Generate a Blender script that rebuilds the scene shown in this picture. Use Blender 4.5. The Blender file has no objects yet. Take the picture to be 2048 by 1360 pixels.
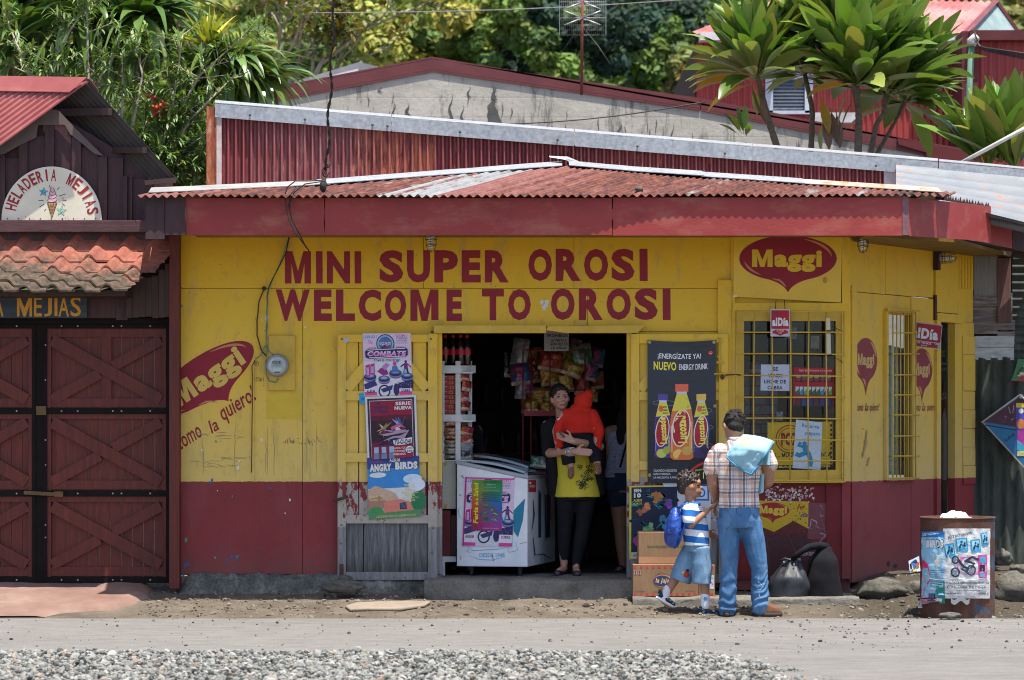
import bpy, bmesh, math, random
from mathutils import Vector, Matrix, Quaternion, noise as mn
RN = random.Random(7)
sc = bpy.context.scene
COL = sc.collection
PI = math.pi
# ---------------------------------------------------------------- camera
F, CX, HY, DC, HC = 6000.0, 1024.0, 860.0, 25.0, 1.496   # focal length in photo pixels, principal column, horizon row, distance, eye height
cd = bpy.data.cameras.new('camera')
cam = bpy.data.objects.new('camera', cd); COL.objects.link(cam)
cam.location = (0, -DC, HC); cam.rotation_euler = (PI/2, 0, 0)
cd.sensor_width = 36; cd.lens = F/2048*36; cd.shift_y = 180/2048
cd.clip_start = 1; cd.clip_end = 2000
cd.dof.use_dof = True; cd.dof.focus_distance = 24.7; cd.dof.aperture_fstop = 3.4
sc.camera = cam
# ---------------------------------------------------------------- light
SUN = Vector((0.13, -0.20, 1)).normalized()              # towards the sun
wd = bpy.data.worlds.new('World'); sc.world = wd; wd.use_nodes = True
wn = wd.node_tree; bg = wn.nodes['Background']
sky = wn.nodes.new('ShaderNodeTexSky'); sky.sky_type = 'NISHITA'; sky.sun_disc = False
sky.sun_elevation = math.asin(SUN.z); sky.sun_rotation = math.atan2(SUN.x, SUN.y)
sky.altitude = 1000; sky.air_density = .75; sky.dust_density = 3.5; sky.ozone_density = 1.0
wn.links.new(sky.outputs[0], bg.inputs[0]); bg.inputs[1].default_value = 0.15
sl = bpy.data.lights.new('sun', 'SUN'); sl.energy = 4.8; sl.angle = math.radians(0.5); sl.color = (1, .95, .87)
so = bpy.data.objects.new('sun', sl); COL.objects.link(so)
so.rotation_euler = (-SUN).to_track_quat('-Z', 'Y').to_euler()
sc.view_settings.view_transform = 'Standard'; sc.view_settings.look = 'None'
sc.view_settings.exposure = 1.08; sc.view_settings.gamma = 1
sc.cycles.max_bounces = 8; sc.cycles.diffuse_bounces = 4; sc.cycles.use_denoising = True; sc.cycles.pixel_filter_type = 'BLACKMAN_HARRIS'; sc.cycles.filter_width = 1.05
# ---------------------------------------------------------------- coordinates
def P(px, py, Y):
    d = DC+Y
    return Vector(((px-CX)/F*d, Y, HC+(HY-py)/F*d))
def sc_at(Y): return F/(DC+Y)                              # photo pixels per metre
def S(r, g, b):                                            # sRGB 0-255 -> linear
    f = lambda c: c/12.92 if c <= .04045 else ((c+.055)/1.055)**2.4
    return (f(r/255), f(g/255), f(b/255))
def lerp(a, b, t): return a+(b-a)*t
def nz(x, y=0, z=0): return mn.noise(Vector((x, y, z)))
def fbm(x, y=0, z=0, o=4): return mn.fractal(Vector((x, y, z)), 1.0, 2.0, o)
# ---------------------------------------------------------------- materials
MATS = {}
class N:
    def __init__(s, name, rough=.8, spec=.3, metal=0):
        m = bpy.data.materials.new(name); m.use_nodes = True; s.m = m; s.t = m.node_tree
        s.b = s.t.nodes['Principled BSDF']; MATS[name] = m
        s.b.inputs['Roughness'].default_value = rough; s.b.inputs['Metallic'].default_value = metal
        s.b.inputs['Specular IOR Level'].default_value = spec
        s._g = s._o = None
    def put(s, sock, v):
        if hasattr(v, 'is_output'): s.t.links.new(v, sock)
        elif isinstance(v, (tuple, list)) and len(v) == 3 and sock.type == 'RGBA': sock.default_value = (*v, 1)
        else: sock.default_value = v
    def node(s, ty, **kw):
        n = s.t.nodes.new('ShaderNode'+ty)
        for k, v in kw.items(): setattr(n, k, v)
        return n
    def pos(s):
        if not s._g: s._g = s.node('NewGeometry')
        return s._g.outputs['Position']
    def obj(s):
        if not s._o: s._o = s.node('TexCoord')
        return s._o.outputs['Object']
    def xyz(s, v=None):
        n = s.node('SeparateXYZ'); s.put(n.inputs[0], v or s.pos()); return n.outputs
    def scale(s, v, k, off=(0, 0, 0)):
        n = s.node('Mapping'); s.put(n.inputs['Vector'], v); n.inputs['Scale'].default_value = k; n.inputs['Location'].default_value = off; return n.outputs[0]
    def noise(s, sc_=5, det=5, rough=.6, st=(1, 1, 1), v=None, dist=0, off=(0, 0, 0)):
        n = s.node('TexNoise'); s.put(n.inputs['Vector'], s.scale(v or s.pos(), st, off))
        n.inputs['Scale'].default_value = sc_; n.inputs['Detail'].default_value = det; n.inputs['Roughness'].default_value = rough; n.inputs['Distortion'].default_value = dist
        return n.outputs['Fac']
    def white(s, v):
        n = s.node('TexWhiteNoise', noise_dimensions='1D'); s.put(n.inputs['W'], v); return n.outputs['Value']
    def voro(s, sc_=10, v=None, feat='F1', st=(1, 1, 1), out='Distance'):
        n = s.node('TexVoronoi', feature=feat); s.put(n.inputs['Vector'], s.scale(v or s.pos(), st)); n.inputs['Scale'].default_value = sc_; return n.outputs[out]
    def math(s, op, a, b=None, c=None, clamp=False):
        n = s.node('Math', operation=op, use_clamp=clamp); s.put(n.inputs[0], a)
        if b is not None: s.put(n.inputs[1], b)
        if c is not None: s.put(n.inputs[2], c)
        return n.outputs[0]
    def ramp(s, f, stops, interp='LINEAR'):
        n = s.node('ValToRGB'); s.put(n.inputs[0], f); cr = n.color_ramp; cr.interpolation = interp
        while len(cr.elements) < len(stops): cr.elements.new(.5)
        for e, (p, c) in zip(cr.elements, stops):
            e.position = p; e.color = (c, c, c, 1) if isinstance(c, (int, float)) else (*c, 1)
        return n.outputs[0]
    def step(s, f, a, b): return s.ramp(f, [(a, 0.0), (b, 1.0)])
    def mix(s, f, a, b, mode='MIX'):
        n = s.node('Mix', data_type='RGBA', blend_type=mode, clamp_factor=True); s.put(n.inputs[0], f); s.put(n.inputs[6], a); s.put(n.inputs[7], b); return n.outputs[2]
    def attr(s, nm='Col'): return s.node('Attribute', attribute_name=nm).outputs['Color']
    def out(s, col, bump=None, strength=.3, dist=.02, rough=None):
        s.put(s.b.inputs['Base Color'], col)
        if bump is not None:
            n = s.node('Bump'); n.inputs['Strength'].default_value = strength; n.inputs['Distance'].default_value = dist
            s.put(n.inputs['Height'], bump); s.t.links.new(n.outputs[0], s.b.inputs['Normal'])
        if rough is not None: s.put(s.b.inputs['Roughness'], rough)
        return s.m
def mul(c, k): return tuple(min(1, x*k) for x in c)
def M(name, c, var=.35, sc_=6, rough=.75, spec=.3, metal=0, bump=.2, bs=60, st=(1, 1, 1), c2=None, local=False, dist=.005):
    """plain procedural material: two tones over noise, fine grain in the relief"""
    if name in MATS: return MATS[name]
    n = N(name, rough, spec, metal); v = n.obj() if local else n.pos()
    a = n.noise(sc_, 6, .65, st, v); f = n.noise(bs, 4, .7, st, v)
    col = n.ramp(a, [(.3, mul(c, 1-var)), (.7, c2 or mul(c, 1+var*.5))])
    col = n.mix(.25, col, n.ramp(f, [(.3, mul(c, .75)), (.7, mul(c, 1.15))]))
    return n.out(col, f, bump, dist)
# ---------------------------------------------------------------- geometry collector
class G:
    def __init__(s): s.v = []; s.f = []; s.c = []; s.m = []; s.sm = []; s.col = None; s.mi = 0; s.smooth = False
    def V(s, p): s.v.append(tuple(p)); return len(s.v)-1
    def Fc(s, idx, sm=None):
        s.f.append(tuple(idx)); s.c.append(s.col); s.m.append(s.mi); s.sm.append(s.smooth if sm is None else sm)
    def poly(s, pts): s.Fc([s.V(p) for p in pts], False)
    def hexa(s, p):                                        # p: 8 points, bottom ring then top ring
        i = [s.V(q) for q in p]
        for q in ((0, 3, 2, 1), (4, 5, 6, 7), (0, 1, 5, 4), (1, 2, 6, 5), (2, 3, 7, 6), (3, 0, 4, 7)): s.Fc([i[k] for k in q], False)
    def box(s, x0, x1, y0, y1, z0, z1):
        s.hexa([(x0, y0, z0), (x1, y0, z0), (x1, y1, z0), (x0, y1, z0), (x0, y0, z1), (x1, y0, z1), (x1, y1, z1), (x0, y1, z1)])
    def bp(s, px0, py0, px1, py1, Y0, Y1):                 # box whose front face, at depth Y0, covers a photo rectangle
        a = P(px0, py1, Y0); b = P(px1, py0, Y0); s.box(a.x, b.x, Y0, Y1, a.z, b.z)
    def prism(s, pts, off):                                # 3-D outline swept by an offset vector
        off = Vector(off); a = [s.V(p) for p in pts]; b = [s.V(Vector(p)+off) for p in pts]; n = len(pts)
        s.Fc(a, False); s.Fc(b[::-1], False)
        for i in range(n): j = (i+1) % n; s.Fc((a[j], a[i], b[i], b[j]), False)
    def pp(s, pix, Y0, Y1): s.prism([P(x, y, Y0) for x, y in pix], (0, Y1-Y0, 0))
    def bar(s, a, b, w, h, up=(0, 0, 1)):                  # rectangular bar between two points
        a = Vector(a); b = Vector(b); d = (b-a).normalized(); u = Vector(up); u = (u-d*u.dot(d))
        if u.length < 1e-4: u = Vector((0, 1, 0)) if abs(d.y) < .9 else Vector((1, 0, 0)); u = u-d*u.dot(d)
        u.normalize(); r = d.cross(u); r, u = r*w/2, u*h/2
        s.hexa([a-r-u, a+r-u, b+r-u, b-r-u, a-r+u, a+r+u, b+r+u, b-r+u])
    def tube(s, pts, rad, seg=8, caps=True, sm=True, flat=1.0):
        pts = [Vector(p) for p in pts]; n = len(pts)
        if not isinstance(rad, (list, tuple)): rad = [rad]*n
        prev = None; rings = []
        for i, p in enumerate(pts):
            d = (pts[min(i+1, n-1)]-pts[max(i-1, 0)]).normalized()
            if prev is None: u = d.orthogonal().normalized()
            else:
                u = prev-d*prev.dot(d)
                u = u.normalized() if u.length > 1e-6 else d.orthogonal().normalized()
            prev = u; w = d.cross(u)
            rings.append([s.V(p+(u*math.cos(2*PI*k/seg)+w*math.sin(2*PI*k/seg)*flat)*rad[i]) for k in range(seg)])
        for a, b in zip(rings, rings[1:]):
            for k in range(seg): j = (k+1) % seg; s.Fc((a[k], a[j], b[j], b[k]), sm)
        if caps: s.Fc(rings[0][::-1], False); s.Fc(rings[-1], False)
    def lathe(s, prof, c=(0, 0, 0), seg=24, sm=True, jit=None):   # prof: (r, z)
        c = Vector(c); rings = []
        for r, z in prof:
            rings.append([s.V(c+Vector((r*math.cos(2*PI*k/seg), r*math.sin(2*PI*k/seg), z))) for k in range(seg)])
        for a, b in zip(rings, rings[1:]):
            for k in range(seg): j = (k+1) % seg; s.Fc((a[k], a[j], b[j], b[k]), sm)
        s.Fc(rings[0][::-1], False); s.Fc(rings[-1], False)
    def ell(s, c, r, rot=None, seg=12, rings=8, jit=0, seed=0, sm=True):
        c = Vector(c); r = (r, r, r) if isinstance(r, (int, float)) else r
        def pt(t, k):
            d = Vector((math.sin(t)*math.cos(k), math.sin(t)*math.sin(k), math.cos(t)))
            q = Vector((d.x*r[0], d.y*r[1], d.z*r[2]))
            if jit: q *= 1+jit*mn.noise(d*1.7+Vector((seed*3.1, seed, 0)))+jit*.5*mn.noise(d*4+Vector((seed*1.7, 0, seed)))
            if rot is not None: q = rot @ q
            return c+q
        top = s.V(pt(0, 0)); bot = s.V(pt(PI, 0)); rs = []
        for i in range(1, rings): rs.append([s.V(pt(PI*i/rings, 2*PI*k/seg)) for k in range(seg)])
        for k in range(seg): j = (k+1) % seg; s.Fc((top, rs[0][k], rs[0][j]), sm); s.Fc((bot, rs[-1][j], rs[-1][k]), sm)
        for a, b in zip(rs, rs[1:]):
            for k in range(seg): j = (k+1) % seg; s.Fc((a[k], b[k], b[j], a[j]), sm)
    def cone(s, a, ra, b, rb, seg=12):                     # capsule: rounded cone, closed
        a = Vector(a); b = Vector(b); d = b-a; L = d.length or 1e-4; d = d/L; pts = []; rad = []
        for i in range(5): t = -PI/2+PI/2*i/4; pts.append(a+d*ra*math.sin(t)); rad.append(max(.0008, ra*math.cos(t)))
        for i in range(5): t = PI/2*i/4; pts.append(b+d*rb*math.sin(t)); rad.append(max(.0008, rb*math.cos(t)))
        s.tube(pts, rad, seg)
    def grid(s, f, nu, nv, sm=True, close_u=False):        # f(u,v) in 0..1
        w = nu if close_u else nu+1
        ids = [[s.V(f(i/nu, j/nv)) for i in range(w)] for j in range(nv+1)]
        for j in range(nv):
            for i in range(nu):
                k = (i+1) % w
                s.Fc((ids[j][i], ids[j][k], ids[j+1][k], ids[j+1][i]), sm)
    def mesh(s, name):
        me = bpy.data.meshes.new(name); me.from_pydata(s.v, [], s.f)
        if len(me.polygons) == len(s.f):
            me.polygons.foreach_set('use_smooth', s.sm); me.polygons.foreach_set('material_index', s.m)
            if any(c is not None for c in s.c):
                at = me.color_attributes.new('Col', 'FLOAT_COLOR', 'CORNER'); buf = []
                for pl in me.polygons:
                    c = s.c[pl.index] or (1, 1, 1)
                    buf += [c[0], c[1], c[2], 1]*pl.loop_total
                at.data.foreach_set('color', buf)
        me.update(); return me
# ---------------------------------------------------------------- objects
def props(o, label, cat, group=None, kind=None):
    if label: o['label'] = label
    if cat: o['category'] = cat
    if group: o['group'] = group
    if kind: o['kind'] = kind
    return o
def thing(name, label, cat, loc, group=None):
    o = bpy.data.objects.new(name, None); COL.objects.link(o); o.location = loc; o.empty_display_size = .1
    return props(o, label, cat, group)
def origin_of(o):
    v = Vector((0, 0, 0))
    while o is not None: v += o.location; o = o.parent
    return v
EACH = {'trim', 'gutter', 'parapet_edge', 'side_gap_strip', 'end_board', 'fascia', 'lintel', 'lintel_block', 'purlin', 'pale_boards', 'corner_trim', 'cap_screw', 'rail', 'post', 'eyelet', 'buckle', 'strap', 'hinge_label', 'wire', 'slat', 'eave_timber', 'loop', 'sole'}
def pieces(g):
    """split a collector into its connected pieces, one collector each"""
    up = list(range(len(g.v)))
    def find(i):
        while up[i] != i: up[i] = up[up[i]]; i = up[i]
        return i
    for f in g.f:
        for i in f[1:]: up[find(i)] = find(f[0])
    out = {}
    for k, f in enumerate(g.f): out.setdefault(find(f[0]), []).append(k)
    res = []
    for ks in out.values():
        h = G(); m = {}
        for k in ks:
            idx = []
            for i in g.f[k]:
                if i not in m: m[i] = h.V(g.v[i])
                idx.append(m[i])
            h.col = g.c[k]; h.mi = g.m[k]; h.Fc(idx, g.sm[k])
        res.append(h)
    return res
def obj(name, g, mat, parent=None, label=None):
    """link collected world-space geometry as ONE mesh object (a part when it has a parent)"""
    if name in EACH and isinstance(g, G):
        ps = pieces(g)
        if len(ps) > 1: return [obj(name+' ', k, mat, parent, label) for k in ps][-1]
    name = name.strip()
    me = g.mesh(name) if isinstance(g, G) else g
    for m in (mat if isinstance(mat, (list, tuple)) else [mat]): me.materials.append(m)
    o = bpy.data.objects.new(name, me); COL.objects.link(o)
    if parent is not None:
        o.parent = parent; me.transform(Matrix.Translation(-origin_of(parent)))
    if label: o['label'] = label
    return o
def solo(name, g, mat, label, cat, group=None, kind=None):
    """a thing that is one mesh; its origin goes to the middle of its base"""
    o = obj(name, g, mat)
    vs = [v.co for v in o.data.vertices]
    c = Vector(((min(v.x for v in vs)+max(v.x for v in vs))/2, (min(v.y for v in vs)+max(v.y for v in vs))/2, min(v.z for v in vs)))
    o.data.transform(Matrix.Translation(-c)); o.location = c
    return props(o, label, cat, group, kind)
def setting(name, g, mat, kind='structure'):
    o = obj(name, g, mat); o['kind'] = kind; return o
def bevel(o, w, seg=2):
    m = o.modifiers.new('bevel', 'BEVEL'); m.width = w; m.segments = seg; m.limit_method = 'ANGLE'; m.angle_limit = math.radians(40); return o
def dup(root, loc, rz=0, label=None, scale=None, group=None):
    c = root.copy(); COL.objects.link(c); c.location = loc; c.rotation_euler = (0, 0, rz)
    if scale: c.scale = (scale,)*3
    if label: c['label'] = label
    if group: c['group'] = group
    for ch in root.children:
        d = ch.copy(); COL.objects.link(d); d.parent = c
        for e in ch.children: k = e.copy(); COL.objects.link(k); k.parent = d
    return c
def remesh(g, voxel, smooth=4, disp=None):
    """fuse overlapping closed shapes into one continuous surface"""
    me = g.mesh('tmp'); o = bpy.data.objects.new('tmp', me); COL.objects.link(o)
    m = o.modifiers.new('r', 'REMESH'); m.mode = 'VOXEL'; m.voxel_size = voxel
    if smooth: q = o.modifiers.new('s', 'SMOOTH'); q.factor = .5; q.iterations = smooth
    dg = bpy.context.evaluated_depsgraph_get(); dg.update()
    out = bpy.data.meshes.new_from_object(o.evaluated_get(dg), preserve_all_data_layers=False, depsgraph=dg)
    bpy.data.objects.remove(o); bpy.data.meshes.remove(me); out.materials.clear()
    if disp:
        nr = [v.normal.copy() for v in out.vertices]
        for v, n in zip(out.vertices, nr): v.co += n*disp(v.co, n)
    out.polygons.foreach_set('use_smooth', [True]*len(out.polygons)); out.update()
    return out
# ---------------------------------------------------------------- lettering and print
_TX = {}; _GL = {}
def raw_text(s, off=0.0, shear=0.0):
    c = bpy.data.curves.new('t', 'FONT'); c.body = s; c.size = 1; c.offset = off; c.shear = shear; c.resolution_u = 3; c.fill_mode = 'FRONT'
    o = bpy.data.objects.new('t', c); me = bpy.data.meshes.new_from_object(o)
    vs = [(v.co.x, v.co.y) for v in me.vertices]; fs = [tuple(p.vertices) for p in me.polygons]
    bpy.data.objects.remove(o); bpy.data.curves.remove(c); bpy.data.meshes.remove(me)
    return vs, fs, (min(v[0] for v in vs), max(v[0] for v in vs))
def glyph(ch, off):
    """vertices with x from the pen position, faces, advance"""
    k = (ch, off)
    if k in _GL: return _GL[k]
    wI = raw_text('I')[2]; wII = raw_text('II')[2]; adv = (wII[1]-wII[0])-(wI[1]-wI[0])
    if ch == ' ': _GL[k] = ([], [], .28); return _GL[k]
    b = raw_text('I'+ch)[2]; e = raw_text(ch)[2]; f = raw_text('I'+ch+'I')[2]
    left = (b[1]-wI[0])-(e[1]-e[0])-adv; ad = (f[1]-f[0])-(wI[1]-wI[0])-adv
    if ch == 'M':                                          # the stock M folds over itself when emboldened
        vs0, _, (x0, x1) = raw_text('M'); y1 = max(v[1] for v in vs0)+off; y0 = min(v[1] for v in vs0)-off; x0 -= off; x1 += off; t = .085+2*off; m = (x0+x1)/2
        q = [(x0, y0), (x0+t, y0), (x0+t, y1-.30), (m-t*.42, y0), (m+t*.42, y0), (x1-t, y1-.30), (x1-t, y0), (x1, y0), (x1, y1), (x1-t*1.15, y1), (m, y0+.30), (x0+t*1.15, y1), (x0, y1)]
        vs, fs = q, [tuple(range(len(q)))]
    else:
        vs, fs, _ = raw_text(ch, off)
    _GL[k] = ([(x-e[0]+left, y) for x, y in vs], fs, ad); return _GL[k]
def text_mesh(s, off=0.0, shear=0.0, space=1.0):
    k = (s, off, shear)
    if k in _TX: return _TX[k]
    vs, fs, pen = [], [], 0
    for ch in s:
        v, f, ad = glyph(ch, off); n0 = len(vs)
        vs += [(x+pen+y*shear, y) for x, y in v]; fs += [tuple(i+n0 for i in q) for q in f]; pen += ad+off*1.2
    x0 = min(v[0] for v in vs); x1 = max(v[0] for v in vs); y0 = min(v[1] for v in vs); y1 = max(v[1] for v in vs)
    vs = [((x-x0)/(x1-x0), (y-y0)/(y1-y0)) for x, y in vs]
    _TX[k] = (vs, fs, (x1-x0)/(y1-y0)); return _TX[k]
def surf(Y):
    return lambda px, py, l: P(px, py, Y)+Vector((0, -l, 0))
def plane_surf(p0, nrm):
    nrm = Vector(nrm).normalized(); p0 = Vector(p0); e = Vector((0, -DC, HC))
    def f(px, py, l):
        d = P(px, py, 0)-e
        t = (p0-e).dot(nrm)/d.dot(nrm); return e+d*t+nrm*l
    return f
class Canvas(G):
    """marks laid on a surface in photo coordinates; each mark is lifted just clear of what it overlaps"""
    def __init__(s, sf, l0=.001, dl=.0005, clip=None): super().__init__(); s.sf = sf; s.l0 = l0; s.dl = dl; s.bb = []; s.clip = clip; s.xf = None
    def lev(s, pts):
        x0 = min(p[0] for p in pts); x1 = max(p[0] for p in pts); y0 = min(p[1] for p in pts); y1 = max(p[1] for p in pts); L = 0
        for a in s.bb:
            if a[0] < x1 and a[1] > x0 and a[2] < y1 and a[3] > y0: L = max(L, a[4]+1)
        s.bb.append((x0, x1, y0, y1, L)); return s.l0+s.dl*L
    def T(s, pts):
        if s.xf: pts = [s.xf(*p) for p in pts]
        if s.clip: pts = [s.clip(*p) for p in pts]
        return pts
    def pg(s, pts, c=None):
        pts = s.T(pts); l = s.lev(pts); s.col = c; s.Fc([s.V(s.sf(x, y, l)) for x, y in pts], False)
    def rect(s, x0, y0, x1, y1, c=None): s.pg([(x0, y0), (x1, y0), (x1, y1), (x0, y1)], c)
    def oval(s, cx, cy, rx, ry, c=None, rot=0, n=28, a0=0, a1=2*PI):
        k = math.cos(rot), math.sin(rot); q = []
        for i in range(n+(a1-a0 < 6.2)):
            a = a0+(a1-a0)*i/n; x, y = rx*math.cos(a), ry*math.sin(a); q.append((cx+x*k[0]-y*k[1], cy+x*k[1]+y*k[0]))
        s.pg(q, c)
    def line(s, pts, w, c=None, taper=False):
        pts0 = s.T(pts); l = s.lev(pts0); s.col = c; n = len(pts0); L = []; Rr = []
        for i, (x, y) in enumerate(pts0):
            a = pts0[max(i-1, 0)]; b = pts0[min(i+1, n-1)]; dx, dy = b[0]-a[0], b[1]-a[1]; m = math.hypot(dx, dy) or 1
            ww = w/2*(math.sin(PI*(i+.35)/(n-.3)) if taper else 1)
            L.append(s.V(s.sf(x-dy/m*ww, y+dx/m*ww, l))); Rr.append(s.V(s.sf(x+dy/m*ww, y-dx/m*ww, l)))
        for i in range(n-1): s.Fc((L[i], L[i+1], Rr[i+1], Rr[i]), False)
    def ring(s, cx, cy, rx, ry, w, c=None, rot=0, n=32, a0=0, a1=2*PI):
        k = math.cos(rot), math.sin(rot)
        s.line([(cx+rx*math.cos(a)*k[0]-ry*math.sin(a)*k[1], cy+rx*math.cos(a)*k[1]+ry*math.sin(a)*k[0]) for a in [a0+(a1-a0)*i/n for i in range(n+1)]], w, c)
    def txt(s, t, x0, y0, x1, y1, c=None, off=.02, shear=0, warp=None, space=1.0):
        """text whose ink fills the rectangle (or, with warp, u,v in 0..1 -> photo point)"""
        vs, fs, _ = text_mesh(t, off, shear, space)
        w = warp or (lambda u, v: (lerp(x0, x1, u), lerp(y1, y0, v)))
        pts = s.T([w(u, v) for u, v in vs]); l = s.lev(pts); s.col = c
        ids = [s.V(s.sf(x, y, l)) for x, y in pts]
        for f in fs: s.Fc([ids[i] for i in f], False)
    def sheet(s, x0, y0, x1, y1, c, nu=1, nv=1, bow=None, l=0):
        s.col = c; s.bb.append((x0, x1, y0, y1, 0))
        s.grid(lambda u, v: s.sf(lerp(x0, x1, u), lerp(y0, y1, v), l), nu, nv, sm=False)
def print_mat():
    n = N('printed_paper', .55, .35); c = n.attr()
    a = n.noise(14, 5, .6); f = n.noise(220, 2, .6)
    col = n.mix(.22, c, n.ramp(a, [(.35, .32), (.65, .62)]), 'MULTIPLY')
    m_ = n.noise(38, 6, .8, off=(5, 5, 5)); col = n.mix(.30, col, n.mix(1, col, n.ramp(m_, [(.35, .45), (.65, 1.0)]), 'MULTIPLY')); return n.out(col, n.noise(9, 4, .6), .4, .025)
PRINT = print_mat()
# ================================================================ THE SETTING
def clamp(t, a=0., b=1.): return max(a, min(b, t))
def sst(a, b, x): t = clamp((x-a)/(b-a)); return t*t*(3-2*t)
def gz(x, y):                                              # height of the verge
    t = clamp((y+1.25)/1.25)
    z = lerp(.15*t, .30*sst(.25, 1.15, t), sst(2.75, 3.1, x))
    return z+.02*fbm(x*1.3, y*2, 3)*min(1, t*3)+.012*fbm(x*6, y*7, 9)*min(1, t*3)
# terrain sheet to the horizon
g = G(); g.poly([(-900, -500, -.05), (900, -500, -.05), (900, 1500, -.05), (-900, 1500, -.05)])
n = N('earth', .95, .1); col = n.ramp(n.noise(.6, 6), [(.3, (.10, .08, .055)), (.7, (.17, .14, .10))])
setting('ground', g, n.out(col))
# road: dusty, with faint tyre bands
n = N('dusty_road', .95, .12)
a = n.noise(1.2, 5, .6, (.25, 1, 1)); b = n.noise(7, 6, .7, (.5, 1, 1)); f = n.noise(160, 3, .8); vv = n.voro(75)
col = n.ramp(a, [(.3, (0.178, 0.169, 0.155)), (.7, (0.248, 0.238, 0.222))])
col = n.mix(.55, col, n.ramp(b, [(.3, (0.141, 0.133, 0.122)), (.7, (0.289, 0.277, 0.259))]))
col = n.mix(n.math('MULTIPLY', n.step(f, .5, .36), .55), col, n.mix(1, col, (.45, .43, .41), 'MULTIPLY'))
sp = n.math('LESS_THAN', vv, .13)
col = n.mix(n.math('MULTIPLY', sp, n.step(n.noise(14, 2), .5, .58)), col, (.10, .10, .10))
h = n.math('ADD', n.math('MULTIPLY', f, .5), n.math('ADD', b, n.math('MULTIPLY', n.noise(24, 4, .7, (.5, 1, 1)), .6)))
ROAD = n.out(col, h, .9, .02)
g = G()
def roadpt(u, v):
    x = lerp(-14, 14, u); y = lerp(-10, -1.12+.03*fbm(x*.9, 4)+.02*fbm(x*5, 4), v)
    return Vector((x, y, .012*fbm(x*.35, y*1.6, 2)*(1-v)+(.004 if v < .99 else -.03)))
g.grid(roadpt, 200, 70)
setting('road', g, ROAD)
# verge of trodden dirt
n = N('dirt_verge', .95, .12)
a = n.noise(3, 6, .7); f = n.noise(60, 4, .75); vv = n.voro(42, out='Color')
col = n.ramp(a, [(.3, (0.108, 0.0864, 0.0634)), (.55, (0.18, 0.148, 0.112)), (.75, (0.238, 0.205, 0.162))])
col = n.mix(.5, col, n.mix(1, col, n.ramp(f, [(.3, .25), (.7, 1.0)]), 'MULTIPLY'))
px_ = n.xyz()[0]
col = n.mix(n.ramp(n.math('ADD', n.math('MULTIPLY', px_, .2), n.math('MULTIPLY', a, .2)), [(.58, 0.), (.68, 1.)]), col, n.ramp(f, [(.3, (.035, .032, .024)), (.7, (.11, .09, .065))]))
VERGE = n.out(col, n.math('ADD', f, n.math('MULTIPLY', vv, .35)), 1.0, .02)
g = G(); g.grid(lambda u, v: (lambda x, y: Vector((x, y, gz(x, y))))(lerp(-13, 13, u), lerp(-1.3, 2.6, v)), 520, 78)
setting('dirt_verge', g, VERGE)
# red concrete apron in front of the ice-cream parlour
n = N('red_concrete', .85, .25)
a = n.noise(2.2, 6, .65); f = n.noise(50, 4, .7)
col = n.ramp(a, [(.3, (0.137, 0.072, 0.054)), (.55, (0.194, 0.119, 0.0936)), (.75, (0.23, 0.166, 0.137))])
col = n.mix(n.math('MULTIPLY', n.step(n.noise(5, 5, .7), .52, .68), .6), col, (.13, .09, .07))
APRON = n.out(col, n.math('ADD', f, n.noise(8, 4)), .35, .01)
g = G()
def apr(u, v):
    y = lerp(-1.2, .12, v); t = (y+1.2)/1.32
    xr = lerp(-3.55, -2.86, sst(0, .5, t))+.10*fbm(y*3, 1)+.04*fbm(y*11, 6)
    x = lerp(-12, xr, u**.6)
    e = sst(0, .25, xr-x)
    return Vector((x, y, lerp(-.01, gz(x, y)*.5+.012+.14*t**.85+.008*fbm(x*2, y*3), e)))
g.grid(apr, 90, 24)
setting('apron', g, APRON)
# crushed-stone strip nearest the camera: nobody could count the stones
n = N('crushed_stone', .9, .2)
c = n.attr(); f = n.noise(40, 4, .7)
STONE = n.out(n.mix(.5, c, n.mix(1, c, n.ramp(f, [(.3, .35), (.7, .95)]), 'MULTIPLY')), f, .4, .01)
ICO = None
def ico():
    global ICO
    if not ICO:
        b = bmesh.new(); bmesh.ops.create_icosphere(b, subdivisions=1, radius=1)
        b.verts.ensure_lookup_table(); ICO = ([v.co.copy() for v in b.verts], [tuple(v.index for v in f.verts) for f in b.faces]); b.free()
    return ICO
def pebble(g, c, r, flat=.6, jag=.45):
    vs, fs = ico(); q = Quaternion((RN.gauss(0, .25), RN.gauss(0, .25), RN.random()*2, 1)).normalized()
    k = (RN.uniform(.7, 1.35), RN.uniform(.7, 1.1), flat*RN.uniform(.7, 1.2))
    base = len(g.v)
    for v in vs:
        w = Vector((v.x*k[0], v.y*k[1], v.z*k[2]))*r*(1+RN.uniform(-jag, jag)*.6)
        g.v.append(tuple(q @ w+Vector(c)))
    for f in fs: g.Fc([base+i for i in f], False)
def graycol():
    t = RN.random(); k = RN.uniform(.65, 1.12)
    b = (.27, .27, .245) if t < .62 else (.36, .345, .31) if t < .8 else (.30, .24, .18) if t < .87 else (.10, .105, .10)
    return mul(b, k)
g = G()
for i in range(17500):
    y = RN.uniform(-7.6, -4.75); x = RN.uniform(-3.9, 2.0)
    xe = lerp(1.35, 1.75, (y+4.8)/-2.5)+.5*fbm(y*2, 7)
    ye = -4.95+.13*fbm(x*1.6, 2)+.08*fbm(x*7, 3)
    d = min(xe-x, (ye-y)*1.2)
    if d < 0 and RN.random() > math.exp(d*9)*.30: continue
    r = RN.choice((.008, .009, .010, .012, .014, .017, .021, .027))*RN.uniform(.75, 1.1)*(.6 if d < .05 else 1)
    g.col = graycol(); pebble(g, (x, y, RN.uniform(.0, .035)*sst(0, .3, d)+.004), r)
setting('gravel', g, STONE, 'stuff')
g = G()
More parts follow.
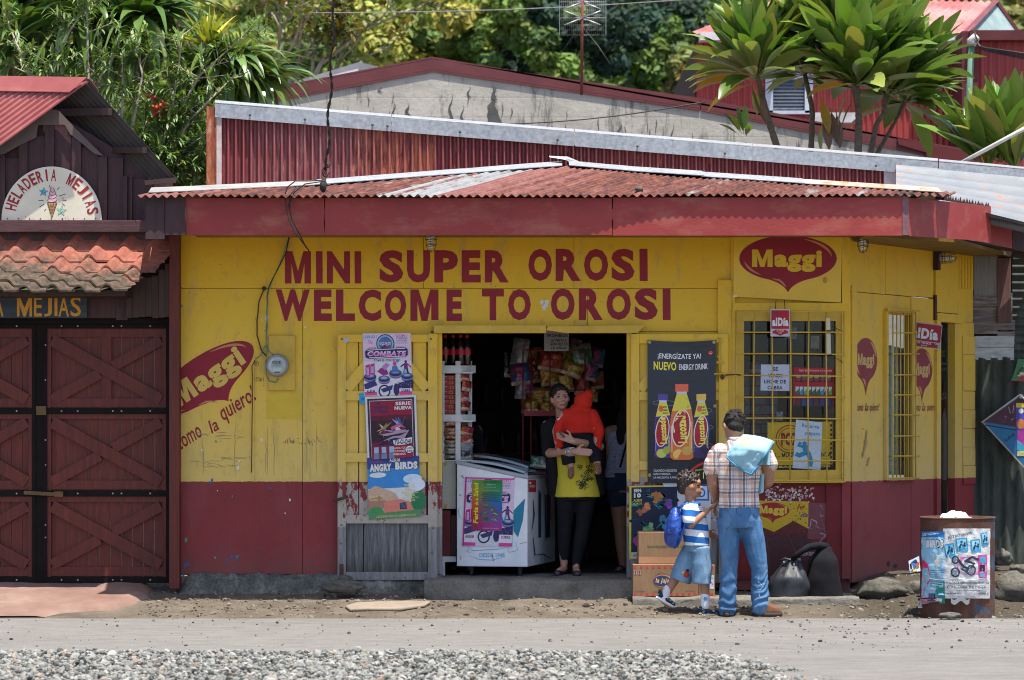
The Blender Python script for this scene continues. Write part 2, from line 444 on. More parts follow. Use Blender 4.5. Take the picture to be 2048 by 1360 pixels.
for i in range(420):                                       # loose chips on the road
    y = -1.15-3.8*RN.random()**1.3; x = RN.uniform(-4, 4); g.col = mul(graycol(), RN.choice((.25, .35, .6, .8)))
    if RN.random() < .3: x = RN.uniform(1.3, 4)
    pebble(g, (x, y, .008), RN.choice((.004, .005, .006, .007, .009, .014))*RN.uniform(.7, 1.2))
setting('road_chips', g, STONE, 'stuff')
g = G()
for i in range(1700):                                      # chips and clods on the verge
    x = RN.uniform(-4.2, 4.4); y = RN.uniform(-1.2, .1)
    if x < -3.0: continue
    t = RN.random(); g.col = mul((.30, .25, .19) if t < .7 else (.32, .30, .26) if t < .85 else (.12, .10, .08), RN.uniform(.4, .85))
    pebble(g, (x, y, gz(x, y)+.003), RN.choice((.006, .008, .011, .015, .022))*RN.uniform(.7, 1.2))
setting('verge_chips', g, STONE, 'stuff')
# concrete strip and doorstep
n = N('old_concrete', .9, .2)
a = n.noise(4, 6, .7); f = n.noise(45, 5, .75)
col = n.ramp(a, [(.3, (.10, .09, .075)), (.5, (.19, .175, .15)), (.72, (.27, .25, .215))])
col = n.mix(.55, col, n.mix(1, col, n.ramp(f, [(.3, .25), (.7, 1.)]), 'MULTIPLY'))
CONC = n.out(col, f, .9, .015)
def rough_block(x0, x1, y0, y1, z0, z1, j=.02, nx=40, ny=8, seed=0):
    g = G()
    def f(u, v):
        x = lerp(x0, x1, u)
        pr = [(y0-.01, z0), (y0+.0, lerp(z0, z1, .6)), (y0+.015, z1-.012), (y0+.05, z1), (y1, z1+.004)]
        k = v*(len(pr)-1); i = min(int(k), len(pr)-2); t = k-i
        y = lerp(pr[i][0], pr[i+1][0], t); z = lerp(pr[i][1], pr[i+1][1], t)
        w = j*fbm(x*4, y*6+seed, z*6+seed); return Vector((x, y+w, z+w*.7))
    g.grid(f, nx, ny*2, sm=True); return g
g = rough_block(-.72, 1.02, -.34, .6, .02, .268, .012, 120, 8, 3); setting('doorstep', g, CONC)
g = rough_block(.98, 2.82, -.66, .05, -.04, .137, .018, 120, 8, 8); setting('pavement', g, CONC)
# ================================================================ THE CORNER SHOP
ZS = HC+(HY-963)/F*DC                                      # height of the yellow / red paint line
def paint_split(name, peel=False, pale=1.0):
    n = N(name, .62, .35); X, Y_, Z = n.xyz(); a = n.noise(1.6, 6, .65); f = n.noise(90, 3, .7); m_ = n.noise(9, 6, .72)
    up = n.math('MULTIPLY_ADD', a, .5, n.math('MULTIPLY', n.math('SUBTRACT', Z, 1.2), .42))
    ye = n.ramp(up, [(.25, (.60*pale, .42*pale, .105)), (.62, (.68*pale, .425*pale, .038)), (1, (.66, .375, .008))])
    ye = n.mix(n.math('MULTIPLY', n.step(m_, .55, .70), .5), ye, (.36, .23, .06))
    st = n.noise(3.2, 6, .75, (2.2, 2.2, .5), off=(3, 1, 7))
    ye = n.mix(n.math('MULTIPLY', n.step(st, .54, .66), .42), ye, (.34, .25, .10))
    sc_ = n.noise(16, 6, .8, (1, 1, 1), off=(5, 2, 9))
    ye = n.mix(n.step(sc_, .715, .74), ye, (.58, .55, .48))
    rd = n.ramp(a, [(.3, (.165, .018, .020)), (.7, (.225, .026, .027))])
    rd = n.mix(n.math('MULTIPLY', n.step(m_, .58, .7), .4), rd, (.07, .012, .012))
    ch = n.noise(11, 5, .7, off=(8, 3, 1)); chz = n.math('MULTIPLY', n.math('GREATER_THAN', n.math('ADD', ch, n.math('MULTIPLY', n.math('ABSOLUTE', n.math('SUBTRACT', Z, .70)), .06)), .70), 1.0)
    rd = n.mix(chz, rd, n.ramp(n.noise(3, 2, .5, off=(1, 7, 2)), [(.4, (.02, .09, .25)), (.5, (.03, .20, .16)), (.6, (.3, .3, .28))], 'CONSTANT'))
    mud = n.math('ADD', n.math('MULTIPLY', n.math('SUBTRACT', .62, Z), 1.5), n.math('SUBTRACT', n.noise(6, 6, .75, off=(1, 5, 5)), .5)); rd = n.mix(n.math('MULTIPLY', n.step(mud, .12, .75), .55), rd, (.10, .075, .055))
    rd = n.mix(n.math('MULTIPLY', n.step(n.noise(2.4, 5, .7, (2, 2, .6), off=(9, 9, 0)), .5, .68), .35), rd, (.20, .055, .05))
    zz = n.math('ADD', Z, n.math('MULTIPLY', n.math('SUBTRACT', n.noise(14, 4), .5), .022))
    col = n.mix(n.math('GREATER_THAN', zz, ZS), rd, ye)
    if peel:
        pw = n.noise(13, 6, .72, (1.2, 1, .55), off=(2, 4, 4)); py_ = n.noise(30, 5, .75, (1, 1, .6), off=(9, 4, 4))
        band = n.ramp(n.math('SUBTRACT', Z, .70), [(0, .60), (.18, .53), (.34, .50), (.42, .40), (.48, .30), (1, .22)])
        dirt = n.mix(py_, (.42, .38, .32), (.25, .22, .18))
        col = n.mix(n.math('LESS_THAN', pw, band), col, dirt)
        gr = n.noise(6, 6, .7, (6, 6, .6)); wood = n.ramp(gr, [(.3, (.10, .095, .09)), (.7, (.27, .26, .25))])
        col = n.mix(n.math('GREATER_THAN', n.math('ADD', Z, n.math('MULTIPLY', n.noise(25, 4), .06)), .72), wood, col)
    return n.out(col, n.math('ADD', f, n.math('MULTIPLY', m_, .6)), .25, .006)
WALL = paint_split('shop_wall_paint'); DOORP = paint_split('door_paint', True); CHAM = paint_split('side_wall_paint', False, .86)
YEL = M('yellow_woodwork', (.58, .37, .04), .25, 5, .6, .35, c2=(.62, .40, .06), st=(1, 1, 1), bump=.2)
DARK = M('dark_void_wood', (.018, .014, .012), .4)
n = N('weathered_grey_wood', .9, .15); gr = n.noise(5, 7, .75, (9, 9, .7)); f = n.noise(40, 4, .7, (3, 3, .3))
col = n.ramp(gr, [(.28, (.045, .046, .045)), (.5, (.12, .125, .125)), (.72, (.24, .245, .24))]); Z = n.xyz()[2]
col = n.mix(n.ramp(n.math('ADD', Z, n.math('MULTIPLY', gr, .25)), [(.42, .75), (.62, 0.)]), col, (.05, .043, .035))
GREYW = n.out(col, n.math('ADD', f, gr), .5, .008)
def panels(g, rects, Y0, Y1, gap=1.0):
    for x0, y0, x1, y1 in rects: g.bp(x0+gap*.5, y0+gap*.5, x1-gap*.5, y1-gap*.5, Y0, Y1)
shop = thing('corner_shop', 'yellow and red painted corner shop under a rusty corrugated porch roof', 'shop', P(900, 1150, .05))
g = G()
panels(g, [(358, 455, 847, 577), (847, 455, 1148, 577), (1148, 455, 1464, 577),
           (358, 577, 605, 1148), (605, 577, 863, 1150), (863, 577, 1026, 663), (1026, 577, 1175, 663), (1175, 577, 1440, 663),
           (1270, 664, 1460, 1158)], 0, .02)
obj('front_wall', g, WALL, shop)
g = G(); panels(g, [(358, 440, 880, 1150), (880, 440, 1264, 662), (1262, 440, 1466, 1175), (1464, 440, 1700, 640), (1464, 945, 1700, 1180)], .024, .10, 0)
obj('wall_backing', g, WALL, shop)
g = G(); panels(g, [(1464, 952, 1652, 1158)], .004, .02); panels(g, [(1652, 958, 1690, 1160)], -.012, .02)
obj('panel_under_window', g, M('red_board', (.16, .018, .02), .35, 4), shop)
g = G()                                                     # mouldings and posts on the front
g.bp(1436, 560, 1462, 963, -.035, -.001); obj('trim', g, WALL, shop); g = G(); g.bp(1462, 470, 1470, 960, -.02, .02); obj('trim', g, WALL, shop); g = G()
g.bp(1684, 470, 1700, 1158, -.03, .02); obj('trim', g, WALL, shop); g = G(); g.bp(1466, 606, 1684, 622, -.03, .02)
g.bp(503, 735, 508, 962, -.008, -.001)
obj('trim', g, WALL, shop)
g = G(); g.bp(868, 651, 1092, 666, -.075, -.002); g.pp([(1096, 652), (1291, 650), (1275, 666), (1130, 666), (1092, 660)], -.08, -.002)
bevel(obj('lintel', g, YEL, shop), .004)
g = G(); g.bp(862, 640, 884, 662, -.012, -.001); g.bp(1150, 640, 1172, 651, -.012, -.001); obj('lintel_block', g, YEL, shop)
g = G(); g.bp(875, 662, 884, 1157, -.03, .12); obj('door_jamb', g, DOORP, shop); g = G(); g.bp(1254, 662, 1264, 1157, -.03, .12); obj('door_jamb', g, DOORP, shop)
# floor, ceiling and inner walls of the dark shop
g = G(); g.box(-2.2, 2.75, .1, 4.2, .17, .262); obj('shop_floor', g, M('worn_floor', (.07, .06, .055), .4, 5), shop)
g = G(); g.box(-2.4, 2.8, .10, 4.3, 3.0, 3.06); g.box(-2.62, 2.85, -.93, .1, 3.10, 3.13); g.prism([(2.86, -.7, 3.07), (3.75, .2, 3.07), (4.6, 2.4, 3.07), (2.86, 2.4, 3.07)], (0, 0, .03)); obj('ceiling_and_sunshade', g, M('soffit_boards', (.20, .12, .03), .4, 5), shop)  # the last prism is an added soffit keeping sun off the side wall
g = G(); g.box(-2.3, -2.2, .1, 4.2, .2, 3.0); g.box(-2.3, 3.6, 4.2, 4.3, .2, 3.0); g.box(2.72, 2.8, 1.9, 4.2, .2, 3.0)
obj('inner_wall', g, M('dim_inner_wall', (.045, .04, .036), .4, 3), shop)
# side wall, turned away round the corner
A0 = P(1699, 900, 0); B0 = P(1948, 900, 2.2); CD = Vector((B0.x-A0.x, 2.2, 0)).normalized(); CN = Vector((CD.y, -CD.x, 0))
csf = plane_surf(A0, CN)
def cq(px, py): return csf(px, py, 0)
def cham(g, x0, y0, x1, y1, out, back, flat=True):        # box on the side wall, photo columns x0..x1; heights from the rows at x0
    a, b = cq(x0, y1), cq(x1, y1); t = cq(x0, y0).z; a2 = Vector((b.x, b.y, a.z))
    lo = [a+CN*out, a2+CN*out, a2-CN*back, a-CN*back]; g.hexa(lo+[Vector((p.x, p.y, t)) for p in lo])
g = G()
cham(g, 1700, 460, 1771, 582, 0, .06); cham(g, 1771, 460, 1830, 588, .004, .06); cham(g, 1830, 475, 1867, 592, 0, .06)
cham(g, 1700, 583.5, 1771, 1165, 0, .06); cham(g, 1771, 589.5, 1821, 627, 0, .06); cham(g, 1771, 959, 1822, 1165, 0, .06); cham(g, 1822, 594, 1873, 1165, .003, .06)
cham(g, 1869, 478, 1915, 624, .012, .06); cham(g, 1869, 626, 1920, 643, .03, .06); cham(g, 1908, 643, 1946, 1165, .01, .06); cham(g, 1916, 487, 1946, 643, 0, .05)
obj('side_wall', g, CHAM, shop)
g = G()
cham(g, 1702, 570, 1712, 1165, .012, -.001); cham(g, 1770, 616, 1824, 624, .03, -.001); cham(g, 1767, 622, 1771, 962, .03, -.001); cham(g, 1820, 622, 1824, 962, .03, -.001); cham(g, 1768, 956, 1824, 963, .03, -.001)
cham(g, 1868, 640, 1876, 1160, .03, -.001)
for y in (672, 709, 745, 783, 820, 858, 895, 932): cham(g, 1922, y, 1946, y+36, .02+.003*((y*7) % 3), -.011)
for k in range(5): cham(g, 1917+k*6, 500, 1921+k*6, 578, .008, -.001)
obj('side_trim', g, CHAM, shop)
g = G(); cham(g, 1866, 590, 1870, 640, .02, -.002); cham(g, 1866, 480, 1871, 540, .05, -.002); obj('side_gap_strip', g, M('dark_brown_strip', (.05, .022, .015), .4), shop)
# side window with its bar grille
g = G()
for k in range(7): x = 1773+k*7.6; g.tube([cq(x, 625)+CN*.06, cq(x, 955)+CN*.06], .006, 6)
for y in (622, 666, 708, 750, 790, 830, 872, 912, 956): g.tube([cq(1769, y)+CN*.07, cq(1824, y)+CN*.07], .006, 6)
obj('side_grille', g, YEL, shop)
n = N('window_glass', .05, .5); GLASS = n.m; n.b.inputs['Transmission Weight'].default_value = 1; n.b.inputs['IOR'].default_value = 1.3; n.b.inputs['Base Color'].default_value = (.75, .80, .82, 1)
g = G(); cham(g, 1776, 625, 1840, 958, -.05, .056); obj('side_pane', g, GLASS, shop)
g = G()
for k, x in enumerate((1794, 1808, 1818, 1830)): cham(g, x, 690+k*3, x+8, 950, -.09, .10)
obj('side_curtain', g, M('pale_curtain', (.28, .30, .34), .5, 12, local=True), shop)
# front window
g = G(); 
for r in ((1470, 622, 1488, 962), (1672, 622, 1686, 962), (1488, 622, 1672, 642), (1488, 940, 1672, 962)): g.bp(*r, -.015, .10)
g.bp(1478, 958, 1688, 966, -.05, -.016)
wf = obj('window_frame', g, YEL, shop)
g = G(); g.bp(1487, 641, 1673, 941, .06, .064); obj('pane', g, GLASS, wf)
g = G()
def wob(k): return 1.2*math.sin(k*2.1)
for k, x in enumerate((1472, 1508, 1545, 1581, 1617, 1653, 1688)):
    g.tube([P(x+wob(k), 622, -.09), P(x+wob(k+1), 790, -.088), P(x+wob(k+2), 962, -.09)], .0062, 6)
for k, y in enumerate((622, 664, 708, 751, 794, 837, 879, 921, 962)):
    g.tube([P(1470, y+wob(k)*.6, -.10), P(1580, y+wob(k+3)*.6, -.10), P(1691, y+wob(k+1)*.6+1, -.10)], .0062, 6)
for x in (1472, 1688):
    for y in (640, 800, 950): g.tube([P(x, y, -.09), P(x, y, .0)], .006, 6)
obj('grille', g, YEL, shop)
# side door: narrow opening with the edge of a fridge door behind it
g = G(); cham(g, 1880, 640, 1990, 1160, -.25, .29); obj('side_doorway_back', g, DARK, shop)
# eave: fascia boards, cut end boards
n = N('fascia_paint', .6, .35); a = n.noise(3.5, 7, .72, (.6, 1, 1.3)); b = n.noise(1.1, 4, .6); f = n.noise(60, 4, .7, (.3, 1, 1))
col = n.ramp(b, [(.3, (.22, .026, .024)), (.7, (.29, .038, .034))])
col = n.mix(n.math('MULTIPLY', n.step(a, .50, .68), .6), col, (.34, .12, .08))
col = n.mix(n.math('MULTIPLY', n.step(n.noise(2.2, 5, .7, off=(4, 4, 4)), .55, .7), .35), col, (.13, .02, .018))
FASC = n.out(col, n.math('ADD', f, a), .25, .006)
EV = -.95
g = G(); g.bp(371, 396, 648, 470, EV, EV+.03); g.bp(650, 396, 1224, 470, EV, EV+.03); g.bp(1226, 395, 1805, 471, EV, EV+.03); obj('fascia', g, FASC, shop)
g = G(); g.bp(1805, 393, 1818, 470, EV-.006, EV+.03); obj('fascia_joint', g, M('chipped_grey_red', (.20, .10, .11), .5, 12), shop)
g = G()
def rec(px, py, k): return P(px, py, EV+k)
g.prism([P(1818, 396, EV), P(1926, 406, EV+.75), P(1926, 479, EV+.75), P(1818, 472, EV)], (.03, .03, 0)); g.prism([P(1927, 406, EV+.75), P(1976, 412, EV+1.1), P(1976, 486, EV+1.1), P(1927, 479, EV+.75)], (.03, .03, 0))
obj('side_fascia', g, FASC, shop)
EB = M('maroon_end_board', (.055, .028, .030), .45, 4, st=(4, 4, .7), bump=.4)
g = G(); g.bp(291, 394, 329, 478, EV-.035, EV); g.bp(330, 394, 370, 470, EV-.03, EV)
g.prism([P(291, 394, EV), P(291, 470, EV), P(300, 470, .0), P(300, 394, .0)], (.025, 0, 0)); obj('end_board', g, EB, shop)
# porch roof: corrugated sheets laid askew, rust and paint by sheet
SK = .37; RZ0 = P(0, 391, EV-.04).z; RSL = .185; EY = EV-.035
n = N('rusty_sheet', .6, .4); X, Y_, Z = n.xyz()
s_ = n.math('SUBTRACT', X, n.math('MULTIPLY', Y_, SK)); sid = n.math('FLOOR', n.math('MULTIPLY', n.math('ADD', s_, 3.27), 1.55)); wv = n.white(n.math('ADD', sid, 11.3)); wv2 = n.white(n.math('ADD', sid, 3.7))
st_ = n.math('FLOOR', n.math('MULTIPLY', s_, 13.5)); wst = n.white(st_)
cv = n.node('CombineXYZ'); n.put(cv.inputs[0], n.math('MULTIPLY', s_, 9.)); n.put(cv.inputs[1], n.math('MULTIPLY', Y_, 2.2)); rv = cv.outputs[0]
r1 = n.noise(.9, 7, .7, v=rv); r2 = n.noise(3, 6, .75, v=rv, off=(3, 3, 3)); r3 = n.noise(7, 5, .7)
galv = n.ramp(r3, [(.3, (.15, .155, .155)), (.7, (.25, .25, .245))])
pnt = n.ramp(r3, [(.3, (.12, .030, .022)), (.7, (.20, .085, .065))])
rust = n.ramp(r2, [(.36, (.022, .007, .005)), (.47, (.085, .021, .010)), (.57, (.15, .042, .017)), (.70, (.22, .095, .05))])
basec = n.mix(n.math('GREATER_THAN', n.math('ADD', wv, n.math('MULTIPLY', n.math('SUBTRACT', wst, .5), .5)), .80), pnt, galv)
amt = n.math('ADD', r1, n.math('ADD', n.math('MULTIPLY', n.math('SUBTRACT', wv2, .5), .42), n.math('MULTIPLY', n.math('SUBTRACT', wst, .5), .26)))
ends = n.ramp(n.math('MULTIPLY', n.math('ADD', X, 3.3), .1), [(.0, .30), (.05, .1), (.09, 0.), (.60, 0.), (.68, .16), (.75, .20)])
amt = n.math('SUBTRACT', amt, ends)
rust = n.mix(.55, rust, n.mix(1, rust, n.ramp(wst, [(0, .35), (.6, .9), (1, 1.0)]), 'MULTIPLY')); col = n.mix(n.step(amt, .34, .47), basec, rust)
RUST = n.out(col, r2, .3, .004)
# far edge of the roof in plan: up to a peak behind the doorway, forward again towards the corner
TOP = [(-2.93, -.72), (-2.4, -.5), (-1.55, -.1), (.42, 1.45), (1.05, .9), (2.9, -.38), (3.6, -.75)]
def top_y(x):
    if x <= TOP[0][0]: return TOP[0][1]
    for a, b in zip(TOP, TOP[1:]):
        if x <= b[0]: return lerp(a[1], b[1], (x-a[0])/(b[0]-a[0]))
    return TOP[-1][1]
def rz(x, y): return RZ0+RSL*(y-EY)
def roof_pt(s, v, h=0):
    # walk along one corrugation from the eave to the far edge
    ey = EY-.055*(1-sst(-.1, 1.4, s)); lo, hi = ey, 2.0
    for _ in range(24):
        m = (lo+hi)/2
        if m < top_y(s+SK*(m-EY)): lo = m
        else: hi = m
    y = ey+(max(lo, EY+.02)-ey)*v; x = s+SK*(y-EY)
    lap = .006*math.floor((s+3.3)*1.55 % 2)
    return Vector((x, y, rz(x, y)+.011*math.sin(2*PI*s/.068)+h+lap+.006*nz(s*1.3, y*2)))
g = G(); g.grid(lambda u, v: roof_pt(lerp(-2.97, 3.50, u), v), 1180, 6); g.grid(lambda u, v: roof_pt(lerp(-2.97, 3.50, u), v, -.003), 1180, 1)
obj('porch_roof', g, RUST, shop)
n = N('galvanised_flashing', .5, .5, .35); a = n.noise(3, 5, .6); b = n.noise(30, 4)
col = n.ramp(a, [(.3, (.135, .15, .168)), (.7, (.215, .232, .25))]); GALV = n.out(n.mix(.3, col, n.ramp(b, [(.3, .3), (.7, .8)])), a, .2, .01)
n = N('pale_tin', .6, .4); a = n.noise(4, 6, .7); col = n.ramp(a, [(.3, (.16, .16, .145)), (.55, (.25, .25, .235)), (.74, (.38, .17, .07))]); TIN = n.out(col, a, .3, .01)
n = N('rust_streaked_tin', .65, .4); a = n.noise(3, 6, .72, (2, 1, 3)); col = n.ramp(a, [(.36, (.38, .35, .31)), (.52, (.34, .27, .22)), (.64, (.34, .15, .06))]); TINR = n.out(col, a, .3, .01)
def flash(g, pts, w=.1, lift=.018, k=5):                    # folded strip along the roof's far edge
    q = [];
    for a, b in zip(pts, pts[1:]):
        for i in range(k): q.append((lerp(a[0], b[0], i/k), lerp(a[1], b[1], i/k)))
    q.append(pts[-1]); rows = []
    for i, (x, y) in enumerate(q):
        z = rz(x, y)+lift+.004*nz(x*4, 1); rows.append([g.V((x, y-w*1.9, z-w*.35)), g.V((x, y-w*1.9, z-w*.35+.006)), g.V((x, y, z+.02)), g.V((x, y+.05, z+.03)), g.V((x, y+.3, z-.10))])
    for a, b in zip(rows, rows[1:]):
        for j in range(4): g.Fc((a[j], b[j], b[j+1], a[j+1]), False)
g = G(); flash(g, [(-1.62, -.14), (-.55, .70), (.44, 1.47)]); flash(g, [(.50, 1.42), (1.05, .92), (1.62, .52)], lift=.024); flash(g, [(1.60, .53), (2.42, -.04)], lift=.018)
obj('roof_flashing', g, GALV, shop)
g = G(); flash(g, [(-2.92, -.74), (-2.4, -.5), (-1.5, -.07)], .09, .012); obj('tin_flashing', g, TIN, shop)
g = G(); flash(g, [(2.38, -.03), (2.9, -.38), (3.45, -.74)], .08, .014); obj('rusted_flashing', g, TINR, shop)
g = G(); q = roof_pt(.0, 1); c = Vector((.44, 1.42, rz(.44, 1.42)+.035))
g.prism([c+Vector((-.11, -.02, .045)), c+Vector((.03, -.05, .02)), c+Vector((.10, .0, -.02)), c+Vector((.16, .06, .0)), c+Vector((.05, .1, .05))], (0, .01, .012)); obj('bent_ridge_cap', g, GALV, shop)
g = G(); g.prism([P(1806, 389, -.98), P(1845, 386, -.75), P(1841, 394, -.8), P(1822, 400, -.9)], (0, .02, .015)); obj('torn_felt', g, DARK, shop)
# rear slope closing the porch roof
g = G()
for a, b in zip(TOP, TOP[1:]): g.poly([(a[0], a[1]+.05, rz(*a)), (b[0], b[1]+.05, rz(*b)), (b[0], 1.55, 3.45), (a[0], 1.55, 3.45)])
obj('rear_slope', g, GALV, shop)
# corrugated parapet behind
n = N('red_corrugated', .5, .45); X, Y_, Z = n.xyz(); rg = n.math('FLOOR', n.math('MULTIPLY', X, 1/.068)); w1 = n.white(rg)
a = n.noise(2.5, 6, .7, (1, 1, .5)); b = n.noise(9, 6, .75, (3, 1, .35))
col = n.ramp(a, [(.3, (.115, .016, .019)), (.7, (.19, .035, .036))])
loc = n.ramp(n.math('MULTIPLY', n.math('ADD', X, 3), .25), [(.0, .0), (.38, .02), (.42, .22), (.56, .2), (.60, .02), (1, .04)])
col = n.mix(n.step(n.math('ADD', n.math('ADD', b, loc), n.math('MULTIPLY', w1, .12)), .68, .76), col, n.ramp(b, [(.4, (.15, .05, .03)), (.6, (.42, .12, .07))]))
crest = n.math('COSINE', n.math('MULTIPLY', X, 2*PI/.068)); col = n.mix(n.math('MULTIPLY', n.step(crest, .35, .9), n.ramp(a, [(.3, .35), (.7, .65)])), col, (.30, .085, .080))  # crests painted paler, standing in for sunlight along the ridges
fade = n.ramp(n.math('MULTIPLY', n.math('ADD', X, 3), .25), [(.12, .0), (.26, .30), (.38, .26), (.46, 0.), (1, 0.)])
col = n.mix(n.math('MULTIPLY', fade, n.step(b, .4, .6)), col, (.42, .26, .26))
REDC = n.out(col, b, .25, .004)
PY = 1.6
def ptop(px): return 233+(px-440)*(363-233)/(2048-440)
g = G()
def par(u, v):
    x = lerp(P(440, 0, PY).x, P(1768, 0, PY).x, u); px = CX+x/(DC+PY)*F
    zt = P(px, ptop(px), PY).z; return Vector((x, PY-.024*math.cos(2*PI*x/.068)-.006*math.cos(4*PI*x/.068), lerp(2.9, zt, v)))
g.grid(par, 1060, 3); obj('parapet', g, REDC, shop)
n = N('rusty_post', .8, .2); a = n.noise(6, 6, .75, (3, 3, .5)); col = n.ramp(a, [(.35, (.10, .028, .018)), (.52, (.30, .085, .035)), (.66, (.45, .27, .20))]); RPOST = n.out(col, a, .4, .006)
g = G(); g.bp(413, 213, 433, 372, PY-.03, PY+.1); obj('parapet_post', g, RPOST, shop)
g = G(); g.bp(433, 214, 443, 372, PY-.034, PY+.0); g.bp(1768, 343, 1794, 385, PY-.02, PY+.02); obj('parapet_edge', g, M('faded_pink_white', (.50, .40, .38), .4, 8), shop)
g = G()
for a, b in ((430, 782), (784, 1148), (1150, 1505), (1506, 1876)):
    ya, yb = ptop(a), ptop(b); k = .005*(a % 3)
    g.prism([P(a, ya-25, PY-.04-k), P(b, yb-25, PY-.04-k), P(b, yb+2, PY-.043-k), P(a, ya+2, PY-.043-k)], (0, .012, 0)); g.prism([P(a, ya-26, PY-.04-k), P(b, yb-26, PY-.04-k), P(b, yb-31, PY+.16), P(a, ya-31, PY+.16)], (0, 0, .006))
obj('parapet_cap', g, GALV, shop)
g = G()
for x in (500, 610, 745, 775, 920, 1115, 1275, 1450, 1752, 1830): p = P(x, ptop(x)-8, PY-.06); g.ell(p, .012, seg=8, rings=6)
obj('cap_screw', g, M('screw_head', (.08, .07, .06)), shop)
# rough concrete footing under the front wall
g = G()
def foot(u, v):
    x = lerp(P(352, 0, 0).x, P(884, 0, 0).x, u); b = .035*fbm(x*3, 2)+.02*fbm(x*11, 5); e = sst(0, .05, u)
    pr = [(-.13-b*1.2, .05), (-.09-b, .19+b*.6), (-.03-b*.5, .295+b*.5), (.02, .30+b*.5)]
    k = v*3; i = min(int(k), 2); t = k-i; return Vector((x, lerp(pr[i][0], pr[i+1][0], t), lerp(.05, lerp(pr[i][1], pr[i+1][1], t)+.014*fbm(x*14, v*5), lerp(.35, 1, e))))
n = N('stained_concrete', .9, .2); a = n.noise(5, 6, .75); b = n.noise(40, 4, .8); c = n.noise(1.4, 3, .6)
col = n.ramp(a, [(.3, (.05, .05, .042)), (.5, (.14, .135, .115)), (.7, (.30, .285, .25))])
col = n.mix(.5, col, n.mix(1, col, n.ramp(b, [(.3, .2), (.7, 1.)]), 'MULTIPLY'))
g.grid(foot, 160, 9); obj('footing', g, n.out(col, b, .9, .015), shop)
# ---- shutter doors folded back against the wall
def strap_hinge(g, a, b, w=.03): g.bar(a, b, w, .006, (0, 1, 0))
lf = thing('shutter_door', 'left shutter door with peeling paint and grey lower boards covered by three posters', 'door', P(775, 1160, -.04), 'folding shutter doors of the shop')
g = G()
g.bp(675, 669, 692, 1162, -.075, -.03); g.bp(856, 667, 875, 1160, -.075, -.03); g.bp(692, 669, 856, 684, -.074, -.03); g.bp(692, 782, 856, 801, -.074, -.03); g.bp(692, 906, 856, 924, -.074, -.03)
g.bp(692, 1030, 856, 1047, -.076, -.03); g.bp(692, 1144, 856, 1160, -.076, -.03)
bevel(obj('stile_frame', g, DOORP, lf), .003)
g = G()
for x in (692, 716, 742, 770, 798, 826): g.bp(x+.5, 684, min(x+27, 856)-.5, 1032, -.048-.002*((x//7) % 2), -.03)
obj('upper_boards', g, DOORP, lf)
g = G(); g.bar(P(693, 778, -.06), P(768, 690, -.06), .09, .024, (0, 1, 0)); g.bar(P(854, 778, -.06), P(782, 690, -.06), .085, .024, (0, 1, 0)); obj('brace', g, DOORP, lf)
g = G(); g.bp(693, 1047, 726, 1144, -.05, -.03); g.bp(728, 1047, 799, 1144, -.053, -.03); g.bp(801, 1047, 855, 1144, -.049, -.03); obj('lower_boards', g, GREYW, lf)
g = G(); g.tube([P(668, 1001, -.09), P(680, 998, -.1), P(696, 993, -.09)], .012, 8); g.ell(P(671, 1001, -.09), (.022, .012, .014)); g.bp(679, 1128, 687, 1156, -.085, -.075); obj('bolt', g, M('rusty_iron', (.09, .045, .03), .5, 30), lf)
g = G()
for x, y in ((684, 678), (862, 678), (683, 1050), (682, 1087), (867, 1056), (864, 1105), (702, 1155), (740, 1155), (788, 1155), (810, 1155), (851, 1150)): g.ell(P(x, y, -.077), (.008, .005, .008), seg=8, rings=6)
obj('nail_head', g, M('dull_nail', (.16, .15, .14), metal=.5), lf)
rt = thing('shutter_door', 'right shutter door behind the black energy drink banner', 'door', P(1358, 1165, -.04), 'folding shutter doors of the shop')
g = G()
g.bp(1262, 668, 1279, 1168, -.075, -.03); g.bp(1437, 668, 1456, 1166, -.075, -.03); g.bp(1279, 668, 1437, 687, -.074, -.03); g.bp(1279, 783, 1437, 801, -.074, -.03); g.bp(1279, 922, 1437, 940, -.074, -.03); g.bp(1279, 1148, 1437, 1166, -.074, -.03)
bevel(obj('stile_frame', g, DOORP, rt), .003)
g = G()
for x in (1279, 1306, 1333, 1360, 1387, 1413): g.bp(x+.5, 687, min(x+27, 1437)-.5, 1148, -.048-.002*((x//7) % 2), -.03)
obj('upper_boards', g, DOORP, rt)
g = G(); g.bar(P(1280, 780, -.06), P(1352, 690, -.06), .08, .024, (0, 1, 0)); g.bar(P(1436, 780, -.06), P(1362, 690, -.06), .08, .024, (0, 1, 0)); obj('brace', g, DOORP, rt)
g = G(); g.tube([P(1439, 676, -.085), P(1439, 745, -.085)], .010, 8); g.bp(1434, 678, 1445, 684, -.09, -.075); g.bp(1433, 722, 1449, 727, -.09, -.075); g.bp(1434, 711, 1444, 715, -.09, -.075); g.tube([P(1428, 748, -.1), P(1446, 747, -.1), P(1450, 750, -.09)], .008); obj('bolt', g, YEL, rt)
g = G(); g.tube([P(1450, 750, -.09), P(1470, 749, -.095), P(1481, 750, -.11)], .006); g.ell(P(1445, 754, -.1), (.018, .012, .022)); obj('padlock', g, M('rusty_iron', (.09, .045, .03)), rt)
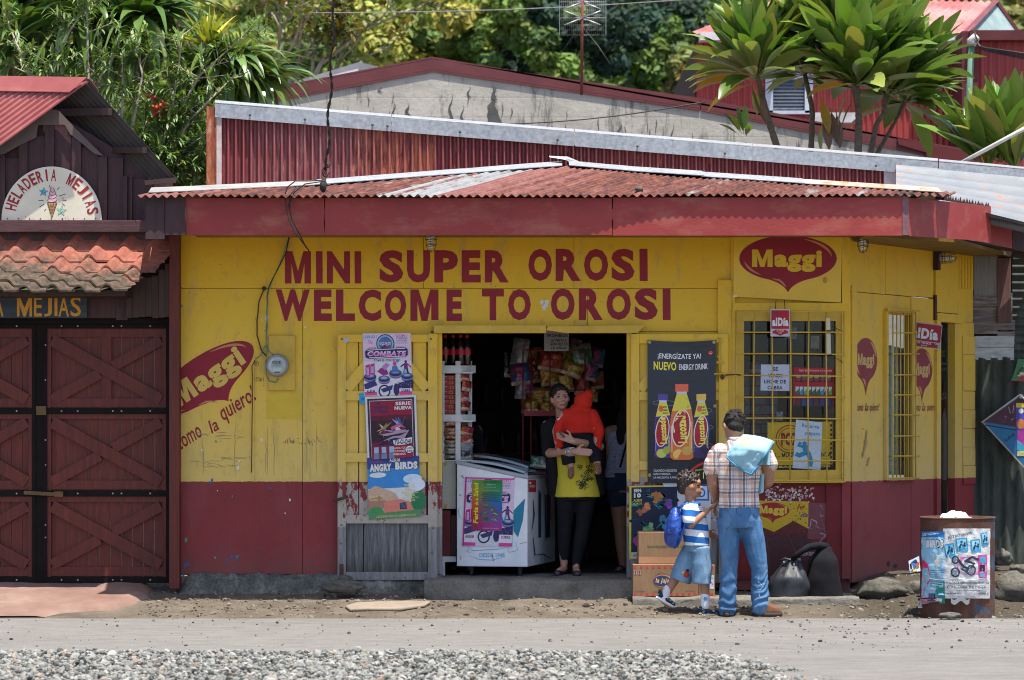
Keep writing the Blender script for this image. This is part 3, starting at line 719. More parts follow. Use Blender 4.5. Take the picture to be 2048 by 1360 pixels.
# ================================================================ SHACK ON THE RIGHT
shack = thing('shack', 'weathered grey board and dark corrugated sheet shack behind the oil drum', 'shed', P(2000, 1150, 2.4))
n = N('weathered_boards', .9, .15); gr = n.noise(6, 7, .75, (.6, 2, 7)); a = n.noise(2, 3, .5)
col = n.ramp(gr, [(.3, (.05, .042, .037)), (.5, (.15, .125, .11)), (.72, (.30, .28, .26))]); SHW = n.out(col, gr, .5, .01)
SHW2 = M('pale_board', (.40, .41, .40), .5, 9, st=(1, 1, 5)); SHW3 = M('brown_board', (.12, .06, .05), .5, 9, st=(5, 1, .6))
YB = 2.22
def br(g, x0, y0, x1, y1, k=0): g.bp(x0, y0, x1, y1, YB-k, YB+.05)
g = G(); br(g, 1940, 586, 2025, 640); br(g, 1942, 640, 2030, 660, .01); br(g, 1938, 586, 1955, 640, .01); br(g, 1940, 660, 1995, 668, .012); br(g, 1995, 663, 2030, 690, .012); obj('grey_boards', g, SHW, shack)
g = G(); br(g, 1953, 672, 2028, 694, .02); br(g, 1953, 695, 2028, 720, .024); br(g, 1950, 672, 1956, 718, .03); obj('pale_boards', g, SHW2, shack)
g = G(); br(g, 1995, 516, 2022, 645, .035); obj('brown_board', g, SHW3, shack)
g = G(); br(g, 1948, 508, 1996, 594, .02); obj('plank_panel', g, M('grey_planks', (.20, .19, .18), .5, 6, st=(6, 1, .5)), shack)
g = G(); br(g, 1942, 592, 2000, 612, .03); obj('rail', g, SHW, shack)
n = N('mouldy_sheet', .8, .25); a = n.noise(3, 6, .7, (2.5, 1, .6)); b = n.noise(12, 5, .75, (2, 1, .4))
col = n.ramp(a, [(.3, (.018, .022, .018)), (.55, (.055, .062, .05)), (.75, (.11, .12, .10))]); col = n.mix(n.step(b, .62, .75), col, (.16, .09, .05)); MOULD = n.out(col, b, .4, .01)
g = G(); x0, x1 = P(1944, 0, YB).x, P(2110, 0, YB).x; zb, zt = .1, P(0, 716, YB).z
g.grid(lambda u, v: Vector((lerp(x0, x1, u), YB-.03+.014*math.sin(2*PI*lerp(x0, x1, u)/.11), lerp(zb, zt+.03*nz(u*9, 3), v))), 130, 6); obj('corrugated_sheet', g, MOULD, shack)
g = G(); x0, x1 = P(2028, 0, YB).x, P(2120, 0, YB).x; za, zb = P(0, 505, YB).z, P(0, 720, YB).z
g.grid(lambda u, v: Vector((lerp(x0, x1, u), YB+.10+.012*math.sin(2*PI*lerp(zb, za, v)/.075), lerp(zb, za, v))), 4, 120); obj('upper_sheet', g, MOULD, shack)
g = G(); g.box(P(1940, 0, YB).x, P(2200, 0, YB).x, YB+.14, YB+.2, 0, 3.2); obj('backing', g, DARK, shack)
g = G(); g.prism([P(1868, 476, .4), P(1925, 484, .8), P(2025, 497, 1.5), P(2110, 506, 2.0), P(2110, 470, 2.0), P(2025, 470, 1.5)], (.1, .5, 0)); g.bar(P(1830, 478, .45), P(1930, 497, 1.9), .05, .07); g.bar(P(1900, 492, 1.9), P(2060, 512, 2.1), .06, .06); obj('eave_timber', g, M('sooty_timber', (.045, .03, .025), .5, 6), shack)
g = G(); g.prism([P(1976, 436, .35), P(2024, 447, .5), P(2024, 497, .5), P(1976, 487, .35)], (.02, .03, 0)); obj('fascia', g, FASC, shack)
g = G(); g.prism([P(2025, 447, .5), P(2110, 470, .9), P(2110, 520, .9), P(2025, 498, .5)], (.02, .03, 0)); obj('end_fascia', g, EB, shack)
# galvanised roof with ridges running along it
n = N('galvanised_sheet', .62, .4, .1); a = n.noise(2.2, 6, .7, (1, 1, 2)); b = n.noise(9, 6, .75, (.8, 1, 2.4))
col = n.ramp(a, [(.3, (.095, .11, .13)), (.7, (.16, .175, .19))]); col = n.mix(n.step(n.math('ADD', b, n.math('MULTIPLY', n.math('SUBTRACT', a, .5), .5)), .58, .67), col, (.30, .11, .05)); GSH = n.out(col, a, .2, .01)
g = G()
def gs(u, v):
    px = lerp(1792, 2110, u); top = 343+(px-1792)*.09; bot = 396+(px-1792)*.245
    y = lerp(1.55, .1, v); p = P(px, lerp(top, bot, v**.9), y); return p+Vector((0, 0, .062*math.cos(v*5*2*PI)))
g.grid(gs, 40, 90); obj('galvanised_roof', g, GSH, shack)
g = G()
for a, b in ((1878, 2120),):
    ya, yb = ptop(a)-3, ptop(b)-1; g.prism([P(a, ya-22, PY-.06), P(b, yb-22, PY-.06), P(b, yb+4, PY-.07), P(a, ya+4, PY-.07)], (0, .012, 0)); g.prism([P(a, ya-23, PY-.06), P(b, yb-23, PY-.06), P(b, yb-27, PY+.16), P(a, ya-27, PY+.16)], (0, 0, .006))
obj('roof_cap', g, GALV, shack)
rr = random.Random(3)
g = G(); x = 1842
while x < 1978:                                             # torn, rusted-through edge
    w = rr.uniform(3, 7); h = rr.uniform(2, 7)+(8 if 1880 < x < 1900 else 0); yb = 392+(x-1842)*.155
    g.prism([P(x, yb+2, -.2+(x-1842)*.004), P(x+w, yb+2, -.2+(x-1842)*.004), P(x+w*rr.uniform(.3, .8), yb-h-4, -.2+(x-1842)*.004)], (0, .01, 0)); x += w*.8
x = 1976
while x < 2060:
    yb = 434+(x-1976)*.2; g.prism([P(x, yb, .15), P(x+3, yb, .15), P(x+2, yb+8, .15)], (0, .01, 0)); x += 4.2
obj('torn_edge', g, M('rotten_rust', (.06, .03, .02), .5, 20), shack)
# ================================================================ ICE-CREAM PARLOUR ON THE LEFT
parl = thing('ice_cream_parlour', 'dark red wooden ice cream parlour with gable roof and clay tile canopy', 'shop', P(160, 1170, .1))
def stained(name, c1, c2, st=(9, 9, .8)):
    n = N(name, .55, .4); gr = n.noise(4, 7, .72, st); a = n.noise(1.5, 4, .6); k = n.noise(26, 5, .7, (3, 3, .35))
    bid = n.white(n.math('FLOOR', n.math('MULTIPLY', n.xyz()[0], 11.2)))
    col = n.ramp(gr, [(.28, mul(c1, .35)), (.5, c1), (.74, c2)]); col = n.mix(n.ramp(a, [(.3, .5), (.7, 0.)]), col, mul(c1, .45)); col = n.mix(n.math('MULTIPLY', bid, .45), col, mul(c2, .55))
    return n.out(col, n.math('ADD', gr, k), .45, .008)
WOODR = stained('red_stained_wood', (.115, .0145, .006), (.21, .028, .010)); WOODP = stained('purple_stained_wood', (.050, .015, .016), (.10, .034, .034)); WOODB = stained('brown_stained_wood', (.04, .016, .008), (.08, .036, .018)); WOODH = stained('beam_wood', (.085, .032, .034), (.16, .07, .068), (.8, 9, 9))
IRON = M('black_iron_strap', (.011, .008, .007), .4, 9, .75, .12)
YD = .10
g = G(); g.pp([(-90, 470), (358, 470), (358, 385), (300, 340), (110, 225), (-90, 370)], .035, .08); g.bp(335, 470, 360, 1150, .06, .5); g.bp(190, 466, 334, 589, .045, .5); g.bp(-300, 590, 336, 650, .06, .5)
obj('backing', g, WOODP, parl)
# gable wall of boards and battens
g = G(); bx = [-70, -34, 10, 55, 96, 108, 147, 163, 199, 216, 244, 262, 290, 330]
def gtop(x): return max(232+abs(x-103)*.78, 240) if x < 205 else (310 if x < 250 else 350)
def clipb(x0, x1, Yf, Yb): g.pp([(x0, 441), (x1, 441), (x1, gtop((x0+x1)/2)+(x1-x0)*.2), (x0, gtop((x0+x1)/2)+(x1-x0)*.2)], Yf, Yb)
for x0, x1 in ((-80, -20), (-19, 38), (38.5, 90), (91, 142), (143, 196), (196, 215), (215.5, 246), (246, 290), (290, 345)): clipb(x0, x1, .0, .03)
obj('gable_boards', g, WOODP, parl)
g = G()
for x0, x1 in ((-36, -20), (1, 10), (38, 55), (90, 108), (143, 162), (197, 214), (246, 254), (260, 264), (297, 305)): clipb(x0, x1, -.03, -.001)
obj('batten', g, WOODP, parl)
g = G(); g.pp([(-90, 312), (-20, 312), (8, 308), (40, 290), (72, 275), (76, 250), (130, 250), (140, 268), (168, 290), (190, 308), (207, 312), (150, 256), (118, 222), (96, 216), (60, 240)], -.045, -.031)
obj('barge_lining', g, M('grey_lining', (.13, .10, .09), .3, 5), parl)
g = G(); g.bp(-300, 441, 296, 464, -.14, .03); bevel(obj('beam', g, WOODH, parl), .004)
# gable roof, set askew like the rest of the street corner
ap = P(177, 163, -.22); rb = P(354, 360, -.22); lc = P(-75, 346, -.22)
bk = Vector((-2.2, 1.1, .16))
n = N('pink_red_sheet', .5, .4); a = n.noise(2, 5, .6); f = n.noise(20, 5, .7); col = n.ramp(a, [(.3, (.24, .050, .046)), (.7, (.34, .098, .090))]); col = n.mix(.25, col, n.mix(1, col, n.ramp(f, [(.3, .4), (.7, 1.)]), 'MULTIPLY')); PINK = n.out(col, f, .2, .005)
UND = M('dim_sheet_underside', (.06, .05, .046), .4, 6)
def corr(g, o, du, dv, L, nrm, per=.076, amp=.010, nv=2):
    nu = int(L/per*9); W = du.length
    g.grid(lambda u, v: o+du*u+dv*v+nrm*(amp*math.sin(2*PI*u*W/per)), nu, nv)
g = G(); nl = (lc-ap).cross(bk).normalized(); nl = nl if nl.z > 0 else -nl
corr(g, ap, bk, lc-ap, bk.length, nl); corr(g, ap-nl*.004, bk, lc-ap, bk.length, nl)
obj('roof_sheet', g, PINK, parl)
g = G(); nr_ = (rb-ap).cross(bk).normalized(); nr_ = nr_ if nr_.z > 0 else -nr_
b2 = Vector((-1.1, 1.1, .10))
corr(g, ap, b2, rb-ap, b2.length, nr_, amp=.013); corr(g, ap+nr_*.004, b2, rb-ap, b2.length, nr_, amp=.013)
obj('roof_underside', g, UND, parl)
g = G(); g.prism([ap+nl*.03+Vector((0, -.01, .012)), ap+bk+nl*.03+Vector((0, 0, .012)), ap+bk+(lc-ap)*.14+nl*.026, ap+(lc-ap)*.14+nl*.026], (0, 0, .006)); g.prism([ap+nr_*.02+Vector((0, 0, .012)), ap+b2+nr_*.02+Vector((0, 0, .012)), ap+b2+(rb-ap)*.1+nr_*.02, ap+(rb-ap)*.1+nr_*.02], (0, 0, .006)); obj('ridge_cap', g, PINK, parl)
g = G()
for t, w in ((.29, .06), (.68, .05)):
    p = lerp(ap, rb, t)-nr_*.04; g.bar(p-b2.normalized()*-.02, p+b2, .045, w)
g.bar(P(290, 366, -.2), P(352, 360, -.2), .05, .04)
obj('purlin', g, M('dark_purlin', (.05, .028, .024)), parl)
# clay tile canopy
n = N('clay_tiles', .8, .2); X, Y_, Z = n.xyz(); a = n.noise(5, 6, .75); b = n.noise(18, 5, .75); z0 = n.math('MULTIPLY', n.math('SUBTRACT', 2.92, Z), 1.5)
clay = n.ramp(b, [(.3, (.20, .056, .036)), (.7, (.33, .115, .078))]); moss = n.ramp(b, [(.35, (.025, .019, .014)), (.65, (.11, .078, .055))])
xr = n.math('MULTIPLY', n.math('SUBTRACT', -3.05, X), .16)
TILE = n.out(n.mix(n.step(n.math('ADD', n.math('ADD', a, z0), xr), .50, .82), clay, moss), b, .4, .008)
rowsY = [(-.02, 476), (-.10, 501), (-.19, 524), (-.29, 545), (-.40, 562), (-.51, 574), (-.62, 584)]
PER = 54/sc_at(-.3); tz = [P(0, py, y).z for y, py in rowsY]
g = G(); rt_ = random.Random(5)
def tprof(t):                                               # one S-shaped tile across its width
    t %= 1
    return .050*math.sin(PI*t/.44)**.7 if 0 < t < .44 else 0.0
for r in range(6):
    (ya, _), (yb, _) = rowsY[r], rowsY[r+1]; za, zb = tz[r], tz[r+1]; xend = P((352, 350, 322, 282, 268, 258)[r], 0, yb).x
    for k in range(-8, 12):
        xo = -3.43+k*PER-.066*r*.9; 
        if xo > xend-.07 or xo < -4.9: continue
        dz = rt_.uniform(-.006, .006); dx = rt_.uniform(-.006, .006)
        def tp(u, v, lift=0):
            x = xo+dx+u*PER*1.06-.066*.9*v*1.1
            return Vector((min(x, xend+.02*math.sin(v*7+r)), lerp(ya, yb, v*1.12), lerp(za, zb, v*1.12)+.022*v+tprof(u/1.06*1.06)+dz+lift))
        g.grid(lambda u, v: tp(u, v), 12, 3); g.grid(lambda u, v: tp(u, 1, -.016*v), 12, 1, sm=False)
obj('tile_roof', g, TILE, parl)
g = G(); 
for k, x in enumerate(range(252, 352, 13)): g.bp(x, 528 if x < 268 else 555-max(0, (x-300))*.9, x+12.4, 636-(k*5 % 4), -.10-.004*(k % 2), -.07)
obj('hanging_boards', g, WOODB, parl)
g = G(); g.bp(172, 589, 236, 636, -.06, .06); g.bp(232, 585, 255, 640, -.07, -.05); g.bp(-300, 465, 345, 482, -.04, .02); obj('fascia', g, WOODP, parl)
g = G(); g.bp(-300, 580, 250, 592, -.5, .02); obj('canopy_soffit', g, WOODB, parl)
g = G(); g.bp(338, 470, 359, 1178, -.12, .04); bevel(obj('post', g, WOODR, parl), .005)
g = G(); g.bp(-300, 636, 338, 647, .0, .08); obj('door_header', g, IRON, parl)
def barn_door(x0, x1, lab):
    d = obj('door', (lambda g: (panels(g, [(x, 647, min(x+22, x1), 1166) for x in range(int(x0), int(x1), 22)], .085, .11, .9), g)[1])(G()), WOODR, parl, lab)
    g = G(); mid = (x0+x1)/2
    g.bp(x0, 647, x0+14, 1166, .055, .084); g.bp(x1-13, 647, x1, 1166, .055, .084)
    for y in (665, 806, 829, 970, 995, 1143): g.bp(x0+14, y-9, x1-13, y+9, .06, .084)
    g.bp(mid-10, 665, mid+10, 820, .062, .084); obj('rail', g, WOODR, d)
    g = G()
    for ya, yb in ((672, 808), (836, 972), (1004, 1138)):
        a, b = P(x0+16, ya+8, .06), P(x1-16, yb-8, .06); c, e = P(x0+16, yb-8, .065), P(x1-16, ya+8, .065); m = (c+e)/2
        g.bar(a, b, .10, .028, (0, 1, 0)); g.bar(c, lerp(c, m, .88), .09, .024, (0, 1, 0)); g.bar(lerp(e, m, .88), e, .09, .024, (0, 1, 0))
    obj('brace', g, WOODR, d)
    g = G()
    for y in (651, 822, 987, 1160): g.bp(x0+2, y-6, x1-2, y+6, .045, .054)
    g.bp(x0-1, 647, x0+6, 1166, .042, .052); g.bp(x1-6, 647, x1+1, 1166, .042, .052)
    obj('strap', g, IRON, d)
    g = G()
    for y in (652, 822, 987, 1160):
        for k in (.14, .27, .55, .62, .85): g.ell(P(lerp(x0, x1, k), y, .042), (.008, .005, .008), seg=8, rings=6)
    for y in (690, 760, 880, 930, 1050, 1075): g.ell(P(x0+3, y, .04), (.007, .005, .007), seg=8, rings=6)
    obj('bolt_head', g, M('bright_bolt', (.5, .45, .40), metal=.6), d)
barn_door(88, 338, 'right barn door leaf with X braces'); barn_door(-175, 70, 'left barn door leaf cut by the picture edge')
g = G(); g.bp(71, 647, 87, 1166, .05, .10); obj('door_meeting_strip', g, IRON, parl)
g = G(); g.bar(P(48, 985, .03), P(118, 989, .03), .03, .03, (0, 1, 0)); g.bp(108, 983, 126, 994, .02, .05); g.bp(72, 812, 92, 830, .03, .05); obj('latch', g, M('brass_latch', (.16, .10, .04), .4, 20, metal=.4), parl)
# ================================================================ BUILDINGS BEHIND
n = N('rough_render', .9, .2); X, Y_, Z = n.xyz(); a = n.noise(1.1, 7, .7); b = n.noise(9, 6, .75); st = n.noise(1.6, 7, .75, (2.5, 1, .45), off=(2.2, 0, 6))
bk_ = n.node('TexBrick'); n.put(bk_.inputs['Vector'], n.scale(n.node('CombineXYZ').outputs[0], (1, 1, 1))); 
cb = n.node('CombineXYZ'); n.put(cb.inputs[0], X); n.put(cb.inputs[1], Z); n.t.links.new(cb.outputs[0], bk_.inputs['Vector']); bk_.inputs['Scale'].default_value = 1; bk_.inputs['Brick Width'].default_value = .42; bk_.inputs['Row Height'].default_value = .21; bk_.inputs['Mortar Size'].default_value = .012; bk_.inputs['Mortar Smooth'].default_value = .8; bk_.inputs['Color1'].default_value = (1, 1, 1, 1); bk_.inputs['Color2'].default_value = (.95, .95, .95, 1); bk_.inputs['Mortar'].default_value = (.55, .55, .55, 1)
col = n.ramp(a, [(.3, (.36, .335, .285)), (.55, (.47, .44, .38)), (.75, (.56, .53, .46))]); col = n.mix(.13, col, bk_.outputs['Color'], 'MULTIPLY')
col = n.mix(n.math('MULTIPLY', n.step(st, .535, .60), .75), col, (.13, .13, .12)); col = n.mix(.2, col, n.mix(1, col, n.ramp(b, [(.3, .4), (.7, 1.)]), 'MULTIPLY'))
REND = n.out(col, n.math('ADD', n.math('MULTIPLY', bk_.outputs['Color'], .10), n.math('ADD', n.math('MULTIPLY', b, .3), a)), .25, .06)
hall = thing('rendered_hall', 'grey cement rendered hall with shallow red trimmed gable behind the shop', 'building', P(1200, 500, 7))
HB = 7.0
top = [(420, 214), (570, 184), (700, 160), (865, 128), (1100, 166), (1400, 209), (1700, 264), (1945, 320)]
g = G(); q = [P(x, y+10, HB) for x, y in top]; base = [Vector((p.x, HB, 0)) for p in q]
for i in range(len(q)-1): g.prism([base[i], base[i+1], q[i+1], q[i]], (0, .2, 0))
obj('gable_wall', g, REND, hall)
cv = Canvas(surf(HB), .004, .002); r_ = random.Random(12)
def stain(x, y0, y1, w, c):
    q = []; k = 9
    for i in range(k+1): t = i/k; q.append((x+w*t**1.3*r_.uniform(.5, 1.1)+3*math.sin(t*7), lerp(y0, y1, t)))
    for i in range(k, -1, -1): t = i/k; q.append((x-w*.8*t**1.3*r_.uniform(.4, 1.1)+3*math.sin(t*7), lerp(y0, y1, t)))
    cv.pg(q, c)
SC = (.10, .10, .09)
for x, y0, y1, w in ((985, 168, 248, 22), (988, 170, 200, 8), (815, 205, 232, 8), (788, 206, 235, 5), (902, 180, 238, 5), (938, 170, 195, 4), (925, 205, 245, 4), (1240, 245, 270, 6), (1345, 240, 290, 4), (760, 172, 185, 5)): stain(x, y0, y1, w, mul(SC, r_.uniform(.8, 1.8)))
for _ in range(40): x = r_.uniform(600, 1700); y = 165+abs(x-865)*.14+r_.uniform(8, 60); cv.line([(x, y), (x+r_.uniform(-3, 3), y+r_.uniform(6, 16)), (x+r_.uniform(-4, 4), y+r_.uniform(18, 30))], r_.uniform(.8, 2.4), mul((.22, .215, .20), r_.uniform(.6, 1.1)), True)
obj('water_stain', cv, M('water_stain', (.11, .11, .10), .4, 6, .95, .1), hall)
n = N('maroon_barge', .5, .4); a = n.noise(3, 5); TRIMR = n.out(n.ramp(a, [(.3, (.10, .022, .024)), (.7, (.15, .036, .037))]), n.noise(40, 3), .15, .004)
g = G()
for a, b in (((420, 202), (865, 118)), ((865, 118), (1400, 196)), ((1402, 196), (1945, 305))): g.prism([P(a[0], a[1], HB-.012), P(b[0], b[1], HB-.012), P(b[0], b[1]+21, HB-.012), P(a[0], a[1]+21, HB-.012)], (0, .04, 0)); g.prism([P(a[0], a[1]+21.5, HB-.016), P(b[0], b[1]+21.5, HB-.016), P(b[0], b[1]+25.5, HB-.016), P(a[0], a[1]+25.5, HB-.016)], (0, .22, 0))
obj('barge_board', g, TRIMR, hall)
g = G(); g.prism([P(1795, 276, HB-.05), P(1940, 303, HB-.05), P(1940, 335, HB-.05), P(1853, 335, HB-.05), P(1853, 305, HB-.05), P(1797, 289, HB-.05)], (0, .04, 0)); obj('painted_patch', g, M('red_patch', (.11, .018, .02), .3, 4), hall)
g = G(); a, b, c = P(420, 202, HB-.012), P(865, 117, HB-.012), P(1945, 304, HB-.012); w = Vector((0, 5, -.05))
g.prism([a, b, b+w, a+w], (0, 0, .02)); g.prism([b, c, c+w, b+w], (0, 0, .02)); obj('roof', g, TRIMR, hall)
g = G(); g.tube([P(1163, 180, HB), P(1163, 148, HB)], .02); obj('flue_stub', g, TRIMR, hall)
shed = thing('grey_roofed_house', 'house with low grey sheet roof behind the grey rendered hall', 'house', P(680, 200, 13))
g = G(); g.prism([P(560, 178, 13), P(600, 160, 13), P(718, 124, 13), P(760, 134, 13), P(700, 170, 13), P(600, 205, 13)], (0, 4, 0)); obj('roof', g, M('grey_sheet', (.22, .22, .23), .3, 3), shed)
g = G(); g.prism([P(596, 168, 12.9), P(716, 137, 12.9), P(716, 143, 12.9), P(596, 175, 12.9)], (0, .05, 0)); obj('gutter', g, M('white_gutter', (.6, .6, .6)), shed)
g = G(); g.prism([P(560, 180, 13.1), P(750, 150, 13.1), P(750, 330, 13.1), P(560, 330, 13.1)], (0, 3.8, 0)); obj('wall', g, M('pale_house_wall', (.4, .38, .34)), shed)
red = thing('red_sheet_house', 'two storey house clad in red corrugated sheet behind the palm like plants', 'house', P(1720, 320, 12))
HC2 = 12.0
n = N('bright_red_sheet', .55, .4); X, Y_, Z = n.xyz(); a = n.noise(2, 6, .7, (2, 2, .4)); b = n.noise(6, 5, .7, (3, 3, .3)); col = n.ramp(a, [(.3, (.21, .026, .024)), (.7, (.34, .055, .045))]); col = n.mix(n.math('MULTIPLY', n.step(b, .58, .72), .4), col, (.42, .20, .17)); RSH = n.out(col, b, .2, .004)
def vcorr(g, x0, x1, ytop, ybot, Y, per=.076, amp=.014):
    a, b = P(x0, 0, Y).x, P(x1, 0, Y).x
    g.grid(lambda u, v: Vector((lerp(a, b, u), Y+amp*math.sin(2*PI*lerp(a, b, u)/per), lerp(P(0, ybot, Y).z, P(0, lerp(*ytop, u), Y).z, v))), int((b-a)/per*8), 2)
g = G(); vcorr(g, 1393, 1536, (85, 85), 330, HC2); vcorr(g, 1626, 1930, (85, 82), 330, HC2); vcorr(g, 1536, 1626, (85, 85), 152, HC2); vcorr(g, 1536, 1626, (226, 226), 330, HC2); vcorr(g, 1955, 2120, (78, 80), 400, HC2-.8, .1)
obj('wall_sheet', g, RSH, red)
g = G(); g.box(P(1393, 0, 12).x, P(2120, 0, 12).x, HC2+.3, HC2+5, 0, P(0, 86, 12).z); obj('core', g, M('dark_core', (.06, .02, .02)), red)
g = G(); g.bp(1924, 62, 1956, 330, HC2-.85, HC2+.05); g.bp(1940, 60, 2120, 80, HC2-.95, HC2-.7); obj('corner_trim', g, M('deep_red_trim', (.10, .022, .024)), red)
g = G(); g.bp(1400, 64, 1560, 80, HC2-.3, HC2-.05); g.bp(1850, 67, 1933, 82, HC2-.3, HC2-.05); obj('gutter', g, M('white_gutter'  , (.6, .6, .6)), red)
g = G(); r0, r1 = P(1560, -4, HC2+2.2), P(1992, 3, HC2+2.2); e0, e1 = P(1380, 66, HC2-.2), P(1935, 68, HC2-.2)
L = (r1-r0).length; g.grid(lambda u, v: lerp(lerp(e0, e1, u), lerp(r0, r1, u), v)+Vector((0, -.006, .012))*math.sin(2*PI*u*L/.1), 380, 3)
n = N('faded_red_roof', .5, .4); X, Y_, Z = n.xyz(); a = n.noise(1.3, 6, .7, (1, 1, 1)); col = n.ramp(a, [(.35, (.30, .075, .06)), (.6, (.46, .20, .18))]); col = n.mix(n.step(n.math('ADD', X, n.math('MULTIPLY', a, .5)), 5.5, 5.6), col, (.44, .075, .055))
obj('roof', g, n.out(col, a, .1, .004), red)
g = G(); g.prism([P(1932, 70, HC2), P(1994, 5, HC2+2), P(2040, 68, HC2+2)], (0, .06, 0)); obj('gable_end', g, M('pale_blue_green_board', (.20, .27, .27), .4, 4), red)
g = G(); g.prism([P(1990, 2, HC2+1.9), P(1998, 2, HC2+1.9), P(2046, 70, HC2+1.9), P(2038, 70, HC2+1.9)], (0, .3, 0)); g.prism([P(1925, 68, HC2-.2), P(1935, 70, HC2-.2), P(1998, 2, HC2+1.9), P(1988, 2, HC2+1.9)], (0, .05, .02)); obj('barge_board', g, TRIMR, red)
g = G(); g.bp(1531, 152, 1546, 226, HC2-.06, HC2+.06); g.bp(1610, 152, 1626, 226, HC2-.06, HC2+.06); g.bp(1531, 146, 1626, 158, HC2-.06, HC2+.06); g.bp(1531, 221, 1626, 228, HC2-.06, HC2+.06); w_ = obj('window', g, M('pale_blue_frame', (.42, .50, .55), .25), red)
g = G()
for k in range(9): a = P(1546, 160+k*7, HC2); b = P(1611, 160+k*7, HC2); g.bar(a, b, .012, .045, (0, .6, 1))
obj('louvre', g, M('louvre_glass', (.10, .14, .18), .3, rough=.15, spec=.6), w_)
g = G(); g.bp(1628, 225, 1712, 245, HC2-.7, HC2-.1); obj('canopy', g, M('greyed_white', (.45, .46, .46), .4, 6), red)
# ================================================================ VEGETATION
def leafmat(name, rough=.45, spec=.4, trans=.28):
    n = N(name, rough, spec); c = n.attr(); f = n.noise(3, 4, .6, v=n.obj())
    col = n.mix(.35, c, n.mix(1, c, n.ramp(f, [(.3, .55), (.7, 1.)]), 'MULTIPLY')); n.put(n.b.inputs['Base Color'], col)
    t = n.node('BsdfTranslucent'); n.put(t.inputs[0], n.mix(1, col, (1., 1., .45), 'MULTIPLY'))
    m = n.node('MixShader'); m.inputs[0].default_value = trans
    o = [x for x in n.t.nodes if x.type == 'OUTPUT_MATERIAL'][0]
    n.t.links.new(n.b.outputs[0], m.inputs[1]); n.t.links.new(t.outputs[0], m.inputs[2]); n.t.links.new(m.outputs[0], o.inputs[0]); return n.m
LEAF = leafmat('leaf'); GLOSSY = leafmat('glossy_leaf', .3, .5, .22); FARLEAF = leafmat('distant_leaf', .7, .2, .2)
BARK = M('grey_bark', (.16, .13, .10), .5, 14, .9, .1, st=(1, 1, 3), bump=.5, local=True)
PALEB = M('pale_bark', (.34, .29, .22), .4, 12, .9, .1)
rv_ = random.Random(21)
def jit(c, k=.25): a = rv_.uniform(1-k, 1+k); return (c[0]*a*rv_.uniform(.88, 1.15), c[1]*a, c[2]*a*rv_.uniform(.85, 1.15))
def blade(g, base, d, L, w, droop, prof, col, col2=None, nseg=7, fold=.25, twist=0):
    """one leaf: d = starting direction, droop bends it to the ground along its length"""
    d = Vector(d).normalized(); p = Vector(base); st = L/nseg
    side = d.cross(Vector((0, 0, 1)));
    if side.length < .1: side = Vector((rv_.uniform(-1, 1), rv_.uniform(-1, 1), 0))
    side.normalize(); side = Quaternion(d, twist) @ side; rows = []
    for i in range(nseg+1):
        t = i/nseg; up = side.cross(d).normalized(); ww = w*prof(t)
        rows.append((g.V(p-side*ww+up*ww*fold), g.V(p), g.V(p+side*ww+up*ww*fold)))
        d = (d+Vector((0, 0, -1))*droop*st*(.3+1.6*t)).normalized(); side = (side-d*side.dot(d)).normalized(); p = p+d*st
    for i in range(nseg):
        a, b = rows[i], rows[i+1]
        t = i/nseg; g.col = col if not col2 else tuple(lerp(x, y, t**2) for x, y in zip(col, col2))
        g.Fc((a[0], a[1], b[1], b[0]), True); g.Fc((a[1], a[2], b[2], b[1]), True)
strap = lambda t: (.55+.45*math.sin(PI*min(1, t*1.3+.1)))*(1-t**3)*1.0+.02
def cordp(t):
    if t < .22: return .10
    s = (t-.22)/.78; return .10+.90*math.sin(PI*s**.85)**.8*(1 if s < .98 else .2)
def rosette(g, c, n, L, w, cols, droop=(.8, 2.2), el=(-.2, 1.45), prof=strap, spread=.06, az=None, fold=.25):
    for i in range(n):
        a = rv_.uniform(0, 2*PI) if az is None else rv_.uniform(*az); t = (i+.5)/n; e = lerp(el[0], el[1], t**.8)+rv_.uniform(-.2, .2)
        d = Vector((math.cos(a)*math.cos(e), math.sin(a)*math.cos(e), math.sin(e)))
        col = rv_.choice(cols); col = jit(col, .28)
        blade(g, Vector(c)+d*spread, d, L*rv_.uniform(.75, 1.15), w*rv_.uniform(.8, 1.2), rv_.uniform(*droop)*(1.3-e*.5), prof, col, None, 7, fold, rv_.uniform(-.5, .5))
def trunk(g, pts, r0, r1, rings=True):
    n = 14; q = []; rad = []
    for i in range(n+1):
        t = i/n*(len(pts)-1); k = min(int(t), len(pts)-2); q.append(lerp(Vector(pts[k]), Vector(pts[k+1]), t-k)); rad.append(lerp(r0, r1, i/n)*(1+(.07 if i % 2 else -.04)*rings))
    g.tube(q, rad, 8)
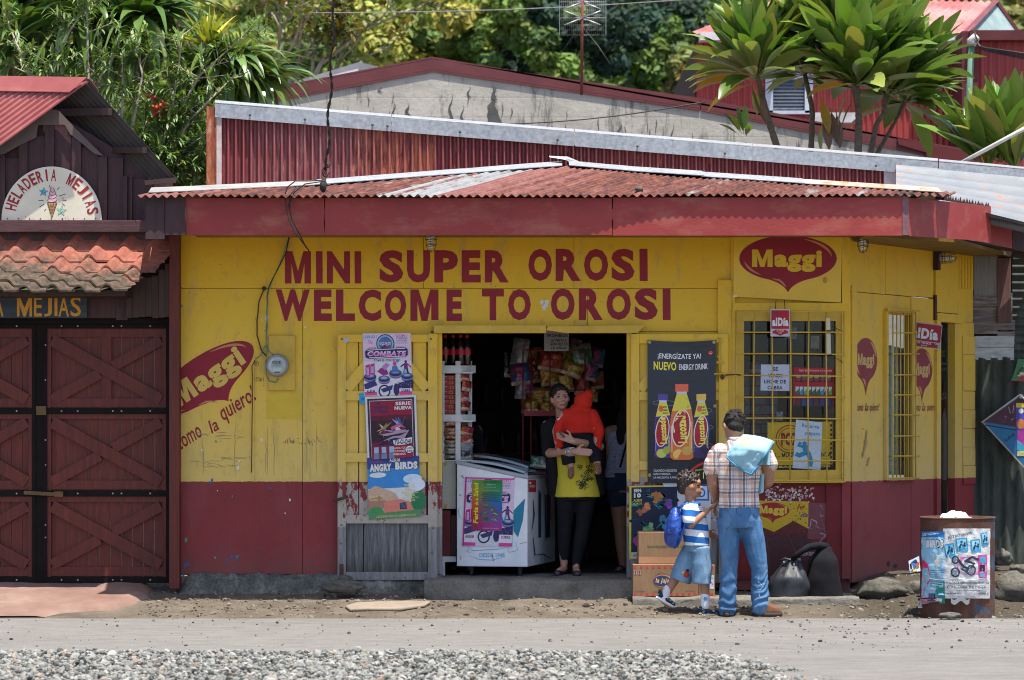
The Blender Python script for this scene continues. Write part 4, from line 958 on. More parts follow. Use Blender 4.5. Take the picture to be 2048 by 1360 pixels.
# ---- wooded hillside, one far mass
g = G()
def hill(u, v):
    x = lerp(-90, 90, u); y = lerp(26, 220, v); return Vector((x, y, -.2+.34*max(0, y-34)+1.5*fbm(x*.05, y*.05)))
g.grid(hill, 60, 40); n = N('hillside', .95, .1); setting('hill', g, n.out(n.ramp(n.noise(.4, 6), [(.3, (.03, .05, .018)), (.7, (.075, .11, .035))])))
g = G()
def tree_mass(cx, cy, zc, rx, rz_, cols, n, ls):
    nb = max(5, int(rx*3)); bl = [(Vector((rv_.gauss(0, .5), rv_.gauss(0, .4), rv_.gauss(0, .5))), rv_.uniform(.28, .5)) for _ in range(nb)]
    bt = [jit(rv_.choice(cols), .25) for _ in bl]
    for i in range(n):
        k = rv_.randrange(nb); b, r = bl[k]; d = Vector((rv_.gauss(0, 1), rv_.gauss(0, 1), rv_.gauss(0, 1))).normalized()
        q = b+d*r*rv_.uniform(.75, 1.05); p = Vector((cx+q.x*rx, cy+q.y*rx, zc+q.z*rz_))
        g.col = jit(bt[k], .22); s = ls*rv_.uniform(.6, 1.3)
        nrm = (d+Vector((rv_.gauss(0, .5), rv_.gauss(0, .5), rv_.gauss(.4, .5)))).normalized(); u = nrm.orthogonal().normalized(); u = Quaternion(nrm, rv_.uniform(0, 6.3)) @ u; w = nrm.cross(u)
        g.poly([p-u*s, p-w*s*.5, p+u*s, p+w*s*.5])
BAM = [(0.287, 0.319, 0.0479), (0.232, 0.271, 0.0399), (0.335, 0.335, 0.0718), (0.16, 0.223, 0.0399)]
MID = [(0.109, 0.179, 0.039), (0.148, 0.218, 0.0468), (0.0858, 0.148, 0.039)]; DRK = [(0.014, 0.0351, 0.0234), (0.0218, 0.0507, 0.0328), (0.039, 0.078, 0.0468)]  # DRK puts the shade of the darker part of the wood into leaf colour
OLV = [(.15, .16, .045), (.12, .15, .04), (.19, .17, .055)]
def mass_at(px, py, Y, rpx, cols, n=900, asp=1.0, ls=.17):
    p = P(px, py, Y); r = rpx/sc_at(Y); tree_mass(p.x, p.y, p.z, r, r*asp, cols, n, ls*(1 if Y < 60 else 1.25))
for row, (Y, py0, py1) in enumerate(((100, -120, -20), (84, -60, 40), (68, -30, 90), (55, 40, 130), (46, 110, 190))):
    for px in range(-1100, 3000, 105):
        x = px+rv_.uniform(-40, 40); y = rv_.uniform(py0, py1)
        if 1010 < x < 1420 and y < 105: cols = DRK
        elif 640 < x < 1020 and y < 110: cols = BAM
        elif x < 640: cols = rv_.choice((OLV, MID, BAM))
        elif x > 1900: cols = OLV
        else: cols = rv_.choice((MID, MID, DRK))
        mass_at(x, y, Y+rv_.uniform(-4, 4), rv_.uniform(80, 125), cols, 620, rv_.uniform(.6, .95))
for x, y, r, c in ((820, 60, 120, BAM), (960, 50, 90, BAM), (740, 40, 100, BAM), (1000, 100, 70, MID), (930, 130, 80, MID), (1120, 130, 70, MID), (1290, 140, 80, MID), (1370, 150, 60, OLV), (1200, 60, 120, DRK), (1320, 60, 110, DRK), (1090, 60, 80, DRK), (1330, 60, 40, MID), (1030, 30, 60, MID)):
    mass_at(x, y, 42+rv_.uniform(-2, 2), r, c, 1300, .8, .13)
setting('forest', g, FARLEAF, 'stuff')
rv_.seed(44)
# ---- pale-limbed tree with russet leaves beyond the hall
t = thing('bare_limbed_tree', 'pale limbed thin tree with russet and yellow leaves left of the grey hall', 'tree', P(600, 300, 18))
g = G(); tips = []
def limb(p, d, L, r, k):
    q = p+d*L; g.tube([p, lerp(p, q, .5)+Vector((rv_.gauss(0, .04), 0, rv_.gauss(0, .03)))*L, q], [r, r*.85, r*.65], 6)
    if k == 0 or L < .25: tips.append(q); return
    for s in range(rv_.choice((2, 2, 3))):
        e = (d+Vector((rv_.gauss(0, .55), rv_.gauss(0, .4), rv_.gauss(.1, .35)))).normalized(); limb(lerp(p, q, rv_.uniform(.6, 1)), e, L*rv_.uniform(.6, .85), r*.62, k-1); tips.append(q)
limb(P(565, 330, 18), Vector((.1, 0, 1)), 1.3, .06, 5); limb(P(580, 250, 18), Vector((.45, 0, .9)), 1.1, .05, 5); limb(P(560, 260, 18.4), Vector((.75, 0, .6)), 1.0, .04, 4)
obj('trunk', g, PALEB, t); g = G()
for q in tips:
    for _ in range(4):
        c = jit(rv_.choice(((.20, .18, .04), (.17, .22, .05), (.13, .19, .04), (.20, .14, .04))), .25); d = Vector((rv_.gauss(0, 1), rv_.gauss(0, 1), rv_.gauss(0, .6)))
        blade(g, q+Vector((rv_.gauss(0, .1), rv_.gauss(0, .1), rv_.gauss(0, .08))), d, .17, .04, 2, lambda t: math.sin(PI*(t*.95+.03)), c, None, 3, .1)
obj('crown', g, LEAF, t)
rv_.seed(77)
# ---- cordyline clump on the right, behind the parapet
GR = [(0.124, 0.22, 0.0334), (0.162, 0.267, 0.0476), (0.0857, 0.171, 0.0286), (0.209, 0.296, 0.0666), (0.143, 0.237, 0.0571)]
GRY = GR+[(0.238, 0.272, 0.0595)]
def cordyline(label, pts, heads, r=.036, Y=3.4, extra=None):
    t = thing('cordyline', label, 'plant', P(pts[0][0], pts[0][1], Y), 'cordylines behind the parapet'); g = G()
    trunk(g, [P(pts[0][0], 480, Y)]+[P(x, y, Y) for x, y in pts], r*1.1, r*.7)
    for hx, hy, *_ in heads: g.tube([P(pts[-1][0], pts[-1][1], Y), P(hx, hy, Y)], [r*.7, r*.55], 6)
    obj('trunk', g, BARK, t); g = G()
    for hx, hy, n, L, el in heads: rosette(g, P(hx, hy, Y), int(n*1.5), L, L*.105, GRY, (.1, 1.0), (el[0]+.3, el[1]), cordp, .03)
    if extra: extra(g, Y)
    obj('leaves', g, GLOSSY, t); return t
def dying(lst):
    def f(g, Y):
        for x, y, dx, dz, L, c in lst: blade(g, P(x, y, Y-.1), (dx, -.25, dz), L, L*.12, 1.4, cordp, c, mul(c, .7), 7, .3, .6)
    return f
YL, BRN = (.50, .30, .03), (.20, .10, .04)
cordyline('leftmost cordyline with a leaning bare trunk and yellowing lower leaves', [(1556, 300), (1540, 250), (1524, 190)], [(1515, 155, 62, .76, (-.15, 1.5)), (1505, 115, 26, .62, (.2, 1.5))],
          extra=dying([(1500, 160, -.9, .1, .60, YL), (1505, 168, -.7, -.2, .55, YL), (1500, 170, .4, -.8, .42, BRN), (1508, 170, .1, -.9, .30, (.4, .4, .05)), (1498, 150, -1, .25, .62, (.30, .28, .06))]))
cordyline('slender cordyline between the leaning one and the forked clump', [(1622, 305), (1625, 220), (1610, 150)], [(1607, 105, 46, .78, (.0, 1.5)), (1612, 150, 20, .5, (-.5, .6))], .030, 3.7,
          extra=dying([(1640, 190, .2, -.8, .4, YL), (1650, 215, .1, -1, .42, BRN), (1660, 215, .2, -1, .36, BRN), (1672, 220, .1, -1, .38, BRN), (1645, 240, -.1, -1, .3, (.3, .3, .05))]))
cordyline('tall cordyline with the thickest trunk and largest leaf crown', [(1716, 315), (1718, 240), (1716, 215)], [(1714, 172, 64, .84, (-.1, 1.5)), (1695, 110, 40, .78, (.1, 1.5))], .040, 3.3,
          extra=dying([(1705, 170, -.8, .0, .5, YL), (1700, 175, -.3, -.7, .4, (.35, .3, .05)), (1712, 190, -.4, -.7, .4, BRN)]))
cordyline('right hand stem of the forked cordyline clump leaning right', [(1740, 315), (1752, 250), (1768, 225)], [(1776, 190, 48, .78, (-.3, 1.45)), (1772, 135, 36, .8, (.1, 1.4))], .028, 3.5)
cordyline('thin cordyline stem leaning furthest right over the wall', [(1748, 318), (1775, 270), (1795, 235)], [(1810, 205, 40, .70, (-.6, 1.2)), (1822, 160, 30, .75, (-.1, 1.3))], .022, 3.8)
cordyline('short cordyline with low upright leaves at the right picture edge', [(1985, 420), (1985, 390), (1985, 350)], [(1975, 345, 30, .80, (.5, 1.5)), (2030, 340, 34, .82, (.3, 1.5)), (2000, 330, 20, .7, (.6, 1.5))], .035, 2.6)
t = thing('seedling', 'small green seedling on the wall beside the leaning cordyline', 'plant', P(1490, 310, 3.2)); g = G(); g.tube([P(1492, 400, 3.2), P(1492, 285, 3.2)], .008, 6); obj('stem', g, BARK, t); g = G(); rosette(g, P(1490, 278, 3.2), 8, .26, .035, GR, (.3, 1.2), (.1, 1.3), cordp); obj('leaves', g, GLOSSY, t)
rv_.seed(15)
# ---- dracaenas on the left
DG = [(0.068, 0.145, 0.0255), (0.0935, 0.17, 0.0382), (0.128, 0.212, 0.051), (0.178, 0.246, 0.0765)]
def dracaena(label, trunks, heads, cols, Y):
    t = thing('dracaena', label, 'plant', P(trunks[0][0][0], 420, Y), 'dracaenas behind the parlour'); g = G()
    for q in trunks: trunk(g, [P(q[0][0], 560, Y)]+[P(x, y, Y) for x, y in q], .05, .035)
    obj('trunk', g, BARK, t); g = G()
    for hx, hy, n, L, el, dy in heads: rosette(g, P(hx, hy, Y+dy), n, L, L*.085, cols, (.9, 2.6), el, strap, .05)
    obj('leaves', g, GLOSSY, t)
dracaena('dark dracaena at the left picture edge with broad drooping leaves', [[(20, 300), (40, 80)], [(60, 300), (70, 20)]], [(30, 90, 60, .7, (-.9, 1.3), 0), (60, 0, 60, .75, (-.9, 1.3), .3), (-20, 20, 40, .7, (-.9, 1.3), .2), (80, 130, 40, .6, (-.9, 1.), .5)], DG, 4.6)
dracaena('large dracaena with drooping leaf heads above the parlour roof ridge', [[(190, 300), (185, 60)], [(270, 320), (280, 40)], [(280, 300), (330, 60)]], [(160, 30, 70, .75, (-1.1, 1.3), 0), (215, -20, 60, .75, (-1., 1.3), .3), (280, 30, 80, .78, (-1.1, 1.2), -.2), (330, 20, 60, .7, (-1.1, 1.2), .2), (250, 90, 50, .6, (-1.2, .6), .3), (150, 110, 50, .6, (-1.2, .6), .2)], DG, 4.2)
dracaena('bright yellow hearted dracaena behind the rusty parapet post', [[(440, 330), (450, 120)]], [(455, 120, 110, .68, (-1.0, .7), 0), (520, 150, 70, .62, (-1.0, .8), .25), (410, 160, 60, .58, (-1., .8), .1)], DG+[(.11, .17, .03)], 4.0)
gy = bpy.data.objects['leaves'] if False else None
t = thing('dracaena', 'young dracaena shoot with yellow striped upright leaves', 'plant', P(425, 300, 3.85), 'dracaenas behind the parlour'); g = G(); rosette(g, P(415, 95, 3.75), 34, .40, .03, [(.42, .42, .04), (.50, .45, .05), (.25, .30, .04)], (.5, 1.6), (.1, 1.5), strap); obj('leaves', g, GLOSSY, t); g = G(); g.tube([P(420, 500, 3.85), P(415, 100, 3.75)], .02, 6); obj('trunk', g, BARK, t)
rv_.seed(31)
# ---- shrub with narrow leaves
def shrub(label, stems, Y, nl, cols, L=(.09, .15), cat='shrub'):
    t = thing('shrub', label, cat, P(stems[0][0][0], 420, Y)); g = G(); lg = G(); ends = []
    for st in stems:
        pts = [P(x, y, Y+rv_.uniform(-.1, .1)) for x, y in st]; g.tube(pts, [lerp(.018, .006, i/(len(pts)-1)) for i in range(len(pts))], 6)
        for i in range(len(pts)-1):
            for _ in range(nl):
                f = rv_.random(); p = lerp(pts[i], pts[i+1], f); d = Vector((rv_.gauss(0, 1), rv_.gauss(0, .8), rv_.uniform(.1, 1))).normalized(); ln = rv_.uniform(.10, .34); q = p+d*ln
                g.tube([p, q], [.005, .003], 5, False); ends.append((p, q, d))
        ends.append((pts[-2], pts[-1], (pts[-1]-pts[-2]).normalized()))
    for p, q, d in ends:
        for k in range(13):
            f = .25+.75*(k/12); a = rv_.uniform(0, 2*PI); u = d.orthogonal().normalized(); e = (Quaternion(d, a) @ u)*1.0+d*.6
            blade(lg, lerp(p, q, f), e, rv_.uniform(*L), .012, rv_.uniform(2, 6), lambda t: math.sin(PI*(t*.93+.05)), jit(rv_.choice(cols), .3), None, 4, .3)
    obj('branches', g, PALEB, t); obj('leaves', lg, LEAF, t)
SG = [(0.112, 0.195, 0.0375), (0.15, 0.24, 0.06), (0.0825, 0.158, 0.0375), (0.203, 0.285, 0.075)]
shrub('narrow leaved shrub with pale twigs rising over the parlour roof', [[(175, 330), (178, 200), (174, 40), (170, -10)], [(92, 250), (95, 160), (140, 60), (175, 10)], [(90, 250), (60, 150), (5, 20)], [(170, 210), (210, 140), (240, 95)], [(235, 330), (245, 220), (245, 110)], [(180, 260), (130, 180), (30, 135)], [(250, 360), (265, 250), (285, 150), (265, 60)]], 2.6, 7, SG)
shrub('denser narrow leaved shrub beside the rusty parapet post', [[(310, 380), (330, 270), (400, 150), (500, 60)], [(300, 380), (345, 220), (365, 70)], [(330, 330), (380, 240), (470, 150)], [(300, 360), (310, 240), (300, 190)], [(320, 380), (340, 330), (380, 290)], [(360, 400), (385, 340), (400, 270)], [(290, 390), (290, 340), (270, 290)], [(350, 420), (350, 350), (330, 300)], [(330, 400), (300, 330), (290, 260)], [(390, 420), (395, 350), (405, 300)], [(300, 420), (320, 360), (350, 330)]], 2.9, 11, SG)
shrub('bushy green backdrop shrub under the bright dracaena', [[(260+k*17, 420), (255+k*17+rv_.uniform(-20, 20), 340), (265+k*16, 230+rv_.uniform(-30, 40))] for k in range(10)], 3.5, 9, [(.09, .17, .035), (.14, .24, .05)], (.10, .18))
t = thing('flowering_plant', 'plant with small red flowers showing through the shrub', 'plant', P(320, 400, 3.3)); g = G(); g.tube([P(322, 480, 3.3), P(320, 300, 3.3), P(318, 215, 3.3)], [.02, .015, .008], 6); obj('stem', g, BARK, t); g = G()
for _ in range(26): g.col = jit((.55, .05, .03), .3); p = P(318+rv_.gauss(0, 14), 212+rv_.gauss(0, 12), 2.75+rv_.uniform(0, .2)); g.ell(p, rv_.uniform(.012, .024), seg=6, rings=4)
obj('flower', g, LEAF, t)
# ================================================================ PAINTED MARKS AND SIGNS
n = N('painted_marks', .6, .35); c = n.attr(); a = n.noise(7, 6, .72); f = n.noise(50, 4, .7)
col = n.mix(.22, c, n.mix(1, c, n.ramp(a, [(.35, .45), (.65, 1.)]), 'MULTIPLY')); MARK = n.out(col, f, .2, .004)
RED = (.25, .010, .020); YP = (.62, .42, .08); BALR = (.24, .008, .018); HL = (.50, .20, .09)
WHT = (.78, .78, .76); BLK = (.015, .015, .018)
def balloon(cv, cx, cy, w, h, tail, c=BALR, hl=True, tx=0):
    q = []
    for i in range(49):
        a = math.radians(122+296*i/48); q.append((cx+w/2*math.cos(a), cy+h/2*math.sin(a)))
    tip = (cx+tx, cy+h/2+tail); b = q[-1]
    for i in range(1, 9): t = i/9; m = (cx+tx+w*.05, cy+h/2*1.02); q.append(tuple((1-t)**2*b[k]+2*t*(1-t)*m[k]+t*t*tip[k] for k in (0, 1)))
    q.append(tip); b = q[0]
    for i in range(1, 9): t = i/9; m = (cx+tx-w*.05, cy+h/2*1.02); q.append(tuple((1-t)**2*tip[k]+2*t*(1-t)*m[k]+t*t*b[k] for k in (0, 1)))
    cv.pg(q, c)
    if hl:
        arc = lambda r, a0, a1: [(cx+w/2*r*math.cos(math.radians(a0+(a1-a0)*i/10)), cy+h/2*r*math.sin(math.radians(a0+(a1-a0)*i/10))) for i in range(11)]
        cv.line(arc(.90, -68, -5), h*.055, HL, True); cv.line(arc(.90, 172, 128), h*.05, HL, True)
        cv.line([(cx-w*.16+w*.0, cy+h*.44), (cx-w*.09, cy+h*.47), (cx-w*.05, cy+h*.54), (cx-w*.02, cy+h*.62)], h*.045, HL, True)
def letters(cv, word, boxes, y0, y1, c, off=.05, dy=0):
    k = 0
    for ch, (a, b) in zip(word, boxes):
        s = dy*(k/ max(1, len(word)-1)); k += 1
        if ch == 'I': cv.pg([(a, y0-s), (b, y0-s), (b+.5, y1-s), (a+.5, y1-s)], c)
        else: cv.txt(ch, a, y0-s, b, y1-s, c, off)
zx = lambda v: 500+v/2.048
cv = Canvas(surf(0), .0012, .0006)
for w, bs, y0, y1 in (('MINI', [(143, 250), (270, 297), (315, 410), (428, 455)], 502.5, 567), ('SUPER', [(530, 628), (643, 738), (755, 852), (867, 945), (962, 1060)], 500.5, 565), ('OROSI', [(1140, 1237), (1252, 1355), (1368, 1467), (1480, 1575), (1595, 1628)], 497.5, 562),
                      ('WELCOME', [(105, 245), (262, 335), (352, 430), (445, 537), (552, 640), (657, 772), (805, 868)], 579, 642), ('TO', [(950, 1040), (1057, 1150)], 578, 640.5), ('OROSI', [(1232, 1330), (1347, 1445), (1460, 1560), (1575, 1670), (1690, 1722)], 576.5, 640)):
    letters(cv, w, [(zx(a), zx(b)) for a, b in bs], y0, y1, RED)
obj('painted_lettering', cv, MARK, shop)
# slanting balloon mark and slogan on the left of the front wall
cv = Canvas(surf(0), .0012, .0006, clip=lambda x, y: (max(x, 359.5), y))
ca, sa = math.cos(math.radians(-34)), math.sin(math.radians(-34))
def rotl(x, y): return (407+x*ca-y*sa, 757+x*sa+y*ca)
cv.xf = rotl; balloon(cv, 0, 0, 236, 88, 22, tx=16)
cv.txt('Maggi', -74, -22, 90, 34, YP, .045)
cv.xf = None
def slog(s, x0, y0, ang, L, h, c=RED, sf=.3):
    k = math.radians(ang); e = (math.cos(k), math.sin(k)); f_ = (math.sin(k), -math.cos(k))
    return lambda u, v: (x0+e[0]*L*u+f_[0]*h*v+3*math.sin(u*9)*0, y0+e[1]*L*u+f_[1]*h*v)
for s, x0, y0, L, h in (('como', 361, 901, 56, 22), ('la', 424, 868, 20, 26), ('quiero!', 453, 850, 84, 42)):
    cv.txt(s, 0, 0, 1, 1, RED, .012, .35, warp=slog(s, x0, y0, -33, L, h))
cv.ring(513, 727, 4, 5, 1, RED); cv.txt('R', 511, 724, 515, 730, RED, .01); cv.txt('15361', 508, 754, 527, 763, (.06, .05, .03), .0)
obj('painted_slogan', cv, MARK, shop)
# paint scuffs, drips and paper scraps on the wall
cv = Canvas(surf(0), .0011, .0005); r_ = random.Random(9)
def blot(cv, x, y, r, c, k=9, sq=1.0):
    cv.pg([(x+r*sq*r_.uniform(.4, 1.2)*math.cos(2*PI*i/k), y+r*r_.uniform(.4, 1.2)*math.sin(2*PI*i/k)) for i in range(k)], c)
for x, y, r in ((420, 965, 5), (424, 960, 4), (388, 972, 3), (370, 1132, 6), (376, 1128, 4), (366, 1150, 5), (455, 1118, 3), (463, 1115, 5), (470, 1120, 4), (452, 1125, 3), (540, 976, 2.5), (621, 1123, 3), (640, 1090, 2), (616, 1138, 3), (478, 1112, 3)): blot(cv, x, y, r, (.02, .10, .26), 9, .7)
for x, y, r in ((372, 1080, 6), (430, 1115, 4), (465, 993, 3), (474, 1114, 4), (364, 612, 4), (363, 576, 3), (432, 883, 3), (441, 882, 2)): blot(cv, x, y, r, (.05, .25, .20), 8, .6)
for x, y, r in ((476, 935, 4), (478, 922, 3), (404, 900, 3), (580, 1000, 3), (435, 981, 1.6), (1090, 612, 8), (1084, 604, 6), (1093, 605, 7), (524, 640, 3), (533, 635, 5), (570, 1026, 2), (523, 879, 4), (610, 654, 3), (540, 800, 2)): blot(cv, x, y, r, (.62, .62, .60), 9, .8)
for _ in range(150): x, y = r_.uniform(360, 1460), r_.uniform(470, 660); blot(cv, x, y, r_.uniform(.4, 1.3), (.08, .05, .02), 5)
for _ in range(90): x, y = r_.uniform(360, 672), r_.uniform(660, 960); blot(cv, x, y, r_.uniform(.4, 1.5), r_.choice(((.08, .05, .02), (.6, .58, .5), (.2, .13, .04))), 5)
for x0, x1, y in ((436, 484, 918), (380, 470, 924), (395, 470, 932), (420, 485, 874), (380, 450, 868)): 
    for _ in range(9): a = r_.uniform(x0, x1); cv.line([(a, y+r_.uniform(-4, 4)), (a+r_.uniform(6, 24), y+r_.uniform(-4, 4))], r_.uniform(.5, 2), (.36, .25, .10), True)
for x in (406, 470, 535, 548, 614, 633, 532): cv.line([(x+r_.uniform(-1, 1), y) for y in range(860+r_.randint(-20, 20), 960, 12)], 1.2, (.30, .21, .08), True)
for _ in range(26): x = r_.uniform(560, 640); cv.line([(x, 880+r_.uniform(-8, 8)), (x+r_.uniform(1, 5), 884+r_.uniform(-8, 8))], 1.2, (.22, .15, .06))
cv.rect(533, 782, 603, 838, (.60, .40, .03))
obj('paint_scuffs', cv, MARK, shop)
# marks on the side wall
cv = Canvas(csf, .0045, .0006)
for cx, w, y0, y1 in ((1731, 45, 676, 762), (1843, 42, 697, 778)):
    balloon(cv, cx, (y0+y1)/2, w, y1-y0, 30, (.205, .018, .022), True); cv.txt('Maggi', cx-w*.37, (y0+y1)/2-12, cx+w*.36, (y0+y1)/2+18, (.50, .32, .10), .045)
for cx in (1732, 1846):
    for s, a, b, h in (('..Como', -26, -6, 16), ('la', -3, 4, 16), ('quiero!', 7, 26, 20)): cv.txt(s, cx+a, 806, cx+b, 806+h, (.22, .03, .025), .008, .3)
for _ in range(60): blot(cv, r_.uniform(1704, 1766), r_.uniform(600, 950), r_.uniform(.4, 1.2), (.2, .14, .05), 5)
cv.line([(1733, 860), (1730, 890), (1724, 915)], 5, (.30, .20, .07), True); cv.line([(1738, 915), (1733, 932)], 5, (.30, .20, .07), True); blot(cv, 1777, 1125, 7, BLK, 9, .5); blot(cv, 1790, 1132, 4, BLK)
obj('side_wall_marks', cv, MARK, shop)
# ---- enamel panel sign above the window
t = thing('panel_sign', 'yellow panel sign with red balloon emblem above the barred window', 'sign', P(1575, 605, -.02)); g = G(); g.prism([P(1467, 473, -.03), P(1684, 474, -.03), P(1682, 605, -.03), P(1467, 593, -.03)], (0, .025, 0)); obj('board', g, M('sign_yellow', (.66, .40, .006), .15, 3, .35, .5), t)
cv = Canvas(surf(-.03), .001, .0006); balloon(cv, 1576, 517, 195, 92, 22); cv.txt('Maggi', 1504, 499, 1644, 544, (.66, .42, .02), .05); cv.ring(1650, 560, 4, 5, 1, BALR); cv.txt('R', 1648, 557, 1652, 563, BALR, .0); cv.rect(1467, 591, 1474, 593.5, WHT)
obj('emblem', cv, MARK, t)
# ---- paper and card
def poster(name, label, cat, sf, corners, draw, back=(.72, .72, .70), group=None, th=.0012, l0=.0, grid=1, kind_mat=None):
    cv = Canvas(sf, l0+th+.0004, .0004); cv.col = back
    (ax, ay), (bx_, by), (cx_, cy), (dx, dy) = corners         # TL TR BR BL
    f = lambda u, v: (lerp(lerp(ax, bx_, u), lerp(dx, cx_, u), v), lerp(lerp(ay, by, u), lerp(dy, cy, u), v))
    lo = [sf(*p, l0) for p in corners]; hi = [sf(*p, l0+th) for p in corners]; cv.hexa(lo[::-1]+hi[::-1])
    cv.warp = f; cv.xf = None
    if draw:
        W, H = 100.0, 100.0*math.hypot(dx-ax, dy-ay)/math.hypot(bx_-ax, by-ay); cv.xf = lambda x, y: f(x/W, y/H); draw(cv, W, H)
    return solo(name, cv, kind_mat or PRINT, label, cat, group)
PK, CY, NV, MG = S(225, 70, 150), S(40, 160, 205), S(40, 38, 90), S(200, 40, 130)
rp = random.Random(4)
def combate(cv, W, H):
    cv.rect(0, 0, W, H, S(225, 200, 222)); cv.rect(0, H*.45, W, H, S(222, 220, 226))
    cv.txt('LLEGO !', 2, 4, 30, 10, CY, .03); cv.txt('TU', 11, 15, 20, 22, PK, .03); cv.txt('ALBUM', 11, 28, 27, 33, PK, .02)
    cv.txt('CON !', 70, 3, 93, 8, PK, .03); cv.txt('CONSOLAS', 70, 9, 92, 12.5, NV, .01); cv.txt('CONTROLES', 70, 14, 92, 17.5, NV, .01); cv.txt('15 JUEGOS', 70, 19, 93, 23, CY, .01); cv.txt('GAMES', 69, 27, 85, 32, PK, .02)
    cv.oval(47, 22, 19, 20, NV); cv.oval(47, 22, 17, 18, S(150, 190, 215)); cv.oval(47, 22, 14, 15, S(90, 110, 165)); cv.txt('GOLPAZO', 35, 18, 59, 24, WHT, .02)
    for k in range(10): cv.pg([(47+rp.uniform(-9, 9), 26+rp.uniform(-4, 8)) for _ in range(3)], rp.choice((NV, WHT, PK)))
    cv.pg([(4, 38), (9, 33), (88, 30), (93, 34), (93, 46), (88, 50), (12, 53), (5, 50)], NV); cv.line([(9, 35), (88, 32)], 1.5, WHT); cv.line([(12, 51), (88, 48)], 1.5, WHT)
    cv.txt('COMBATE', 9, 37, 90, 48, S(240, 200, 235), .045, .2); cv.txt('COMBATE', 10, 42, 89, 47.6, S(225, 110, 190), .02, .2); cv.txt('TOMA EL CONTROL !!', 22, 54, 76, 59, NV, .015)
    for x, y, r in ((13, 92, 13), (42, 97, 12), (66, 85, 13), (90, 92, 12)):
        cv.oval(x, y+3, r, r*.55, MG); cv.oval(x, y+1, r, r*.5, CY); cv.oval(x, y-2, r, r*.55, NV); cv.oval(x, y-4, r*.9, r*.4, S(95, 95, 150)); cv.oval(x, y-4, r*.55, r*.22, S(180, 170, 200))
    for x, y, w, h in ((4, 64, 9, 26), (14, 62, 9, 24)): cv.pg([(x, y+3), (x+w, y), (x+w, y+h), (x, y+h)], MG); cv.rect(x+2, y+7, x+w-2, y+h-3, S(190, 170, 215))
    cv.pg([(28, 80), (36, 72), (48, 76), (52, 86), (40, 88)], S(150, 40, 130)); cv.pg([(38, 70), (47, 62), (55, 66), (44, 78)], S(200, 130, 190))
    cv.oval(65, 64, 4, 5, PK); cv.pg([(60, 69), (70, 69), (73, 82), (58, 82)], S(70, 120, 185)); cv.oval(71, 58, 3, 3.5, CY)
    cv.oval(88, 60, 2.6, 3, NV); cv.pg([(84, 63), (92, 63), (92, 75), (84, 75)], S(120, 40, 120)); cv.line([(92, 65), (99, 72)], 2.6, MG); cv.line([(84, 65), (77, 71)], 2.6, NV); cv.line([(86, 75), (82, 87)], 3.2, CY); cv.line([(90, 75), (93, 86)], 3.2, NV)
    cv.pg([(0, 106), (22, 97), (28, 108), (2, 118)], S(60, 55, 115)); cv.pg([(66, 112), (74, 104), (100, 97), (100, 116), (72, 122)], S(45, 42, 95))
    for _ in range(16): cv.oval(rp.uniform(72, 98), rp.uniform(103, 118), 1.3, 1.3, S(100, 95, 165))
    cv.oval(67, 118, 6, 13, S(50, 46, 100)); cv.ring(42, 121, 11, 12, 3, NV); cv.pg([(34, 117), (60, 108), (58, 118), (40, 124)], S(60, 55, 115))
    for x0, x1, s in ((1, 26, 'ALBUM'), (73, 99, 'SOBRE')): cv.rect(x0, 116, x1, H-1, S(238, 225, 235)); cv.rect(x0, H-8, x1, H-1, PK); cv.txt(s, x0+4, 118, x1-4, 124, BLK, .03)
lsf = surf(-.0775)
poster('combate_poster', 'pink and navy games album poster at the top of the left shutter door', 'poster', lsf, [(725, 667), (821, 666), (825, 790), (729, 792)], combate)
